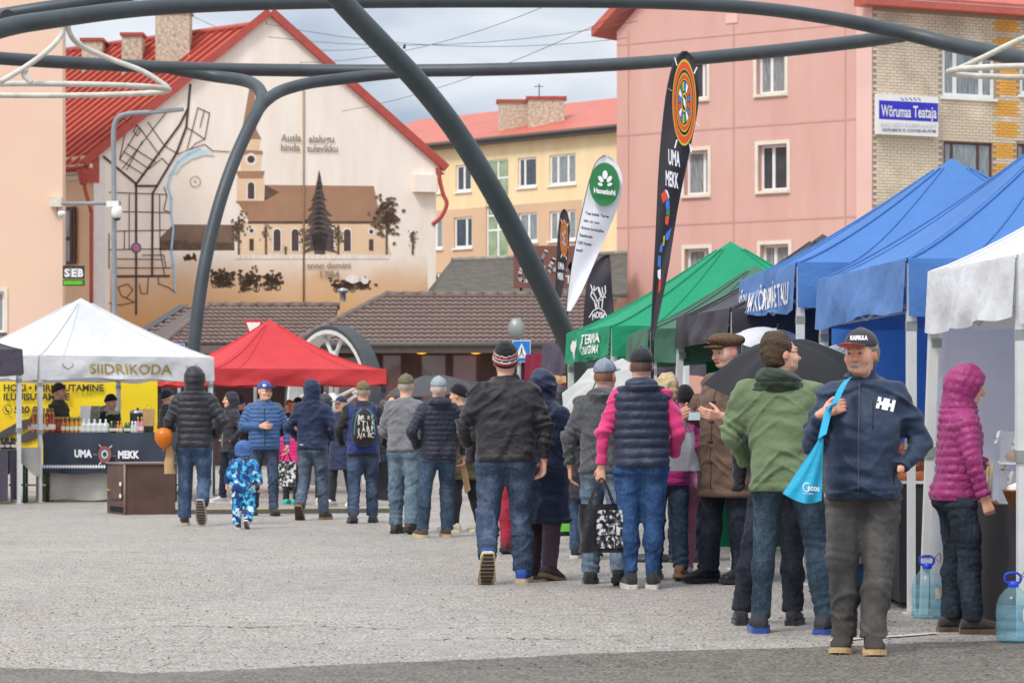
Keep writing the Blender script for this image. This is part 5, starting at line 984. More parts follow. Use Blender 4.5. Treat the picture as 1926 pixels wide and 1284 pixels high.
ds = thing('display_case', 'clear two-tier plastic case holding buns on the pastry table', 'display case', (3.12, 18.3, zt2), R(-8))
for z in (.0, .24):
    b = MB(); b.box(-.14, .14, -.24, .24, z, z + .012); sh = obj('shelf', b, M_white, ds)
    b = MB(); b.box(-.13, .13, -.23, .23, z + .015, z + .2); obj('cover', b, M_clear, ds)
    for i in range(5): b = MB(); b.lathe([(0, 0), (.045, .005), (.055, .03), (.04, .05), (0, .06)], (-.04 + .08 * (i % 2), -.17 + i * .08, z + .016), 10); obj('bun', b, M_bun, sh)
gd = thing('glass_dome', 'clear domed cover over a cake next to the display case', 'cake dome', (3.22, 17.75, zt2)); obj('plate', MB().lathe([(0, 0), (.17, 0), (.18, .015), (0, .018)], seg=24), M_white, gd); obj('dome', MB().lathe([(.16, .02), (.16, .1), (.12, .2), (.04, .25), (0, .255)], seg=24), M_clear, gd); obj('knob', MB().lathe([(0, .256), (.02, .26), (.022, .28), (0, .29)], seg=8), M_blackpl, gd); obj('cake', MB().lathe([(0, .02), (.12, .02), (.12, .1), (0, .11)], seg=18), M_bun, gd)
gd2 = thing('glass_dome', 'second clear dome raised above the display case tiers', 'cake dome', (3.25, 18.15, zt2 + .46)); obj('plate', MB().lathe([(0, 0), (.15, 0), (.16, .012), (0, .015)], seg=24), M_white, gd2); obj('dome', MB().lathe([(.14, .015), (.14, .08), (.1, .17), (.03, .21), (0, .212)], seg=24), M_clear, gd2); obj('knob', MB().lathe([(0, .213), (.018, .216), (.02, .235), (0, .24)], seg=8), M_blackpl, gd2); obj('cake', MB().lathe([(0, .015), (.1, .015), (.1, .08), (0, .09)], seg=18), M_bun, gd2)
bk_ = thing('wicker_basket', 'small wicker basket lined with white paper on the pastry table', 'basket', (3.02, 17.6, zt2)); M_wick = mat('wicker', '9a6236', .8, .35, 50, bump=.8, bscale=70)
obj('bowl', MB().lathe([(0, 0), (.09, 0), (.13, .09), (.135, .09), (.13, .1), (.1, .03), (0, .02)], seg=20), M_wick, bk_)
b = MB(); b.lathe([(.11, .08), (.10, .12), (.05, .14), (0, .13)], seg=9, smooth=False); obj('paper_lining', b, M_white, bk_)
sj = thing('stick_jar', 'jar of thin pale bread sticks beside the magenta sleeve', 'jar', (2.93, 18.55, zt2)); obj('jar', MB().lathe([(0, 0), (.06, 0), (.06, .16), (.055, .16)], seg=14), M_clear, sj)
for i in range(16): a = i * 2.4; r = .045 * math.sqrt((i + .5) / 16); b = MB(); b.tube([(r * math.cos(a), r * math.sin(a), .01), (1.3 * r * math.cos(a), 1.3 * r * math.sin(a), .24)], .005, 5); obj('bread_stick', b, mat('breadstick', 'cfae78', .8, .2), sj)
for i, (x, y, z) in enumerate(((3.0, 18.35, .17), (2.98, 18.0, .12), (3.0, 17.95, .33), (2.97, 18.4, .36))):
    pc = tag(obj('price_card', MB().prism([(x, y, zt2 + z), (x, y - .11, zt2 + z + .01), (x + .02, y - .11, zt2 + z + .085), (x + .02, y, zt2 + z + .075)], (.004, 0, 0)), M_white), 'white price card clipped to the display case %s' % ('lower tier by the bread sticks', 'lower tier by the basket', 'upper tier by the basket', 'upper tier by the bread sticks')[i], 'price card', 'price cards on the pastry table')
    b = MB(); b.poly([(x - .002, y - .02, zt2 + z + .03), (x - .001, y - .09, zt2 + z + .035), (x + .003, y - .09, zt2 + z + .043), (x + .003, y - .02, zt2 + z + .038)]); obj('print', b, mat('print_black2', '39393c', .7), pc)
b = MB(); q = G(1862, 1150); 
def bagp(u, v): a = R(20 + 140 * u); r = .26 + .02 * math.sin(v * 9 + u * 7); return Vector((q.x - .02 + r * math.cos(a) * .8, q.y + .05 - .16 * v + .03 * math.sin(u * 11), .02 + (.40 * math.sin(a)) * (1 - .12 * v)))
b.grid(bagp, 18, 8); b.grid(lambda u, v: bagp(u, 1).lerp(Vector((q.x - .02, q.y - .11, .03)), v), 18, 3); tag(obj('bin_bag', b, mat('bin_bag_black', '17171a', .25, .1, 9, bump=.8, bscale=14, spec=.6)), 'glossy black bin bag slumped below the pastry table', 'bag')
def jug(label, x, y):
    g = G(x, y); t = thing('water_jug', label, 'water jug', g, 0, 'water jugs weighing down the tent legs')
    pr = [(0, .004), (.085, .004), (.10, .02), (.102, .06), (.096, .07), (.102, .08), (.102, .12), (.096, .13), (.102, .14), (.102, .19), (.096, .2), (.1, .21), (.085, .26), (.05, .305), (.027, .32), (.025, .335)]
    obj('bottle', MB().lathe(pr, seg=28), M_jug, t); obj('water', MB().lathe([(0, .008)] + [(r_ - .004, z + .003) for r_, z in pr[1:12]] + [(0, .215)], seg=28), M_jug, t)
    mbl = mat('jug_cap_blue', '1f44d0', .4, .05); obj('cap', MB().lathe([(.03, .32), (.031, .325), (.031, .352), (0, .355)], seg=14), mbl, t); obj('handle', MB().tube(spline([(-.03, 0, .34), (-.05, 0, .36), (-.04, 0, .395), (.02, 0, .40), (.045, 0, .37), (.03, 0, .34)], 4), .007, 6), mbl, t)
    b = MB(); b.grid(lambda u, v: Vector((.104 * math.cos(-1.2 + u * 1.1), .104 * math.sin(-1.2 + u * 1.1), .13 + .07 * v)), 8, 1); obj('paper_label', b, M_lab, t)
    b = MB(); b.tube(spline([(.03, 0, .36), (.08, .02, .42), (.09, .04, .36), (.05, .05, .39)], 5), .003, 4); obj('tie_string', b, mat('string', '8a6a4a', .9), t); return t
jug('clear blue water jug with blue handle behind the silver leg of the blue tent', 1744, 1162); jug('clear blue water jug with a paper label by the white stall leg', 1906, 1208)
# smoked meat stall
mc = thing('meat_counter', 'dark counter with a white rim piled with smoked meat in the blue tent', 'counter', (2.95, 20.6, 0))
b = MB(); b.box(2.62, 3.6, 20.2, 21.6, .04, .84); obj('front', b, mat('counter_black', '3a393c', .6, .12, 3), mc, True)
b = MB(); b.box(2.60, 3.62, 20.18, 21.62, .842, .86); obj('top', b, M_white, mc, True)
random.seed(21); M_meat = [mat('smoked_meat', '7a3a22', .45, .35, 16, bump=.6, bscale=30), mat('smoked_meat2', 'a05a30', .45, .35, 16, bump=.6, bscale=30), mat('smoked_meat3', '5a2a1c', .45, .35, 16, bump=.6, bscale=30)]
for i in range(20):
    lay_ = i // 6; x, y, z = random.uniform(2.68, 3.1), random.uniform(20.3, 21.2), .88 + lay_ * .055
    b = MB(); L_, w = random.uniform(.12, .18), random.uniform(.045, .07); b.tube([Vector((x - L_, y, z)), Vector((x - L_ * .5, y + .01, z + .01)), Vector((x, y, z + .012)), Vector((x + L_ * .5, y, z + .01)), Vector((x + L_, y, z))], [w * .5, w, w * 1.05, w * .9, w * .4], 9)
    o = tag(obj('smoked_meat', b, M_meat[i % 3]), 'piece of brown smoked meat in the pile on the dark counter', 'meat', 'smoked meat on the counter')
drape('banner_cloth', 'white cloth with small red pattern hanging beside the dark counter', 2.50, 2.58, 21.0, 22.2, .8, .25, mat('white_cloth_red', 'd8d2e2', .8, .12, 10), 'cloth')
tag(obj('blue_crate', MB().box(2.45, 2.6, 21.2, 22.0, .01, .24), M_tb), 'blue fabric edge on the ground under the hanging white cloth', 'cloth')
# ================================================================ people: implicit bodies and garments meshed with surface nets
from mathutils.bvhtree import BVHTree
A_ = np.array
def smin(a, b, k):
    h = np.clip(.5 + .5 * (b - a) / k, 0, 1); return b + (a - b) * h - k * h * (1 - h)
def axis(lo, hi, step, fine=(), hf=.006):
    """grid coordinates from lo to hi, coarse outside the fine intervals"""
    out = [lo]; 
    while out[-1] < hi:
        x = out[-1]; s = step
        for a, b in fine:
            if a - .012 <= x <= b: s = hf; break
            if x < a: s = min(s, max(hf, a - x))
        out.append(x + s)
    return A_(out)
class Fld:
    def __init__(s, xs, ys, zs): s.x, s.y, s.z = xs, ys, zs; s.F = np.full((len(xs), len(ys), len(zs)), .25, np.float32)
    def blk(s, lo, hi):
        sl = tuple(slice(max(0, int(np.searchsorted(a, l)) - 1), int(np.searchsorted(a, h)) + 1) for a, l, h in zip((s.x, s.y, s.z), lo, hi))
        return sl, s.x[sl[0]][:, None, None], s.y[sl[1]][None, :, None], s.z[sl[2]][None, None, :]
    def put(s, lo, hi, fn, k=.02, mode='add'):
        sl, X, Y, Z = s.blk(lo, hi)
        if 0 in s.F[sl].shape: return
        d = fn(X, Y, Z)
        if mode == 'add': s.F[sl] = smin(s.F[sl], d, k)
        elif mode == 'sub': s.F[sl] = -smin(-s.F[sl], d, k)
        else: s.F[sl] = np.maximum(s.F[sl], d)
    def cone(s, a, b, r1, r2, k=.02, flat=False, mode='add'):
        a, b = A_(a, float), A_(b, float); ba = b - a; L2 = max(float(ba @ ba), 1e-9); m = max(r1, r2) + k + .03
        def fn(X, Y, Z):
            px, py, pz = X - a[0], Y - a[1], Z - a[2]; tt = (px * ba[0] + py * ba[1] + pz * ba[2]) / L2; t = np.clip(tt, 0, 1)
            d = np.sqrt((px - t * ba[0]) ** 2 + (py - t * ba[1]) ** 2 + (pz - t * ba[2]) ** 2) - (r1 + (r2 - r1) * t)
            if flat: d = np.maximum(d, (tt - 1) * math.sqrt(L2))
            return d
        s.put(np.minimum(a, b) - m, np.maximum(a, b) + m, fn, k, mode)
    def ell(s, c, r, k=.02, mode='add', rx=0.):
        c, r = A_(c, float), A_(r, float); m = r.max() + k + .03; cs, sn = math.cos(rx), math.sin(rx)
        def fn(X, Y, Z):
            x, y, z = X - c[0], Y - c[1], Z - c[2]
            if rx: y, z = y * cs + z * sn, -y * sn + z * cs
            q = np.sqrt((x / r[0]) ** 2 + (y / r[1]) ** 2 + (z / r[2]) ** 2); return (q - 1) * min(r)
        s.put(c - m, c + m, fn, k, mode)
    def prof(s, tab, k=.03, lo=None, hi=None, pw=2.3):
        """upright trunk: rows (z, half width, half depth, y centre)"""
        T = A_(tab, float); zz = T[:, 0]; lo = zz[0] if lo is None else lo; hi = zz[-1] if hi is None else hi
        def fn(X, Y, Z):
            a = np.interp(Z, zz, T[:, 1]); b = np.interp(Z, zz, T[:, 2]); c = np.interp(Z, zz, T[:, 3])
            q = (np.abs(X / a) ** pw + np.abs((Y - c) / b) ** pw) ** (1 / pw); d = (q - 1) * np.minimum(a, b)
            return np.maximum(d, np.maximum(lo - Z, Z - hi))
        w = T[:, 1].max() + .08; s.put((-w, -w, lo - .05), (w, w, hi + .05), fn, k)
    def mesh(s):
        F = s.F; n = [d - 1 for d in F.shape]; ins = F < 0
        cnt = np.zeros(n, np.int8)
        for i in (0, 1):
            for j in (0, 1):
                for k in (0, 1): cnt += ins[i:n[0] + i, j:n[1] + j, k:n[2] + k]
        act = (cnt > 0) & (cnt < 8); I = np.argwhere(act); idx = np.full(n, -1, np.int64); idx[act] = np.arange(len(I))
        P_ = [s.x, s.y, s.z]; acc = np.zeros((len(I), 3)); num = np.zeros(len(I))
        for ax in range(3):
            o1, o2 = [q for q in range(3) if q != ax]
            for i in (0, 1):
                for j in (0, 1):
                    a = I.copy(); a[:, o1] += i; a[:, o2] += j; b = a.copy(); b[:, ax] += 1
                    fa, fb = F[a[:, 0], a[:, 1], a[:, 2]], F[b[:, 0], b[:, 1], b[:, 2]]; m = (fa < 0) != (fb < 0)
                    t = np.where(m, fa / np.where(m, fa - fb, 1), 0)
                    for q in range(3):
                        pa, pb = P_[q][a[:, q]], P_[q][b[:, q]]; acc[:, q] += np.where(m, pa + (pb - pa) * t, 0)
                    num += m
        V = acc / num[:, None]; Q = []
        for ax in range(3):
            o1, o2 = (ax + 1) % 3, (ax + 2) % 3
            sa = [slice(None)] * 3; sb = [slice(None)] * 3; sa[ax] = slice(0, -1); sb[ax] = slice(1, None)
            A, B = ins[tuple(sa)], ins[tuple(sb)]; E = np.argwhere(A != B)
            ok = (E[:, o1] > 0) & (E[:, o2] > 0) & (E[:, o1] < n[o1]) & (E[:, o2] < n[o2]); E = E[ok]
            flip = A[E[:, 0], E[:, 1], E[:, 2]]
            c = []
            for d1, d2 in ((-1, -1), (0, -1), (0, 0), (-1, 0)):
                e = E.copy(); e[:, o1] += d1; e[:, o2] += d2; c.append(idx[e[:, 0], e[:, 1], e[:, 2]])
            q = np.stack(c, 1); q[~flip] = q[~flip][:, ::-1]; Q.append(q)
        return V, np.concatenate(Q)
def vnorm(V, Q):
    n = np.cross(V[Q[:, 2]] - V[Q[:, 0]], V[Q[:, 3]] - V[Q[:, 1]]); N = np.zeros_like(V)
    for i in range(4): np.add.at(N, Q[:, i], n)
    return N / np.maximum(np.linalg.norm(N, axis=1), 1e-9)[:, None]
def npmesh(name, V, Q, mats, parent=None, mi=None, colors=None):
    me = bpy.data.meshes.new(name); me.vertices.add(len(V)); me.vertices.foreach_set('co', V.astype(np.float32).ravel())
    me.loops.add(Q.size); me.loops.foreach_set('vertex_index', Q.astype(np.int32).ravel()); me.polygons.add(len(Q)); me.polygons.foreach_set('loop_start', np.arange(0, Q.size, 4, dtype=np.int32)); me.polygons.foreach_set('loop_total', np.full(len(Q), 4, np.int32))
    me.polygons.foreach_set('use_smooth', np.ones(len(Q), bool))
    if mi is not None: me.polygons.foreach_set('material_index', mi.astype(np.int32))
    if colors is not None:
        ca = me.color_attributes.new('Col', 'FLOAT_COLOR', 'POINT'); ca.data.foreach_set('color', np.c_[colors, np.ones(len(V))].astype(np.float32).ravel())
    me.update(calc_edges=True); me.validate(); return link(name, me, mats, parent)
def sstep(a, b, x): t = np.clip((x - a) / (b - a), 0, 1); return t * t * (3 - 2 * t)
_rk = np.random.RandomState(5); _K = _rk.normal(size=(12, 3)); _PH = _rk.uniform(0, 6.28, 12)
def sn3(V, f, seed=0.):
    """smooth wandering noise in -1..1"""
    W = V * f; W = W + .6 * np.sin(W[:, [1, 2, 0]] * .8 + seed + _PH[:3]); r = 0
    for i in range(5): r = r + np.sin(W @ _K[i] + _PH[i] + seed * (i + 1))
    return r / 3.2
def bonepar(V, bones):
    best = np.full(len(V), 1e9); bi = np.zeros(len(V), int); tt = np.zeros(len(V)); ang = np.zeros(len(V))
    for i, (a, b, r) in enumerate(bones):
        a, b = A_(a, float), A_(b, float); ba = b - a; L = np.linalg.norm(ba); u = ba / L; p = V - a; t = np.clip(p @ u, 0, L); q = p - t[:, None] * u; d = np.linalg.norm(q, axis=1) - r
        e1 = np.cross(u, (0, 1, 0)); e1 = e1 / (np.linalg.norm(e1) + 1e-9); e2 = np.cross(u, e1); m = d < best
        best[m] = d[m]; bi[m] = i; tt[m] = t[m]; ang[m] = np.arctan2(q[m] @ e2, q[m] @ e1)
    return bi, tt, ang
# skin with vertex tints
def skin_mat():
    m = bpy.data.materials.new('skin'); m.use_nodes = True; n, l = m.node_tree.nodes, m.node_tree.links; b = n['Principled BSDF']
    at = n.new('ShaderNodeVertexColor'); at.layer_name = 'Col'; t = n.new('ShaderNodeTexCoord'); nt = n.new('ShaderNodeTexNoise'); nt.inputs['Scale'].default_value = 55; nt.inputs['Detail'].default_value = 5; l.new(t.outputs['Object'], nt.inputs['Vector'])
    rp = n.new('ShaderNodeValToRGB'); rp.color_ramp.elements[0].color = (.82, .78, .76, 1); rp.color_ramp.elements[1].color = (1.12, 1.1, 1.08, 1); rp.color_ramp.elements[0].position = .3; rp.color_ramp.elements[1].position = .7; l.new(nt.outputs['Fac'], rp.inputs[0])
    mx = n.new('ShaderNodeMix'); mx.data_type = 'RGBA'; mx.blend_type = 'MULTIPLY'; mx.inputs['Factor'].default_value = 1; l.new(at.outputs['Color'], mx.inputs['A']); l.new(rp.outputs[0], mx.inputs['B']); l.new(mx.outputs['Result'], b.inputs['Base Color'])
    b.inputs['Roughness'].default_value = .55; b.inputs['Subsurface Weight'].default_value = .12; b.inputs['Subsurface Radius'].default_value = (.02, .008, .004)
    bp = n.new('ShaderNodeBump'); bp.inputs['Strength'].default_value = .25; bp.inputs['Distance'].default_value = .004; l.new(nt.outputs['Fac'], bp.inputs['Height']); l.new(bp.outputs[0], b.inputs['Normal']); return m
M_skin = skin_mat(); S_tread = mat('tread_rubber', '4a4540', .9, .15, 20)
def fab(c, key=None, rough=.75, bump=.6, bs=13, var=.10, sheen=.15, c2=None, scale=7, aniso=None):
    return mat('fabric_%s_%s' % (c, key or ''), c, rough, var, scale, bump=bump, bscale=bs, sheen=sheen, spec=.3, c2=c2, aniso=aniso, dist=.03)
def denim(c, c2, sat=.62):
    """worn denim: pale fades over a darker indigo, streaky along the leg, with creases"""
    key = 'denim_' + c
    if key in MATS: return MATS[key]
    m = bpy.data.materials.new(key); m.use_nodes = True; n, l = m.node_tree.nodes, m.node_tree.links; b = n['Principled BSDF']; b.inputs['Roughness'].default_value = .9; b.inputs['Specular IOR Level'].default_value = .15
    t = n.new('ShaderNodeTexCoord'); lin = lambda h, k: tuple((v * sat + (.25 * s2l(h)[0] + .6 * s2l(h)[1] + .15 * s2l(h)[2]) * (1 - sat)) * k for v in s2l(h)[:3]) + (1,)
    def tex(sc, det, al=None):
        q = n.new('ShaderNodeTexNoise'); q.inputs['Scale'].default_value = sc; q.inputs['Detail'].default_value = det; q.inputs['Roughness'].default_value = .62
        mp_ = n.new('ShaderNodeMapping'); mp_.inputs['Scale'].default_value = al or (1, 1, 1); l.new(t.outputs['Object'], mp_.inputs['Vector']); l.new(mp_.outputs[0], q.inputs['Vector']); return q
    r = n.new('ShaderNodeValToRGB'); e = r.color_ramp.elements; e[0].position = .32; e[0].color = lin(c2, .55); e[1].position = .72; e[1].color = lin(c, 1.12); q = e.new(.5); q.color = lin(c2, .95); l.new(tex(5.5, 5, (1.2, 1.2, .8)).outputs['Fac'], r.inputs[0])
    r2 = n.new('ShaderNodeValToRGB'); r2.color_ramp.elements[0].position = .3; r2.color_ramp.elements[0].color = (.72, .73, .75, 1); r2.color_ramp.elements[1].position = .7; r2.color_ramp.elements[1].color = (1.2, 1.19, 1.17, 1); l.new(tex(60, 3, (1, 1, .25)).outputs['Fac'], r2.inputs[0])
    mx = n.new('ShaderNodeMix'); mx.data_type = 'RGBA'; mx.blend_type = 'MULTIPLY'; mx.inputs['Factor'].default_value = 1; l.new(r.outputs[0], mx.inputs['A']); l.new(r2.outputs[0], mx.inputs['B']); l.new(mx.outputs['Result'], b.inputs['Base Color'])
    bp = n.new('ShaderNodeBump'); bp.inputs['Strength'].default_value = .7; bp.inputs['Distance'].default_value = .03; l.new(tex(15, 4, (1, 1, 1.3)).outputs['Fac'], bp.inputs['Height']); l.new(bp.outputs[0], b.inputs['Normal']); MATS[key] = m; return m
def fleece(c, c2): return mat('fleece_' + c, c, .95, .1, 75, bump=.6, bscale=90, spec=.1, c2=c2, sheen=.3, dist=.008)
def puffm(c, rough=.5): return mat('puffer_' + c, c, rough, .10, 9, bump=.6, bscale=24, spec=.4, sheen=.1, dist=.02)
def knit(c): return mat('knit_' + c, c, .95, .15, 40, bump=.8, bscale=110, spec=.1, sheen=.2, dist=.008)
def camo():
    m = bpy.data.materials.new('camo_snowsuit'); m.use_nodes = True; n, l = m.node_tree.nodes, m.node_tree.links; t = n.new('ShaderNodeTexCoord'); v = n.new('ShaderNodeTexVoronoi'); v.inputs['Scale'].default_value = 26
    nt = n.new('ShaderNodeTexNoise'); nt.inputs['Scale'].default_value = 20; wb = n.new('ShaderNodeMix'); wb.data_type = 'RGBA'; wb.inputs['Factor'].default_value = .07; l.new(t.outputs['Object'], nt.inputs['Vector']); l.new(t.outputs['Object'], wb.inputs['A']); l.new(nt.outputs['Color'], wb.inputs['B']); l.new(wb.outputs['Result'], v.inputs['Vector'])
    s_ = n.new('ShaderNodeSeparateColor'); l.new(v.outputs['Color'], s_.inputs[0]); r = n.new('ShaderNodeValToRGB'); r.color_ramp.interpolation = 'CONSTANT'; e = r.color_ramp.elements; e[0].color = s2l('173a7a'); e[1].position = .3; e[1].color = s2l('1f8fc8')
    for p_, c in ((.52, '55c3e6'), (.70, 'c9e6ee'), (.80, '1b2f5e'), (.9, '2f6fb8')): q = e.new(p_); q.color = s2l(c)
    l.new(s_.outputs[0], r.inputs[0]); l.new(r.outputs[0], n['Principled BSDF'].inputs['Base Color']); n['Principled BSDF'].inputs['Roughness'].default_value = .6; return m
M_camo = camo()
SKIN = s2l('e8b8a0')[:3]
def mirror(p): return (-p[0], p[1], p[2])
ARM = {'hang': ((.255, .02, 1.14), (.262, -.05, .90)), 'hangback': ((.26, .07, 1.14), (.25, .06, .89)), 'pocket': ((.31, .09, 1.15), (.21, -.08, .98)), 'front': ((.27, .0, 1.14), (.12, -.22, 1.10)), 'hold': ((.27, .02, 1.13), (.16, -.24, 1.16)), 'strap': ((.25, -.10, 1.16), (.15, -.19, 1.32)), 'chest': ((.28, -.0, 1.16), (.06, -.21, 1.16)), 'low': ((.25, .03, 1.14), (.26, -.02, .885)), 'behind': ((.28, .10, 1.16), (.10, .20, 1.02)), 'umb': ((.27, -.02, 1.15), (.20, -.25, 1.28))}
LEG = {'stand': ((.10, -.01, .49), (.105, .02, .085), 0), 'fwd': ((.10, -.10, .50), (.10, -.17, .095), -8), 'back': ((.10, .0, .50), (.10, .24, .17), 48), 'lift': ((.10, -.05, .49), (.105, .26, .24), 68), 'wide': ((.15, -.02, .49), (.19, .02, .085), 0), 'step': ((.11, -.06, .49), (.12, -.08, .085), 0), 'trail': ((.11, .05, .49), (.13, .14, .10), 14)}
_S = {}
def torso_tab(g, belly, hem, flare, coatw, chest=1.):
    t = [(hem - .02, .185 * g + flare, .14 * g + belly * .4 + flare), (.92, .188 * g + flare * .5, .142 * g + belly * .7 + flare * .3), (1.04, .186 * g, .138 * g + belly), (1.16, .19 * g, .138 * g + belly * .85), (1.28, .196 * g * chest, .136 * g + belly * .35), (1.36, .188 * g * chest, .125 * g), (1.41, .165 * g * chest, .108 * g), (1.445, .13 * g, .094), (1.475, .1, .086), (1.50, .08, .078)]
    t = [(z, a + coatw, b + coatw, (-.35 * belly if 0.9 < z < 1.25 else 0) + (.012 if z > 1.3 else 0)) for z, a, b in t if z >= hem - .021]
    if t[0][0] > hem: t = [(hem - .02, *t[0][1:])] + t
    return t
def shoe_meshes(upper, sole, boot=False, fat=1.):
    st = [(.082, .020, .035), (.072, .030, .062), (.045, .036, .085), (.0, .036, .098), (-.04, .038, .088), (-.085, .043, .066), (-.13, .046, .052), (-.165, .040, .044), (-.19, .027, .036), (-.203, .012, .024)]
    u = MB(); n = 14; vs = []
    for y, w, t in st:
        for k in range(n): a = math.pi * 2 * k / n; c, s_ = math.cos(a), math.sin(a); vs.append((w * fat * math.copysign(abs(c) ** .7, c), y, .024 + (t - .0) * .5 * (1 + math.copysign(abs(s_) ** .75, s_))))
    u.add(vs, [(i * n + k, i * n + (k + 1) % n, (i + 1) * n + (k + 1) % n, (i + 1) * n + k) for i in range(len(st) - 1) for k in range(n)], 0, True); u.f += [tuple(range(n))[::-1], tuple((len(st) - 1) * n + k for k in range(n))]; u.m += [0, 0]; u.sm += [False, False]
    o = MB(); L = [(w * fat * 1.1 + .003, y * 1.03) for y, w, t in st]; ring = [(w, y) for w, y in L] + [(-w, y) for w, y in L[::-1]]
    m_ = len(ring); vs = [(x, y, 0 + .012 * max(0, (-y - .12) / .08)) for x, y in ring] + [(x, y, .03 + .010 * max(0, (-y - .12) / .08)) for x, y in ring]
    o.add(vs, [tuple(range(m_)), tuple(range(m_, 2 * m_))[::-1]] + [(i, m_ + i, m_ + (i + 1) % m_, (i + 1) % m_) for i in range(m_)])
    return u, o
class Person:
    def __init__(s, label, x, yfoot, ytop, face, pose=None, h=None, res=.014, g=1., belly=0., lean=0., side=0., yaw=0., pitch=0., armL='hang', armR='hang', legL='stand', legR='stand', handL=None, handR=None, group=None, depth=None, hat=0., kids=1., seed=None, chest=1., wide=1., hs=1.):
        g = g * .965
        base = G(x, yfoot) if depth is None else Vector(((x - 963) / FPX * depth, depth, 0))
        d = base.y; H = h or ((CH - (ytop - HZ) / FPX * d) - 0)
        s.k = H / (1.5 + (.235 + hat) * hs); s.root = thing('person', label, 'person', base, R(face), group); s.res = res; s.g = g; s.belly = belly; s.lean, s.side, s.yaw, s.pitch = lean, side, R(yaw), R(pitch); s.seed = seed if seed is not None else (x * .37) % 7; s.chest = chest; s.wide = wide; s.hs = hs
        def arm(q, sg):
            e, w = ARM[q] if isinstance(q, str) else q; gx = (g - 1) * .19
            sh = A_((sg * (.163 * g * chest), .014, 1.378)); e, w = A_(e, float), A_(w, float); e = A_((sg * (e[0] + gx), e[1], e[2])); w = A_((sg * (w[0] + gx * (.8 if abs(w[0]) > .15 else 0)), w[1], w[2])); return sh, e, w
        def leg(q, sg):
            k, a, p = LEG[q] if isinstance(q, str) else q; hp = A_((sg * .09 * g, .0, .90)); k, a = A_(k, float), A_(a, float); k = A_((sg * (k[0] + .02 * (g - 1)), k[1], k[2])); a = A_((sg * a[0], a[1], a[2])); return hp, k, a, R(p)
        s.arms = {'L': arm(armL, 1), 'R': arm(armR, -1)}; s.legs = {'L': leg(legL, 1), 'R': leg(legR, -1)}; s.hands = {'L': handL, 'R': handR}; s.trees = {}
        low = min(a[2] + (-.085 if p < .5 else -.14 - .06 * math.sin(p)) for _, _, a, p in s.legs.values()); s.low = min(low, 0)
    def deform(s, V):
        V = V.copy(); V[:, 2] -= .03 * sstep(1.45, 1.52, V[:, 2]) * sstep(.28, .22, np.hypot(V[:, 0], V[:, 1])); r = np.hypot(V[:, 0], V[:, 1]); w = sstep(1.465, 1.545, V[:, 2]) * sstep(.27, .21, r)
        if s.pitch:
            a = s.pitch * w; y, z = V[:, 1] - .02, V[:, 2] - 1.5; V[:, 1], V[:, 2] = .02 + y * np.cos(a) + z * np.sin(a) * -1, 1.5 + y * np.sin(a) + z * np.cos(a)
        if s.yaw:
            a = s.yaw * w; x, y = V[:, 0].copy(), V[:, 1] - .02; V[:, 0], V[:, 1] = x * np.cos(a) - y * np.sin(a), .02 + x * np.sin(a) + y * np.cos(a)
        if s.hs != 1:
            w2 = sstep(1.46, 1.53, V[:, 2]) * sstep(.3, .24, r); q = 1 + (s.hs - 1) * w2; V[:, 0] *= q; V[:, 1] = .02 + (V[:, 1] - .02) * q; V[:, 2] = np.where(V[:, 2] > 1.5, 1.5 + (V[:, 2] - 1.5) * q, V[:, 2])
        up = np.maximum(0, V[:, 2] - .95); V[:, 1] -= s.lean * up; V[:, 0] += s.side * up
        V[:, 0] *= s.wide
        return V * s.k
    def emit(s, name, V, Q, m, parent=None, **kw):
        V = s.deform(V); o = npmesh(name, V, Q, m, parent or s.root, **kw); s.trees[name] = BVHTree.FromPolygons(V.tolist(), Q.tolist()); return o
    def pt(s, p): return Vector(s.deform(A_([p], float))[0])       # local point of a canonical point
    def wpt(s, p): return s.root.matrix_basis @ s.pt(p)
    # ---- body: one continuous surface with head, hands and limbs
    def body(s, skin=None, features=None, finehead=.0065, hair_tint=None):
        c = A_(skin or SKIN); g = s.g * .86
        fx = [(-.1, .1)]; fy = [(-.13, .12)]; fz = [(1.50, 1.77)]; hb = []
        for sd, hnd in s.hands.items():
            if hnd: w = s.arms[sd][2]; hb.append(w); fx.append((w[0] - .10, w[0] + .10)); fy.append((w[1] - .12, w[1] + .1)); fz.append((w[2] - .20, w[2] + .14))
        ext = np.concatenate([np.stack([q for a in s.arms.values() for q in a]), np.stack([q for l in s.legs.values() for q in l[:3]])]); lo, hi = ext.min(0) - .15, ext.max(0) + .15
        hf = finehead if not hb else min(finehead, .0065)
        def merge(iv):
            iv = sorted(iv); o = [list(iv[0])]
            for a, b in iv[1:]:
                if a <= o[-1][1]: o[-1][1] = max(b, o[-1][1])
                else: o.append([a, b])
            return o
        f = Fld(axis(min(lo[0], -.2), hi[0], .03, merge(fx), hf), axis(min(lo[1], -.2), max(hi[1], .2), .03, merge(fy), hf), axis(.02, 1.79, .03, merge(fz), hf))
        f.prof([(.88, .14 * g, .10 * g, 0), (1.05, .14 * g, .10 * g, 0), (1.3, .155 * g, .1 * g, 0), (1.40, .13 * g, .085 * g, .01), (1.46, .07, .06, .012)], .03)
        for hp, k, a, p in s.legs.values(): f.cone(hp, k, .068, .05, .03); f.cone(k, a, .048, .036, .02)
        for sd, (sh, e, w) in s.arms.items(): f.cone(sh, e, .036, .024, .03); f.cone(e, w, .024, .024, .02)
        f.cone((0, .022, 1.44), (0, .012, 1.56), .062, .056, .02)
        f.ell((0, .012, 1.655), (.077, .097, .1), .02); f.ell((0, -.022, 1.612), (.064, .07, .092), .03); f.ell((0, -.045, 1.565), (.05, .042, .036), .025); f.ell((0, -.078, 1.553), (.024, .018, .018), .02)
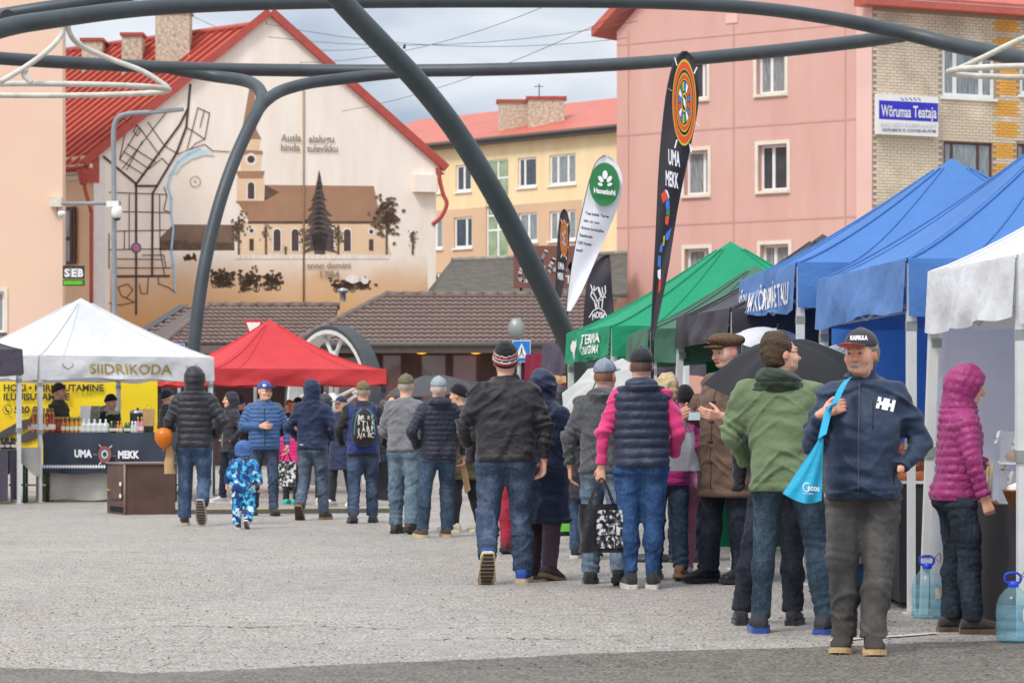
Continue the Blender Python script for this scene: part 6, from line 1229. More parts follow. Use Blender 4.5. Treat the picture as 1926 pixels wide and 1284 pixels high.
        for sg in (-1, 1):
            f.ell((sg * .036, -.062, 1.615), (.03, .03, .026), .02); f.ell((sg * .079, .014, 1.635), (.011, .02, .032), .01); f.ell((sg * .031, -.099, 1.65), (.017, .017, .011), .012, 'sub')
        f.cone((-.034, -.083, 1.670), (.034, -.083, 1.670), .012, .012, .014)
        for sg in (-1, 1): f.ell((sg * .031, -.079, 1.649), (.0135, .0135, .0115), .004); f.ell((sg * .012, -.103, 1.614), (.010, .012, .009), .008)
        f.cone((0, -.088, 1.66), (0, -.117, 1.617), .009, .0145, .012); f.cone((-.018, -.088, 1.584), (.018, -.088, 1.584), .0075, .0075, .01)
        f.cone((-.013, -.087, 1.574), (.013, -.087, 1.574), .008, .008, .008)
        for sd, hnd in s.hands.items():
            if not hnd: continue
            sg = 1 if sd == 'L' else -1; sh, e, w = s.arms[sd]; d = (w - e) / np.linalg.norm(w - e); o = {} if hnd is True else hnd
            d = A_(o.get('dir', d), float); d /= np.linalg.norm(d); nrm = A_(o.get('palm', (-sg * .9, -.2, 0)), float); nrm = nrm - d * (nrm @ d); nrm /= np.linalg.norm(nrm); sv = np.cross(d, nrm) * (-1 if sg > 0 else 1); curl = o.get('curl', .35)
            if o.get('thumb_flip'): sv = -sv
            w0 = w + d * .01; f.cone(w - d * .015, w0, .025, .024, .01)
            for q in (-.026, -.009, .009, .026): f.cone(w0 + sv * q * .5, w0 + d * .088 + sv * q, .016, .0135, .008)
            for i, (q, L) in enumerate(zip((.028, .010, -.009, -.027), (.072, .082, .076, .06))):
                p0 = w0 + d * .088 + sv * q; dd = d.copy()
                for sgm, (fr, rr) in enumerate(((.45, .0105), (.32, .0095), (.27, .0085))):
                    a = curl * (1.25 if sgm else .95) * (1 + .06 * i); dd = dd * math.cos(a) + nrm * math.sin(a); nrm2 = nrm; p1 = p0 + dd * L * fr; f.cone(p0, p1, rr, rr - .001, .003); p0 = p1
                    # keep the bend plane: rotate the normal with the finger
                    
            p0 = w0 + d * .025 + sv * .026; dd = d * .62 + sv * .6 + nrm * (.35 + curl * .5); dd /= np.linalg.norm(dd)
            for L, rr in ((.036, .0125), (.03, .011), (.022, .0095)): p1 = p0 + dd * L; f.cone(p0, p1, rr, rr - .001, .004); p0 = p1; dd = dd * .9 + d * .25 + nrm * curl * .3; dd /= np.linalg.norm(dd)
        V, Q = f.mesh(); n = len(V); col = np.tile(c, (n, 1)); x, y, z = V.T; front = (y < -.055) & (z > 1.5)
        fe = features or {}
        def blend(mask, cc, k): col[mask] = col[mask] * (1 - k) + A_(cc) * k
        blend(front & (np.hypot(x / .05, (z - 1.61) / .03) < 1), A_(c) * (1.02, .80, .76), .6); blend((y < -.1) & (np.hypot(x / .022, (z - 1.62) / .03) < 1), A_(c) * (1.0, .74, .68), .7)
        blend(front & (np.hypot(x / .026, (z - 1.58) / .012) < 1) & (y < -.08), s2l('a8615a')[:3], .75); blend(front & (np.abs(z - 1.579) < .0035) & (np.abs(x) < .024), s2l('6a3a36')[:3], .7)
        br = s2l(fe.get('brow', '5a4638'))[:3]
        for sg in (-1, 1):
            blend(front & (np.hypot((x - sg * .033) / .02, (z - 1.6715) / .006) < 1), br, .75)
            blend(front & (np.hypot((x - sg * .031) / .019, (z - 1.649) / .011) < 1), A_(c) * (.72, .58, .54), .55)
            blend(front & (np.hypot((x - sg * .031) / .014, (z - 1.648) / .0055) < 1), s2l('b9aaa0')[:3], .85); blend(front & (np.hypot((x - sg * .031) / .0065, (z - 1.648) / .0065) < 1), s2l('2c2420')[:3], .95)
            blend((np.abs(x) > .074) & (z > 1.6) & (z < 1.68) & (np.abs(y - .014) < .03), A_(c) * (1.0, .72, .66), .5)
        if fe.get('moustache'): blend(front & (np.hypot(x / .038, (z - (1.594 - np.abs(x) * .25)) / .0095) < 1) & (y < -.07), s2l(fe['moustache'])[:3], .9)
        if fe.get('stubble'): blend((y < -.02) & (z < 1.595) & (z > 1.53) & (np.abs(x) < .07), s2l(fe['stubble'])[:3], .14)
        if hair_tint:   # cropped hair on the skull
            hm = (z > 1.60) & (y > -.03 - (z - 1.6) * .15) & ((z > 1.70) | (y > .02)) & (np.abs(x) < .09) & ~((np.abs(x) > .076) & (y < .035) & (z < 1.67)); blend(hm, s2l(hair_tint)[:3], .88)
        for sd, hnd in s.hands.items():
            if hnd: w = s.arms[sd][2]; m = np.linalg.norm(V - w, axis=1) < .2; m &= (z < 1.5); blend(m, A_(c) * (1.0, .82, .78), .5)
        return s.emit('body', V, Q, M_skin, colors=col)
    # ---- garments
    def jacket(s, m, name='jacket', hem=.84, style='plain', pitch=.062, hood=None, collar=1.53, sleeves=True, flare=0., coat=0., slw=1., cuff=.97, amp=1., col2=None, split=None, band=False, brick=False, hoodbig=1., backbig=0.):
        arms = s.arms; pts = np.stack([q for a in arms.values() for q in a]); lo, hi = pts.min(0) - .13, pts.max(0) + .13; top = 1.87 if hood == 'up' else 1.62
        st = s.res if style != 'puffer' else min(s.res, pitch / 5.5)
        zlo = min(hem - .04, lo[2] if sleeves else hem - .04)
        f = Fld(axis(min(lo[0], -.36), max(hi[0], .36), s.res), axis(min(lo[1], -.32), max(hi[1], .34), s.res), axis(zlo, top, st))
        tab = torso_tab(s.g, s.belly, hem, flare, coat, s.chest); f.prof(tab, .02, lo=hem, hi=1.50)
        for sg in (-1, 1): f.cone((sg * .04, .022, 1.475), (sg * .15 * s.g * s.chest, .016, 1.395), .052, .06, .04)
        if hem < .93:
            for sg in (-1, 1): f.ell((sg * .075 * s.g, .072 * s.g, max(.90, hem + .02)), (.098, .092 + flare * .5 + coat, .12), .04)
            f.put((-.5, -.5, hem - .2), (.5, .5, hem + .05), lambda X, Y, Z: np.where(Z < hem + .05, hem - Z, -1.) + 0 * X + 0 * Y, 0, 'cut')
        if backbig: f.ell((0, .09, 1.25), (.15, .09, .2), .05)
        f.cone((0, .02, 1.46), (0, .014, collar), .088, .076 if hood != 'up' else .08, .03, flat=True)
        bones = [((0, 0, hem), (0, 0, 1.45), .17 * s.g)]
        if sleeves:
            for sd, (sh, e, w) in arms.items():
                w2 = e + (w - e) * cuff; r0 = .071 * slw * (.5 + .5 * s.g); f.cone(sh, e, r0, .055 * slw, .045); f.cone(e, w2, .054 * slw, .043 * slw, .02, flat=True); bones += [(sh, e, .07), (e, w2, .055)]
        else:
            for sd, (sh, e, w) in arms.items(): sg = 1 if sd == 'L' else -1; f.ell(sh + A_((-.01 * sg, 0, -.01)), (.065, .075, .055), .03)
        if hood == 'up':
            hbx = hoodbig; f.ell((0, .022, 1.66), (.117 * hbx, .132 * hbx, .128 * hbx), .05); f.cone((0, .03, 1.44), (0, .022, 1.6), .12, .10, .05)
            f.ell((0, -.125, 1.612), (.073, .085, .1), .015, 'sub'); f.ell((0, -.005, 1.625), (.088, .105, .108), .012, 'sub'); f.ell((0, -.12, 1.60), (.07, .10, .095), .01, 'sub')
        elif hood == 'down':
            f.ell((0, .105, 1.475), (.125, .075, .085), .03); f.ell((0, .045, 1.50), (.112, .10, .055), .03); f.ell((0, .0, 1.565), (.07, .088, .075), .012, 'sub')
        else: f.ell((0, .01, collar + .01), (.062, .062, .03), .01, 'sub')
        V, Q = f.mesh(); N = vnorm(V, Q); bi, t, ang = bonepar(V, bones); z = V[:, 2]; sd_ = s.seed; D = np.zeros(len(V)); tor = bi == 0
        if style == 'puffer':
            ph = .10 * np.sin(ang * 2 + sd_) + .12 * sn3(V, 7, sd_)
            rz = np.where(tor, (z + .012 * np.cos(ang) * 0 + .006 * sn3(V, 9, sd_)) / pitch, t / (pitch * .95) + .08 * sn3(V, 8, sd_)); rid = np.abs(np.sin(math.pi * rz)) ** .55; hdw = 1 - .55 * sstep(1.5, 1.56, z); D += (rid - .75) * .017 * amp * hdw
            D += .006 * sn3(V * A_((2.2, 2.2, .9)), 16, sd_) * rid
            if brick:
                row = np.floor(rz); cell = ang / 6.28318 * np.where(tor, 14, 5) + .5 * (row % 2) + .15 * np.sin(row * 2.3); D += (np.abs(np.sin(math.pi * cell)) ** .4 - .8) * .009
        else:
            D += .007 * amp * sn3(V * A_((1.5, 1.5, .55)), 13, sd_) + .005 * amp * sn3(V * A_((1, 1, 1.3)), 26, sd_ + 2)
            wv = 1 - np.abs(sn3(V * A_((1.3, 1.3, .8)), 9, sd_ + 4)); D += .012 * amp * np.clip(wv - .75, 0, 1) * 4 * .35
            for q, (fx, fz, fr) in enumerate(((1.6, .7, 7.), (1.2, 1.5, 10.))):
                W = V.copy(); W[:, 2] += .5 * np.abs(V[:, 0]) * (1 if q else -1); nn_ = sn3(W * A_((fx, 1., fz)), fr, sd_ + 3 * q + 1); D += amp * .014 * np.exp(-(nn_ / .15) ** 2) * np.clip(.4 + sn3(V, 5, sd_ + q), 0, 1) - .003 * amp
            D += np.where(tor & (z < hem + .045), .005, 0) + np.where(tor & (np.abs(z - hem - .05) < .008), -.004, 0)
        for i in range(1, len(bones)):
            L = np.linalg.norm(A_(bones[i][1]) - A_(bones[i][0])); mk = bi == i; je = (t - L) if i % 2 == 1 else t; w = np.exp(-(je / .10) ** 2)
            fo = np.sin(2 * math.pi * t / .05 + 1.6 * np.sin(ang + sd_) + 1.2 * sn3(V, 9, sd_)); D += np.where(mk, .009 * amp * w * fo * np.clip(.25 + 1.1 * sn3(V, 6, sd_ + i), 0, 1), 0)
            if i % 2 == 0: D += np.where(mk & (t > L - .04), .004, 0) + np.where(mk & (np.abs(t - L + .045) < .008), -.004, 0)
        D *= sstep(0, .02, z - hem) * .8 + .2
        V = V + N * D[:, None]; mats = [m]; mi = None; s.hem = min(getattr(s, 'hem', 9), hem)
        if split:
            mats.append(col2); fc = V[Q].mean(1); mi = split(fc, bi[Q[:, 0]]).astype(int)
        return s.emit(name, V, Q, mats, mi=mi)
    def trousers(s, m, name='trousers', waist=1.02, w=1., hemr=1., knee=1., amp=1., short=.0, seat=1.):
        legs = s.legs; pts = np.stack([q for l in legs.values() for q in l[:3]]); lo, hi = pts.min(0) - .14, pts.max(0) + .16; g = s.g
        f = Fld(axis(min(lo[0], -.3), max(hi[0], .3), s.res), axis(min(lo[1], -.25), max(hi[1], .28), s.res), axis(max(lo[2] + .08, .02), waist + .03, s.res))
        f.prof([(.84, .16 * g * w, .125 * g, .01), (.93, .172 * g * w, .13 * g + s.belly * .3, .012), (waist, .165 * g, .122 * g + s.belly * .5, 0)], .03, hi=waist); bones = []
        for sg in (-1, 1): f.ell((sg * .075 * g, .072 * g, .895), (.085 * seat, .075 * seat, .10), .04)
        for hp, k, a, p in legs.values():
            a2 = k + (a - k) * (1.0 - short); f.cone(hp + A_((0, .005, -.02)), k, .098 * w * (.45 + .55 * g), .071 * knee * w, .035); f.cone(k, a2, .070 * knee * w, .06 * hemr, .02, flat=True); f.ell(k + (a - k) * .3 + A_((0, .02, 0)), (.06 * w, .062 * w, .11), .03); bones += [(hp, k, .08), (k, a2, .06)]
        V, Q = f.mesh(); N = vnorm(V, Q); bi, t, ang = bonepar(V, bones); sd_ = s.seed + 1.7; z = V[:, 2]
        D = .004 * amp * sn3(V, 18, sd_) + .004 * amp * sn3(V * A_((1.4, 1.4, .6)), 10, sd_ + 3)
        for i in range(len(bones)):
            L = np.linalg.norm(A_(bones[i][1]) - A_(bones[i][0])); mm = bi == i; mk_ = np.clip(.3 + 1.2 * sn3(V, 7, sd_ + i), 0, 1); nz_ = 1.6 * sn3(V, 9, sd_ + 5 + i)
            if i % 2 == 0:
                D += mk_ * np.where(mm, .005 * amp * np.exp(-((t - .08) / .10) ** 2) * np.sin(2 * math.pi * t / .06 + 2.4 * np.cos(ang + sd_) + nz_), 0) + mk_ * np.where(mm, .005 * amp * np.exp(-((t - L) / .09) ** 2) * np.sin(2 * math.pi * t / .055 + 2.2 * np.sin(ang - sd_) + nz_), 0)
            else:
                D += mk_ * np.where(mm, .006 * amp * np.exp(-(t / .13) ** 2) * np.sin(2 * math.pi * t / .06 + 2.2 * np.sin(ang + sd_) + nz_), 0) + mk_ * np.where(mm, .008 * amp * np.exp(-((t - L + .02) / .11) ** 2) * np.sin(2 * math.pi * t / .055 + 1.8 * np.sin(ang + sd_) + nz_), 0)
        for q, fr in enumerate((8., 12.)):
            W = V.copy(); W[:, 2] += .6 * V[:, 0] * (1 if q else -1) + .5 * V[:, 1]; nn_ = sn3(W * A_((1., 1., 1.)), fr, sd_ + 2 * q); D += amp * .011 * np.exp(-(nn_ / .14) ** 2) * np.clip(.3 + sn3(V, 4, sd_ + q), 0, 1) - .0015
        V = V + N * D[:, None]; hem = getattr(s, 'hem', 9); w_ = sstep(hem - .005, hem + .05, V[:, 2]); V[:, 0] *= 1 - .14 * w_; V[:, 1] *= 1 - .26 * w_; return s.emit(name, V, Q, m)
    def jeans_details(s, m, side=1):
        for sg in (-1, 1):
            x0 = sg * .085 * s.g; pts = [(x0 - .05, .955), (x0 - .048, .86), (x0, .835), (x0 + .048, .86), (x0 + .05, .955), (x0 - .05, .955)]; P2 = []
            for (a, b), (c, d) in zip(pts[:-1], pts[1:]): P2 += [(a + (c - a) * k / 4, b + (d - b) * k / 4 - .02) for k in range(4)]
            s.strip('trousers', P2, .0022, m, side, 'pocket_seam', .0005)
        s.strip('trousers', [(0, .95 - .02 * i) for i in range(7)], .0025, m, side, 'seam', .0005)
    def shoes(s, upper, sole, fat=1.12, toe=6.):
        u, o = shoe_meshes(upper, sole, fat=fat)
        for sd, (hp, k, a, p) in s.legs.items():
            sg = 1 if sd == 'L' else -1; M = Matrix.Scale(s.k, 4) @ Matrix.Translation(Vector(a)) @ Matrix.Rotation(R(toe) * sg, 4, 'Z') @ Matrix.Rotation(p, 4, 'X') @ Matrix.Translation((0, 0, -.085)) @ Matrix.Scale(1.06, 4)
            me = u.mesh('shoe'); me.transform(M); sh = link('shoe', me, upper, s.root); me = o.mesh('sole'); me.transform(M); so = link('sole', me, sole, sh)
            if p > .5:
                for i in range(9):
                    y = .07 - i * .031; w = .03 + .016 * math.sin(math.pi * i / 8); t_ = MB(); t_.box(-w, w, y - .009, y + .009, -.006 + .012 * max(0, (-y - .12) / .08), .002 + .012 * max(0, (-y - .12) / .08)); me = t_.mesh('tread'); me.transform(M); link('tread', me, S_tread, sh)
    def hat(s, kind, m, m2=None, stripes=None, name=None, res=.009, low=0.):
        f = Fld(axis(-.14, .14, res), axis(-.26, .17, res), axis(1.50, 1.86, res * .8))
        if kind == 'beanie':
            f.ell((0, .014, 1.672), (.091, .112, .118), .01); f.cone((0, .02, 1.58), (0, .014, 1.66), .09, .10, .02) if low > .03 else None; f.put((-1, -1, 1.5), (1, 1, 1.9), lambda X, Y, Z: (1.668 - low - (.42 + low * 2) * (Y + .02)) - Z + 0 * X, 0, 'cut')
        elif kind == 'cap':
            f.ell((0, .012, 1.688), (.088, .108, .092), .01); f.put((-1, -1, 1.5), (1, 1, 1.9), lambda X, Y, Z: (1.682 - .12 * (Y + .02)) - Z + 0 * X, 0, 'cut')
            f.ell((0, -.135, 1.693), (.078, .085, .0095), .01, rx=R(-10)); f.ell((0, .012, 1.782), (.012, .012, .008), .004)
        elif kind == 'flat':
            f.ell((0, .0, 1.728), (.099, .132, .046), .02, rx=R(-8)); f.ell((0, .03, 1.70), (.094, .105, .05), .03); f.put((-1, -1, 1.5), (1, 1, 1.9), lambda X, Y, Z: 1.682 - Z + 0 * X + 0 * Y, 0, 'cut'); f.ell((0, -.115, 1.692), (.085, .06, .011), .01, rx=R(-14))
        elif kind == 'hair':
            f.ell((0, .02, 1.672), (.088, .107, .105), .02); f.ell((0, .055, 1.62), (.08, .065, .07), .03); f.put((-1, -1, 1.4), (1, 1, 1.9), lambda X, Y, Z: np.maximum((-.035 - .42 * (Z - 1.66)) - Y, 0) * 4 - .02 + 0 * X, 0, 'cut'); f.ell((0, -.075, 1.62), (.082, .085, .095), .012, 'sub')
            for sg in (-1, 1): f.ell((sg * .09, .0, 1.62), (.022, .032, .04), .01, 'sub')
        elif kind == 'longhair':
            f.ell((0, .02, 1.672), (.096, .112, .11), .02); f.ell((0, .06, 1.6), (.094, .07, .10), .04); f.ell((0, -.09, 1.61), (.075, .085, .1), .012, 'sub')
        V, Q = f.mesh(); N = vnorm(V, Q)
        if kind in ('hair', 'longhair'):
            V = V + N * (.007 * sn3(V * A_((3, 3, .8)), 22, s.seed) + .004 * sn3(V, 60, s.seed))[:, None]
        elif kind == 'beanie':
            zr = V[:, 2] + (.42 + low * 2) * (V[:, 1] + .02) - 1.668 + low; D = np.where(zr < .05, .006 * sstep(0, .012, zr), 0) + .002 * np.sin(zr * 260); V = V + N * D[:, None]
        else: V = V + N * (.0025 * sn3(V, 30, s.seed))[:, None]
        mats = [m]; mi = None; fc = V[Q].mean(1); zr = fc[:, 2] + (.42 + low * 2) * (fc[:, 1] + .02) - 1.668 + low
        if stripes:
            mats = [m] + [q[2] for q in stripes]; mi = np.zeros(len(Q), int)
            for i, (a, b, _) in enumerate(stripes): mi[(zr >= a) & (zr < b)] = i + 1
        elif m2 is not None:   # under side of the peak
            nf = vnorm(V, Q)[Q].mean(1); mats = [m, m2]; mi = ((fc[:, 1] < -.09) & ((nf[:, 2] < -.1) | (fc[:, 1] < -.205))).astype(int)
        return s.emit(name or {'beanie': 'beanie', 'cap': 'cap', 'flat': 'flat_cap', 'hair': 'hair', 'longhair': 'hair'}[kind], V, Q, mats, mi=mi)
    # ---- flat trimmings laid on a garment
    def onto(s, garment, x, z, side=-1, off=.005):
        """canonical x, z seen from the front (side -1) or the rear (side +1), dropped on the garment surface"""
        q = s.pt((x, 0, z)); hit = s.trees[garment].ray_cast(Vector((q.x, side * 2.0, q.z)), Vector((0, -side, 0)))
        return (hit[0] + Vector((0, side * off, 0))) if hit[0] is not None else None
    def decal_text(s, garment, txt, x, z, w, h, m, side=-1, rot=0., bold=.04, name='lettering', off=.006):
        sg = 1 if side < 0 else -1; vs, fs = text2d(txt, bold); W = vs[:, 0].max(); b = MB(); cs, sn = math.cos(rot), math.sin(rot); P_ = []
        for a, c in vs:
            u, v = a * w / W, c * h; p = s.onto(garment, x + sg * (u * cs - v * sn), z + u * sn + v * cs, side, off); P_.append(p or Vector((0, 0, -1)))
        if any(p.z < 0 for p in P_): return
        b.add(P_, fs); return obj(name, b, m, [c for c in s.root.children if c.name.split('.')[0] == garment][0])
    def strip(s, garment, pts, r, m, side=-1, name='zip', off=.002):
        ps = [s.onto(garment, x, z, side, off) for x, z in pts]; ps = [p for p in ps if p is not None]
        if len(ps) < 2: return
        b = MB(); b.tube(ps, r * s.k, 5); return obj(name, b, m, [c for c in s.root.children if c.name.split('.')[0] == garment][0])
    def glasses(s, m):
        b = MB()
        for sg in (-1, 1):
            b.tube([Vector(s.pt((sg * .033 + .021 * math.cos(a), -.108, 1.647 + .015 * math.sin(a)))) for a in [6.283 * k / 12 for k in range(12)]], .0018, 4, closed=True); b.tube([s.pt((sg * .054, -.106, 1.65)), s.pt((sg * .083, .01, 1.655))], .002, 4)
        b.tube([s.pt((-.012, -.11, 1.65)), s.pt((.012, -.11, 1.65))], .0018, 4); return obj('glasses', b, m, s.root)
# ================================================================ the crowd
J_mid, J_light, J_dark, J_teal, J_navy = denim('5a7390', '455f80'), denim('7a94ad', '64819e'), denim('39404f', '2e3443'), denim('3f6076', '2f4d63'), denim('394560', '2d374f')
J_blue = denim('4d7096', '3a5c86')
SEAM = mat('jean_stitch', '2c3f58', .9, 0)
S_blk, S_wht, S_tan, S_gum = fab('2c2b2c', 's'), fab('dcd8d2', 's'), fab('c8ab84', 's'), fab('8c6a48', 's')
BLK = fab('29282c', 'blk'); NAVY = fab('232f4e', 'nv'); ZIP = mat('zip_grey', '55565c', .4, .1)
# --- vendors
p = Person('man vendor in a dark beanie and olive jacket behind the amber bottles', 112, 0, 722, 70, depth=46.7, res=.018, armL='front', armR='front', handR=dict(curl=.5))
p.body(); p.jacket(fab('45463c', 'olive')); p.trousers(BLK); p.shoes(S_blk, S_blk); p.hat('beanie', knit('3c3a3c'))
p = Person('woman vendor in a fluffy black hat behind the clear flasks', 207, 0, 742, 55, depth=46.6, res=.018, g=1.02, armL='front', armR='front', pitch=12, handR=dict(curl=.5))
p.body(); p.jacket(fab('232226', 'vw'), collar=1.51); p.jacket(fleece('c9bca8', 'a89a86'), name='scarf', hem=1.40, sleeves=False, coat=.004, collar=1.55); p.trousers(BLK); p.shoes(S_blk, S_blk); p.hat('beanie', fleece('2b2829', '191819'))
# --- hooded man walking away with balloon
HM = p = Person('man in a black hooded puffer and jeans walking away with an orange balloon', 366, 988, 688, 180, res=.013, g=1.12, armL=((.27, .05, 1.14), (.27, .04, .93)), armR='pocket', legL='step', legR='lift', handL=dict(curl=.8), hat=.02, belly=.02)
p.body(); p.jacket(puffm('2c2c33'), hem=.86, style='puffer', pitch=.072, hood='up'); p.trousers(J_blue, w=1.08, hemr=1.2); p.shoes(S_blk, fab('b8ac9a', 's'))
# --- dark background figures round the red tent
for lab, x, yt, dep, fc, jm, hm, kind in (
        ('figure in a dark knit hat half hidden behind the black hooded puffer man', 316, 733, 48.5, 120, 'puf', '2c3346', 'beanie'), ('person in a blue knit hat behind the black hooded woman', 452, 746, 50.5, 150, 'pl', '3a4f7a', 'beanie'),
        ('person with grey hair standing under the red tent behind the blue puffer man', 545, 752, 52.5, 20, 'pl', '8a8078', 'hair'), ('person in a dark cap under the red tent behind the navy hood', 560, 748, 51, -140, 'pl', '33343a', 'cap')):
    p = Person(lab, x, 0, yt, fc, depth=dep, res=.022, group='people under the red tent'); p.body(finehead=.011); p.jacket(puffm('2c2d36') if jm == 'puf' else fab('34343c', 'bgj'), style='puffer' if jm == 'puf' else 'plain'); p.trousers(J_dark); p.shoes(S_blk, S_wht); p.hat(kind, knit(hm), res=.014)
p = Person('woman in a zipped black hooded jacket facing the white tent', 433, 946, 738, -62, res=.015, armL='pocket', armR='pocket', legL='trail', legR='step')
p.body(); p.jacket(fab('35323a', 'hw'), hem=.80, hood='up', hoodbig=.95); p.strip('jacket', [(0, 1.44 - .04 * i) for i in range(15)], .006, mat('zip_pale', 'b9b9bd', .4)); p.trousers(J_navy, w=1.1); p.shoes(fab('cfcac6', 's2'), S_wht)
# --- child in camouflage snowsuit
KID = p = Person('small child in a blue camouflage snowsuit and patterned blue hat', 458, 994, 829, 178, res=.018, wide=1.32, hs=1.42, armL=((.25, .02, 1.14), (.27, -.0, .94)), armR=((.25, .02, 1.14), (.28, .02, .94)), legL='stand', legR='back', handL=dict(curl=.5), handR=dict(curl=.5), hat=.01)
p.body(); p.jacket(M_camo, name='snowsuit', hem=.80, slw=1.15, coat=.01, collar=1.5); p.trousers(M_camo, name='trousers', w=1.12, hemr=1.15, knee=1.1); p.shoes(S_blk, S_wht, fat=1.25); p.hat('beanie', mat('kid_hat', '5a7ab0', .9, .1, 18, bump=.4, bscale=80, c2='3c5c96'), low=.07)
# --- man in blue puffer
BM_ = p = Person('man in a blue puffer jacket and blue cap walking towards the camera', 497, 969, 718, 8, res=.012, g=1.13, armR='chest', armL=((.27, .02, 1.14), (.28, -.03, .92)), legL='step', legR='trail', handR=dict(curl=.9, palm=(.2, 1, 0)), handL=dict(curl=.7), yaw=28, belly=.02)
p.body(features=dict(brow='8a7a6a', stubble='9a8a80')); p.jacket(puffm('3d6090'), hem=.86, style='puffer', pitch=.055, collar=1.53); p.jacket(knit('77746c'), name='sweater', hem=1.3, sleeves=False, coat=-.028, collar=1.535); p.strip('jacket', [(0, 1.42 - .03 * i) for i in range(18)], .006, S_blk); p.trousers(denim('4c6280', '3b5170'), hemr=1.15); p.shoes(S_blk, S_blk); p.hat('cap', fab('2f569c', 'bc')); p.decal_text('cap', 'EV', -.035, 1.705, .05, .03, M_white, bold=.06); p.glasses(ZIP)
# --- pink child
p = Person('child in a bright pink jacket and turquoise boots beside the blue puffer man', 548, 948, 788, 150, res=.02, wide=1.2, hs=1.35, armL='hang', armR='hang', handL=dict(curl=.4))
p.body(finehead=.01); p.jacket(fab('d8307c', 'pk'), style='puffer', pitch=.07); p.trousers(BLK); p.shoes(fab('35c0b4', 'tq'), fab('2aa89c', 'tq2'), fat=1.3); p.hat('beanie', knit('c9c4c8'))
# --- navy hooded man
p = Person('man in a navy hooded jacket and worn jeans walking away under the red tent', 588, 977, 712, 168, res=.013, g=1.08, armL=((.28, .08, 1.15), (.2, -.12, 1.0)), armR=((.28, .06, 1.15), (.2, -.14, 1.0)), legL='back', legR='step', hat=.02)
p.body(); p.jacket(fab('222e4c', 'nh', rough=.65), hem=.87, hood='up', hoodbig=.98); p.decal_text('jacket', 'REGATTA'[:4], .12, .93, .05, .012, M_white, side=1); p.trousers(denim('66788f', '516581'), w=1.08, hemr=1.15); p.shoes(fab('3c3630', 's3'), S_gum)
# --- pair behind the backpack man
p = Person('person in a dark quilted hood turned away behind the backpack man', 612, 948, 742, 175, res=.018); p.body(finehead=.01); p.jacket(puffm('3d3a44'), style='puffer', pitch=.06, hood='up'); p.trousers(BLK); p.shoes(S_wht, S_wht)
p = Person('woman in a long navy coat and white rimmed cap facing the camera', 641, 952, 746, -35, res=.016, armL='pocket', armR='hang', handR=dict(curl=.5), legL='trail', legR='step'); p.body(); p.jacket(fab('2b3450', 'lc'), name='coat', hem=.58, flare=.03, hood=None); p.trousers(BLK); p.shoes(S_wht, fab('c9a8a0', 's')); p.hat('cap', fab('2a3150', 'ch'), stripes=None, m2=M_white); p.glasses(BLK)
# --- backpack man
BP = p = Person('man in a blue and black jacket and camouflage cap wearing a backpack', 683, 983, 718, 186, res=.013, g=1.12, armL=((.29, .04, 1.14), (.25, -.08, .96)), armR=((.29, .06, 1.14), (.26, -.06, .95)), legL='trail', legR='step', yaw=8)
p.body(hair_tint='a39a90'); p.jacket(fab('2f3f7c', 'bj'), hem=.82, col2=BLK, split=lambda c, b: (c[:, 2] < .87) | ((b > 0) & (c[:, 1] + .35 * (c[:, 2] - 1.15) > .045) | (b % 2 == 0) & (b > 0) | (c[:, 2] > 1.46))); p.trousers(denim('4a6488', '3a5378'), w=1.12, hemr=1.2); p.shoes(fab('38363a', 's4'), S_blk, fat=1.2); p.hat('cap', mat('camo_cap', '8a7c5c', .9, .1, 30, c2='56503c', bump=.4, bscale=60))
# --- far man in pale jeans
p = Person('distant man in faded jeans seen beside the tent leg behind the backpack', 722, 931, 752, 185, res=.02); p.body(finehead=.011); p.jacket(fab('4a4a50', 'fm'), hem=.85); p.trousers(J_light); p.shoes(S_blk, S_wht); p.hat('hair', fab('5a5048', 'hr'), res=.012)
# --- grey sweater man
p = Person('man in a grey knitted zip sweater and camouflage cap seen from behind', 762, 1003, 705, 158, res=.012, g=1.08, armL=((.27, .0, 1.13), (.16, -.15, 1.0)), armR=((.27, .0, 1.13), (.16, -.15, 1.0)), legL='stand', legR='trail', lean=.05, yaw=10)
p.body(hair_tint='b0a8a0'); p.jacket(fleece('86868a', '66666c'), hem=.90, slw=1.05, collar=1.52); p.trousers(denim('74909f', '5d7d97'), w=1.12, hemr=1.28, knee=1.08); p.shoes(fab('4a3a34', 's5'), S_blk); p.hat('cap', mat('camo_cap2', '84785c', .9, .1, 30, c2='5c5644', bump=.4, bscale=60))
# --- navy brick-quilted man
BQ = p = Person('man in a navy brick-quilted jacket and pale grey cap holding a wooden board', 824, 1010, 710, 196, res=.012, g=1.1, armL='pocket', armR=((.27, .03, 1.13), (.29, -.03, .90)), handR=dict(curl=.8), legL=((.14, -.02, .49), (.17, .0, .085), 0), legR='step', yaw=-12)
p.body(hair_tint='c9c4c0'); p.jacket(puffm('262839', .6), hem=.84, style='puffer', pitch=.055, hood='down', amp=.6, brick=True); p.trousers(denim('466688', '385877'), w=1.08, hemr=1.15); p.shoes(fab('4a443e', 's6'), S_tan); p.hat('cap', fab('9aa3a8', 'gc'))
# --- woman in olive behind
p = Person('woman in an olive coat and black beanie leaning in behind the navy quilted man', 874, 1000, 724, -118, res=.014, lean=.12, armL='front', armR='front', legL='step', legR='trail')
p.body(); p.jacket(fab('4e4a34', 'ol'), name='coat', hem=.62, flare=.02); p.trousers(fab('26262e', 'bt'), w=1.05); p.shoes(fab('d8c8ae', 's7'), fab('e2d8c4', 's7'), fat=1.25); p.hat('beanie', knit('232226'))
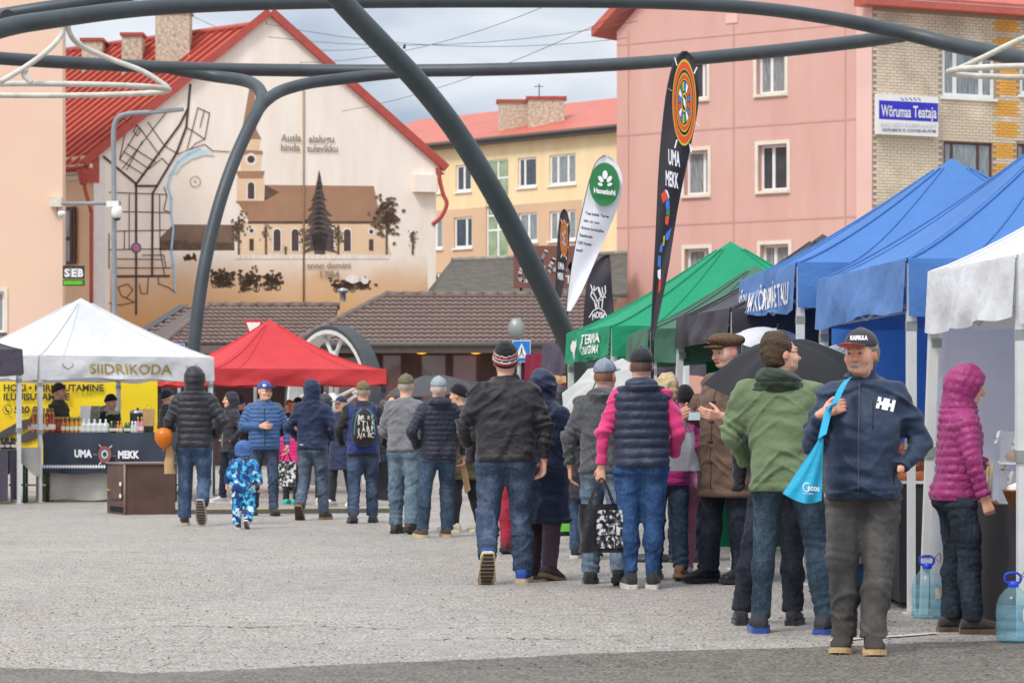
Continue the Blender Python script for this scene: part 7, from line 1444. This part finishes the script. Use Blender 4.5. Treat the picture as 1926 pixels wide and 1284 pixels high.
# --- black jacket, striped beanie
BJ = p = Person('big man in a black jacket and striped red and white beanie walking away', 951, 1096, 643, 180, res=.011, g=1.2, belly=.03, armL=((.29, .03, 1.14), (.25, -.12, 1.0)), armR=((.27, .04, 1.13), (.255, .0, .90)), handR=dict(curl=.6, palm=(.9, .5, 0)), legL=((.12, -.03, .50), (.135, .22, .20), 58), legR='step', hat=.015)
p.body(features={}); p.jacket(mat('black_softshell', '2b292d', .6, .12, 9, bump=.7, bscale=13, spec=.35, sheen=.15, dist=.03), hem=.885, collar=1.545, slw=1.05, amp=1.25); p.trousers(denim('526c90', '3f587c'), w=1.1, hemr=1.18, knee=1.05); p.shoes(mat('shoe_blue', '2f62b8', .7, .1, 60, c2='1f3c80', bump=.4, bscale=90), fab('cdb692', 's8'), fat=1.2)
kw_, kr_, kd_ = knit('d8d4d0'), knit('a8333a'), knit('2a282a'); p.hat('beanie', kd_, stripes=[(.028, .046, kr_), (.046, .056, kw_), (.068, .078, kw_), (.078, .092, kr_), (.096, .104, kw_)], low=.03); p.jeans_details(SEAM)
p.strip('jacket', [(-.14 + .02 * i, 1.07 + .01 * math.sin(i * .5)) for i in range(15)], .003, BLK, side=1, name='seam')
# --- red trousers glimpsed
p = Person('person in red trousers mostly hidden behind the man in the striped beanie', 932, 1040, 712, 170, res=.018, legL='step', legR='trail'); p.body(finehead=.012); p.jacket(fab('3a2e38', 'rp'), hem=.85); p.trousers(fab('9a2338', 'rt')); p.shoes(fab('6a1c28', 's9'), S_blk); p.hat('hair', fab('5a4030', 'hr2'), res=.012)
# --- navy coat woman
NC = p = Person('woman in a long navy hooded raincoat and plum trousers', 1024, 1089, 692, 148, res=.012, g=1.02, armL='pocket', armR=((.27, -.08, 1.17), (.20, -.26, 1.32)), handR=dict(curl=.7), legL='stand', legR='trail', hat=.02)
p.body(); p.jacket(fab('1f2944', 'rc', rough=.55), name='raincoat', hem=.47, flare=.035, coat=.008, hood='up', amp=1.1); p.strip('raincoat', [(-.18 + .02 * i, 1.09) for i in range(19)], .003, NAVY, side=1, name='seam'); p.trousers(fab('4a3a44', 'pt'), w=1.08, hemr=1.2); p.shoes(fab('4a3f3c', 's10'), S_gum)
p = Person('person in a dark puffer facing the stall beyond the navy raincoat', 1056, 1012, 728, 120, res=.018); p.body(finehead=.011); p.jacket(puffm('3a3c48'), style='puffer', pitch=.06, hood='up'); p.trousers(J_dark); p.shoes(S_blk, S_wht)
# --- grey fleece man
GF = p = Person('man in a dark grey marled fleece and pale jeans beside the pink sleeved woman', 1137, 1098, 676, 172, res=.012, g=1.06, armL=((.27, .02, 1.14), (.27, -.02, .92)), armR='front', handL=dict(curl=.4), legL='step', legR='trail', yaw=-14, hat=.005)
p.body(hair_tint='7a5a44'); p.jacket(fleece('6a6c6e', '3c3e42'), hem=.86, hood='down', slw=1.05); p.trousers(J_light, w=1.08, hemr=1.2); p.shoes(S_blk, S_blk, fat=1.2); p.hat('cap', mat('pattern_cap', '9aa0ac', .9, .1, 40, c2='6a7080', bump=.3, bscale=60))
DC = p = Person('person in a long dark coat and blue jeans standing just past the grey fleece man', 1100, 1050, 730, 165, res=.016, legL='step', legR='trail', handL=dict(curl=.8)); p.body(finehead=.011); p.jacket(fab('34323a', 'dc'), name='coat', hem=.60); p.trousers(J_blue); p.shoes(S_blk, S_wht); p.hat('hair', fab('4a4038', 'hr3'), res=.012)
# --- vest woman
VW = p = Person('woman in a navy quilted vest over a hot pink sweater holding a tote bag', 1206, 1106, 656, 180, res=.011, g=1.06, chest=.98, armL=((.27, .03, 1.13), (.285, -.0, .89)), armR=((.27, .02, 1.13), (.24, -.12, .96)), handL=dict(curl=.85, palm=(-.3, -1, 0)), legL=((.09, -.02, .49), (.075, .0, .085), 0), legR=((.09, -.02, .49), (.08, .0, .085), 0), hat=.0)
p.body(hair_tint='3a2c28'); p.jacket(fab('d83a78', 'hp', sheen=.3), name='sweater', hem=.95, slw=.98, coat=-.012); p.jacket(puffm('282e44'), name='vest', hem=.88, style='puffer', pitch=.068, hood='down', sleeves=False, coat=.016, amp=1.05); p.trousers(denim('3f6698', '305688', .85), w=1.14, hemr=.82, knee=.98, seat=1.12, amp=.8); p.shoes(S_blk, fab('cfcac4', 's11')); p.hat('cap', fab('26262c', 'cc'))
p.jeans_details(SEAM)
# --- blonde woman in magenta
p = Person('blonde woman in a magenta jacket behind the pink sleeved woman', 1256, 1090, 704, 168, res=.014, armL='front', armR='front', legL='step', legR='trail'); p.body(); p.jacket(fab('b0307c', 'mg'), hem=.80, flare=.01); p.trousers(J_teal, w=1.05); p.shoes(fab('7a5a40', 's12'), S_gum); p.hat('longhair', mat('blonde_hair', 'd6c39c', .6, .15, 40, c2='b39a6c', aniso=(6, 6, .6), bump=.4, bscale=60))
# --- small woman in black beanie
p = Person('short person in a black beanie and black puffer jacket by the dark green wall', 1288, 1057, 727, 182, res=.016, g=1.02); p.body(hair_tint='4a3a34'); p.jacket(puffm('3a3a3e'), style='puffer', pitch=.06, hem=.62, hood='down', amp=.7); p.trousers(J_navy); p.shoes(S_blk, S_blk); p.hat('beanie', knit('26252a'))
# --- pink trousers
p = Person('woman in a pale pink jacket and pink trousers beside the brown coat', 1316, 1088, 742, 172, res=.014, armL='front', armR='front', legL='stand', legR='stand'); p.body(); p.jacket(fab('e08ab4', 'pj'), hem=.85); p.trousers(fab('c98896', 'pp'), w=.95, hemr=.85, amp=1.2); p.shoes(S_wht, fab('efece8', 's13')); p.hat('hair', fab('6a5040', 'hr4'), res=.012)
# --- brown coat, flat cap
BC_ = p = Person('man in a brown buttoned coat and tweed flat cap looking down', 1371, 1096, 627, -48, res=.012, g=1.12, belly=.02, armL='hold', armR='hold', handR=dict(curl=.6, palm=(.9, 0, .3)), handL=dict(curl=.6, palm=(-.9, 0, .3)), legL='stand', legR='step', pitch=10, yaw=-8)
p.body(features=dict(brow='7a6654'), hair_tint='8a7868'); p.jacket(fab('6b5546', 'bc2'), name='coat', hem=.60, flare=.02, coat=.006); p.strip('coat', [(0, 1.42 - .04 * i) for i in range(20)], .005, fab('4a3a30', 'pl2'), name='placket'); p.trousers(J_dark, w=1.12, hemr=1.25); p.shoes(fab('1e1d1f', 's14', rough=.35), S_blk, fat=1.2); p.hat('flat', mat('tweed', '7a5f46', .95, .1, 70, c2='4a382a', bump=.6, bscale=90))
for i, z in enumerate((1.26, 1.12, .98, .84)): p.strip('coat', [(-.03, z), (-.01, z), (.02, z)], .007, S_blk, name='toggle')
# --- legs of the hidden shopper and the woman in the knit hat
HS = p = Person('shopper in dark jeans almost hidden behind the olive green jacket', 1462, 1174, 690, 172, res=.014, g=1.02, legL=((.17, .02, .49), (.24, .05, .085), 0), legR='stand'); p.body(finehead=.011); p.jacket(fab('2c2c34', 'hs'), hem=.86); p.trousers(J_dark, w=1.1, hemr=1.25); p.shoes(S_blk, S_blk); p.hat('hair', fab('4a3c34', 'hr5'), res=.012)
p = Person('woman in a grey knit hat and pinkish patterned scarf behind the navy jacket man', 1574, 1128, 655, 140, res=.016, armL='front', armR='front'); p.body(); p.jacket(mat('scarf_coat', 'c0a8a4', .9, .1, 22, c2='8f7f86', bump=.5, bscale=50), name='coat', hem=.7); p.trousers(J_dark); p.shoes(S_blk, S_blk); p.hat('beanie', knit('9a9ea6'))
# --- olive green jacket man
GM = p = Person('man in an olive green jacket with dark hood and glasses seen from behind', 1482, 1190, 625, 166, res=.011, g=1.18, belly=.03, armL=((.29, .02, 1.14), (.24, -.16, .98)), armR=((.29, .02, 1.14), (.2, -.16, .98)), legL=((.135, -.02, .49), (.165, .0, .085), 0), legR=((.16, -.02, .49), (.215, .02, .085), 0), yaw=-52, side=.085)
p.body(features=dict(brow='4a3a30'), hair_tint='5a4636'); p.jacket(fab('6b7c5a', 'gj'), hem=.82, flare=.015, slw=1.08, amp=1.1); p.jacket(fab('2e3d30', 'gh'), name='hoodie', hem=1.40, sleeves=False, coat=-.004, hood='down', collar=1.52); p.trousers(J_teal, w=1.04, hemr=.95, knee=.94); p.shoes(mat('shoe_blkblue', '303138', .7, .1, 14, bump=.3, bscale=80), fab('2f4a90', 's15'), fat=1.2, toe=12); p.jeans_details(SEAM); p.hat('hair', mat('brown_hair', '54412f', .7, .2, 50, c2='3a2c20', bump=.6, bscale=80)); p.glasses(BLK)
# --- HH man
HH = p = Person('man in a navy jacket lettered HH and dark cap carrying a turquoise bag', 1622, 1228, 618, -8, res=.010, g=1.12, belly=.055, armR=((.25, -.06, 1.13), (.20, -.17, 1.285)), armL=((.305, .05, 1.13), (.19, -.13, .99)), handR=dict(curl=.85, palm=(.3, .95, 0), dir=(.75, -.1, .35)), legL=((.085, -.03, .49), (.055, -.05, .085), 0), legR=((.105, -.02, .49), (.10, .06, .085), 0), yaw=-20, pitch=4, hat=.01)
p.body(skin=s2l('e0ab90')[:3], features=dict(moustache='b9b2a8', brow='8a7a68', stubble='b0a49a'), finehead=.0045); p.jacket(mat('navy_shell', '26364f', .6, .10, 8, bump=.6, bscale=11, sheen=.1, spec=.35, dist=.03), hem=.83, collar=1.565, slw=1.06, amp=1.3); p.trousers(mat('grey_cord', '63605d', .9, .1, 6, c2='474442', bump=.6, bscale=14, dist=.03, aniso=(1.3, 1.3, .9)), w=1.12, hemr=1.2, knee=1.06, amp=1.2); p.shoes(mat('shoe_knit', '4a4440', .9, .1, 60, c2='37322f', bump=.5, bscale=120), fab('c9a87e', 's16'), fat=1.15)
p.hat('hair', mat('grey_hair', 'a29a90', .7, .15, 50, c2='7a7168', bump=.6, bscale=80)); p.hat('cap', fab('3a393d', 'kc'), m2=fab('d8452c', 'kb')); p.decal_text('cap', 'KAPSULA', -.055, 1.715, .10, .022, M_pw, bold=.06, off=.004)
p.strip('jacket', [(-.015, 1.45 - .02 * i) for i in range(30)], .004, ZIP); p.strip('jacket', [(.06, 1.36 - .015 * i) for i in range(11)], .004, S_blk, name='pocket_zip'); p.decal_text('jacket', 'HH', .075, 1.325, .095, .05, M_pw, rot=-.22, bold=.09); p.strip('jacket', [(.17, 1.02 - .015 * i) for i in range(8)], .004, S_blk, name='pocket_zip')
# --- magenta puffer woman
MW = p = Person('woman in a magenta hooded puffer jacket standing at the pastry table', 1800, 1189, 686, 94, lean=.07, res=.011, g=1.1, armR=((.26, -.03, 1.14), (.25, -.12, .90)), armL='front', handR=dict(curl=.8), legL='stand', legR='step', yaw=-14, pitch=10, hat=.02)
p.body(features=dict(brow='6a5040')); p.jacket(puffm('9a2f6e'), hem=.87, style='puffer', pitch=.055, hood='up', amp=.7, hoodbig=1.08, brick=True); p.trousers(denim('3a4759', '2c3747'), w=1.08, hemr=1.2); p.shoes(fab('3c3634', 's17'), fab('5a463c', 's17'), fat=1.2)
# --- more shoppers deep in the stalls
p = Person('shopper with brown hair deep between the dark umbrella and grey sweater man', 735, 940, 742, 20, res=.02); p.body(finehead=.011); p.jacket(fab('3a3c44', 'x1'), hem=.85); p.trousers(J_dark); p.shoes(S_blk, S_blk); p.hat('hair', fab('5a4636', 'hr6'), res=.012)

# ================================================================ things people carry
random.seed(31)
def curve_tube(name, pts, r, m, parent): return obj(name, MB().tube(spline(pts, 6), r, 6), m, parent, True)
# balloon and paper bag
hnd = HM.wpt(HM.arms['L'][2] + A_((0, 0, -.1)))
bl = thing('balloon', 'orange balloon held low beside the black hooded puffer man', 'balloon', P(308, 822, hnd.y - .12)); b = MB(); b.lathe([(.0, -.145), (.012, -.135), (.03, -.12), (.07, -.09), (.105, -.03), (.11, .03), (.085, .085), (.04, .11), (0, .115)], seg=24); obj('skin', b, mat('balloon_orange', 'e8841a', .25, .04, 2, spec=.6, trans=.3), bl); obj('knot', MB().lathe([(0, -.165), (.018, -.16), (.006, -.145)], seg=8), mat('balloon_orange2', 'd8740f', .4), bl)
pg_ = thing('paper_bag', 'crumpled brown paper bag hanging from the hooded man hand', 'paper bag', P(319, 865, hnd.y - .05)); b = MB(); b.grid(lambda u, v: Vector(((.04 + .03 * v) * math.cos(u * 6.2832) + .006 * math.sin(9 * v + 11 * u), (.03 + .02 * v) * math.sin(u * 6.2832), .17 - .33 * v)), 16, 10); b.grid(lambda u, v: Vector(((.07) * (1 - v) * math.cos(u * 6.2832), .05 * (1 - v) * math.sin(u * 6.2832), -.16 - .005 * v)), 16, 2); obj('bag', b, M_kraft, pg_)
def shopping_bag(name, label, cat, top, w, h, dpt, m, rz=0, handle=None, drop=.14, taper=1.0):
    """soft bag: body hanging below `top` (world point of the grip), with two handles"""
    t = thing(name, label, cat, (top.x, top.y, top.z - drop - h), rz); b = MB()
    def f(u, v):
        a = u * 6.28318; k = 1 + (taper - 1) * (1 - v); sq = lambda c: math.copysign(abs(c) ** .45, c)
        return Vector((w / 2 * k * sq(math.cos(a)) + .01 * math.sin(v * 7 + u * 19), dpt / 2 * (.55 + .45 * v) * sq(math.sin(a)) + .008 * math.sin(u * 31 + v * 5), h * (1 - v) + .008 * math.sin(u * 12.6) * (1 - v)))
    b.grid(f, 32, 10); b.poly([f(i / 32, 1) for i in range(32)]); obj('bag', b, m, t)
    for s_ in (-1, 1): obj('handle', MB().tube(spline([(-w * .28, s_ * dpt * .2, h), (-w * .12, s_ * dpt * .12, h + drop * .7), (0, 0, h + drop), (w * .12, s_ * dpt * .12, h + drop * .7), (w * .28, s_ * dpt * .2, h)], 4), .006, 5), handle or m, t)
    return t
def photo_mat(key, scale, c0, c1, c2):
    m = bpy.data.materials.new(key); m.use_nodes = True; n, l = m.node_tree.nodes, m.node_tree.links; t = n.new('ShaderNodeTexCoord'); nt = n.new('ShaderNodeTexNoise'); nt.inputs['Scale'].default_value = scale; nt.inputs['Detail'].default_value = 3; l.new(t.outputs['Object'], nt.inputs['Vector']); r = n.new('ShaderNodeValToRGB'); r.color_ramp.interpolation = 'CONSTANT'; e = r.color_ramp.elements; e[0].color = s2l(c0); e[1].position = .52; e[1].color = s2l(c2); q = e.new(.46); q.color = s2l(c1); l.new(nt.outputs['Fac'], r.inputs[0]); l.new(r.outputs[0], n['Principled BSDF'].inputs['Base Color']); n['Principled BSDF'].inputs['Roughness'].default_value = .45; return m
h_ = BM_.wpt(BM_.arms['L'][2] + A_((.0, -.02, -.1))); shopping_bag('shopping_bag', 'black and white printed bag hanging from the blue puffer man hand', 'bag', h_, .22, .32, .10, photo_mat('bw_print', 22, 'e6e4e2', '8a8886', '2c2c2e'), R(20), S_blk, .12)
h_ = VW.wpt(VW.arms['L'][2] + A_((.0, -.02, -.09))); tb2 = shopping_bag('tote_bag', 'black tote bag printed with black and white portraits held by the vest woman', 'bag', h_ + Vector((-.0, -.03, 0)), .34, .36, .14, fab('26252a', 'tote', rough=.4), R(14), S_blk, .2)
for i in range(3):
    for j in range(3): obj('portrait_print', MB().poly([(x, -.081 + .012 * j * 0, z) for x, z in ((-.06 + i * .073, .035 + j * .098), (.008 + i * .073, .035 + j * .098), (.008 + i * .073, .125 + j * .098), (-.06 + i * .073, .125 + j * .098))]), photo_mat('portrait_%d' % ((i + j) % 3), 18 + 4 * ((i * 2 + j) % 3), 'e0dedc', '77757a', '232326'), tb2)
h_ = DC.wpt(DC.arms['L'][2] + A_((0, -.02, -.09))); shopping_bag('green_bag', 'bright green plastic bag with pale print hanging by the navy raincoat', 'bag', h_, .2, .36, .1, mat('green_plastic', '5cc02a', .4, .12, 14, c2='8ad05a', spec=.5), R(15), None, .12, .5)
h_ = BC_.wpt(BC_.arms['R'][2] + A_((-.01, -.03, -.02))); shopping_bag('plastic_bag', 'translucent white plastic carrier bag hanging in front of the brown coat', 'bag', h_, .24, .30, .16, mat('white_film', 'c9ccd0', .3, .1, 12, trans=.55, spec=.5, bump=.6, bscale=22), R(-30), None, .1, .6)
h_ = P(1277, 815, 24.2); shopping_bag('shoulder_bag', 'grey leather shoulder bag on the magenta jacketed blonde woman', 'bag', h_, .18, .3, .1, fab('8d8a84', 'gb', rough=.5), R(20), None, .1, .8)
h_ = BP.wpt(BP.arms['R'][2] + A_((.03, -.02, -.08))); shopping_bag('black_bag', 'sagging black cloth bag hanging beside the backpack man', 'bag', h_, .36, .46, .16, fab('2d2c31', 'bb'), R(12), None, .12, .55)
# wooden board
q = BQ.wpt(BQ.arms['R'][2] + A_((0, -.03, -.1))); wb_ = thing('wooden_board', 'small wooden board with a handle held by the navy quilted man', 'wooden board', q); b = MB(); b.prism([(-.02, 0, .06), (.02, 0, .06), (.03, 0, -.02), (.08, 0, -.28), (.02, 0, -.33), (-.03, 0, -.05)], (0, .02, 0)); obj('board', b, M_wood, wb_)
# banknote / phone
q = BC_.wpt((BC_.arms['R'][2] + BC_.arms['L'][2]) / 2 + A_((0, -.1, .0))); tag(obj('folded_paper', MB().prism([q + Vector((-.05, 0, -.03)), q + Vector((.04, 0, -.03)), q + Vector((.05, 0, .03)), q + Vector((-.04, 0, .03))], (0, .006, 0)), mat('pale_blue_paper', 'c9dce4', .7)), 'folded pale paper between the hands of the man in the brown coat', 'paper')
# backpack
bp_ = thing('backpack', 'black backpack with white letter print and turquoise piping', 'backpack', BP.root.location, BP.root.rotation_euler.z); K = BP.k
f = Fld(axis(-.2, .2, .012), axis(.05, .45, .012), axis(.9, 1.5, .012)); f.ell((0, .24, 1.2), (.165, .105, .23), .02); f.ell((0, .27, 1.1), (.15, .10, .12), .03); f.ell((0, .22, 1.06), (.15, .10, .12), .03); V, Q = f.mesh(); N = vnorm(V, Q); V = V + N * (.004 * sn3(V, 22, 2))[:, None]; V *= K; npmesh('pack', V, Q, fab('2e2a2e', 'bpk'), bp_); tr_ = BVHTree.FromPolygons(V.tolist(), Q.tolist())
def onpack(x, z, off=.006):
    h2 = tr_.ray_cast(Vector((x * K, 2, z * K)), Vector((0, -1, 0))); return h2[0] + Vector((0, off, 0)) if h2[0] is not None else None
b = MB(); rr = random.Random(7)
for i, ch in enumerate('MRKRSTIKSARPNA&C'):
    x0, z0, hh = .085 - (i % 4) * .055 + rr.uniform(-.01, .01), 1.28 - (i // 4) * .075 + rr.uniform(-.012, .012), rr.uniform(.045, .07); vs, fs = text2d(ch, .03); a = rr.uniform(-.25, .25); P_ = [onpack(x0 - (vx * math.cos(a) - vz * math.sin(a)) * hh * .7, z0 + (vx * math.sin(a) + vz * math.cos(a)) * hh) for vx, vz in vs]
    if all(P_): b.add(P_, fs)
obj('letter_print', b, mat('print_cream', 'd6cfc0', .7), bp_); M_turq = mat('piping_turq', '2f9fb8', .5)
for sg in (-1, 1):
    ps = [onpack(sg * x, z, .003) for x, z in ((.03, 1.40), (.075, 1.36), (.105, 1.28), (.12, 1.18), (.125, 1.08))]; ps = [q for q in ps if q is not None]; obj('piping', MB().tube(spline(ps, 4), .006, 5), M_turq, bp_)
    st_ = [Vector((sg * .09, .19, 1.38)) * K, Vector((sg * .105, .12, 1.44)) * K, Vector((sg * .11, .02, 1.47)) * K, Vector((sg * .12, -.09, 1.42)) * K]; obj('strap', MB().tube(spline(st_, 5), .022, 6), fab('3a333a', 'strap'), bp_)
obj('grab_handle', MB().tube(spline([Vector((-.04, .2, 1.41)) * K, Vector((0, .2, 1.46)) * K, Vector((.04, .2, 1.41)) * K], 5), .008, 6), S_blk, bp_)
# turquoise bag of the HH man
tq = thing('turquoise_bag', 'turquoise fabric bag with white print hanging from the HH man shoulder', 'bag', P(1512, 940, 16.05)); M_tq = mat('turquoise_cloth', '1e9ec4', .6, .08, 6, bump=.5, bscale=9, dist=.02)
o4 = [(1543, 838), (1552, 880), (1538, 944), (1475, 930), (1500, 872)]
def bagf(u, v):
    top = P(1541 + 8 * u, 815 + 25 * abs(u - .5), 16.0); bot = P(1473 + 72 * u, 928 + 18 * math.sin(u * 2.4), 15.98); q = top.lerp(bot, v); q.y += .05 * math.sin(math.pi * u) * v * -1 + .012 * math.sin(u * 13 + v * 4) * v; return q
b = MB(); b.grid(bagf, 18, 16); b.grid(lambda u, v: bagf(u, v) + Vector((0, .05 + .05 * math.sin(math.pi * u) * v, 0)), 18, 16); b.grid(lambda u, v: bagf(u, 1) + Vector((0, (.05 + .05 * math.sin(math.pi * u)) * v, 0)), 18, 2); obj('bag', b, M_tq, tq, True)
hp_ = HH.wpt((-.20, -.2, 1.30)); stp = [P(1594, 712, 16.22), P(1582, 730, 16.06), P(1566, 765, 16.0), hp_ + Vector((.03, -.02, .03)), P(1546, 820, 15.99)]
b = MB(); sp_ = spline(stp, 6); b.add([p_ + Vector((s_ * .022, -.012, s_ * .012)) for p_ in sp_ for s_ in (-1, 1)], [(2 * i, 2 * i + 1, 2 * i + 3, 2 * i + 2) for i in range(len(sp_) - 1)], 0, True); b.add([p_ + Vector((s_ * .022, -.006, s_ * .012)) for p_ in sp_ for s_ in (-1, 1)], [(2 * i, 2 * i + 2, 2 * i + 3, 2 * i + 1) for i in range(len(sp_) - 1)], 0, True); obj('strap', b, M_tq, tq, True)
b = MB(); letter(b, 'ecos', lambda u, v: P(1519 + u, 921 - v + u * .1, 15.90), w=22, h=11, bold=.02)
b.tube([P(1517 + 6.5 * math.cos(R(a)), 916 + 8 * math.sin(R(a)), 15.90) for a in range(40, 330, 20)], .003, 4); b.tube([P(1510 + i * 2.5, 927 + i * .25, 15.90) for i in range(9)], .0015, 4); obj('print', b, M_pw, tq, True)
# umbrellas
def umbrella(label, c, r, tilt, m, grip, ribs=8, dome=.32, mi=M_blackpl):
    """canopy centre c (world), tilt = matrix turning the pole axis (local +z), grip = world end of the shaft"""
    t = thing('umbrella', label, 'umbrella', c); Mx = Matrix.Translation(c) @ tilt; b = MB(); n = ribs * 6
    def f(u, v):
        a = u * 6.28318; k = abs(((u * ribs) % 1) - .5) * 2; rr_ = r * v * (1 - .11 * (1 - k * k) * v); z = -r * dome * v * v - .07 * r * (1 - k ** 1.2) * v * (1.15 - v) * 2; return Mx @ Vector((rr_ * math.cos(a), rr_ * math.sin(a), z))
    b.grid(f, n, 10); obj('canopy', b, m, t, True)
    for i in range(ribs): b = MB(); b.tube([f(i / ribs, v / 6) - (Mx.to_3x3() @ Vector((0, 0, .006))) for v in range(1, 7)], .004, 4); obj('rib', b, mi, t, True)
    b = MB(); b.tube([Mx @ Vector((0, 0, .05)), Mx @ Vector((0, 0, 0)), Vector(grip)], .007, 6); obj('shaft', b, mi, t, True); return t
tl = lambda ax, ay: Matrix.Rotation(R(ay), 4, 'Y') @ Matrix.Rotation(R(ax), 4, 'X')
M_ub = mat('umbrella_black', '252528', .8, .1, 5, spec=.4, bump=.2, bscale=12)
umbrella('black umbrella tilted behind the olive green jacket man', P(1482, 641, 19.6), .57, tl(15, -3), M_ub, P(1455, 800, 19.9), dome=.46)
umbrella('pale grey umbrella tilted between the navy raincoat and the grey fleece', P(1122, 716, 26.2), .44, tl(34, -30), mat('umbrella_grey', 'b4b4b0', .6, .06, 4, spec=.4), NC.wpt(NC.arms['R'][2]) + Vector((0, 0, .05)))
umbrella('dark grey umbrella open in the distance behind the grey sweater man', P(812, 706, 46.5), .7, tl(8, -4), mat('umbrella_dgrey', '4a4b4e', .8, .1, 5), P(830, 800, 46.6))
umbrella('white umbrella open behind the black one under the blue tent', P(1462, 620, 24.0), .36, tl(15, 10), mat('umbrella_white', 'd9d9dc', .6, .05, 4, trans=.2), P(1470, 720, 24.1))
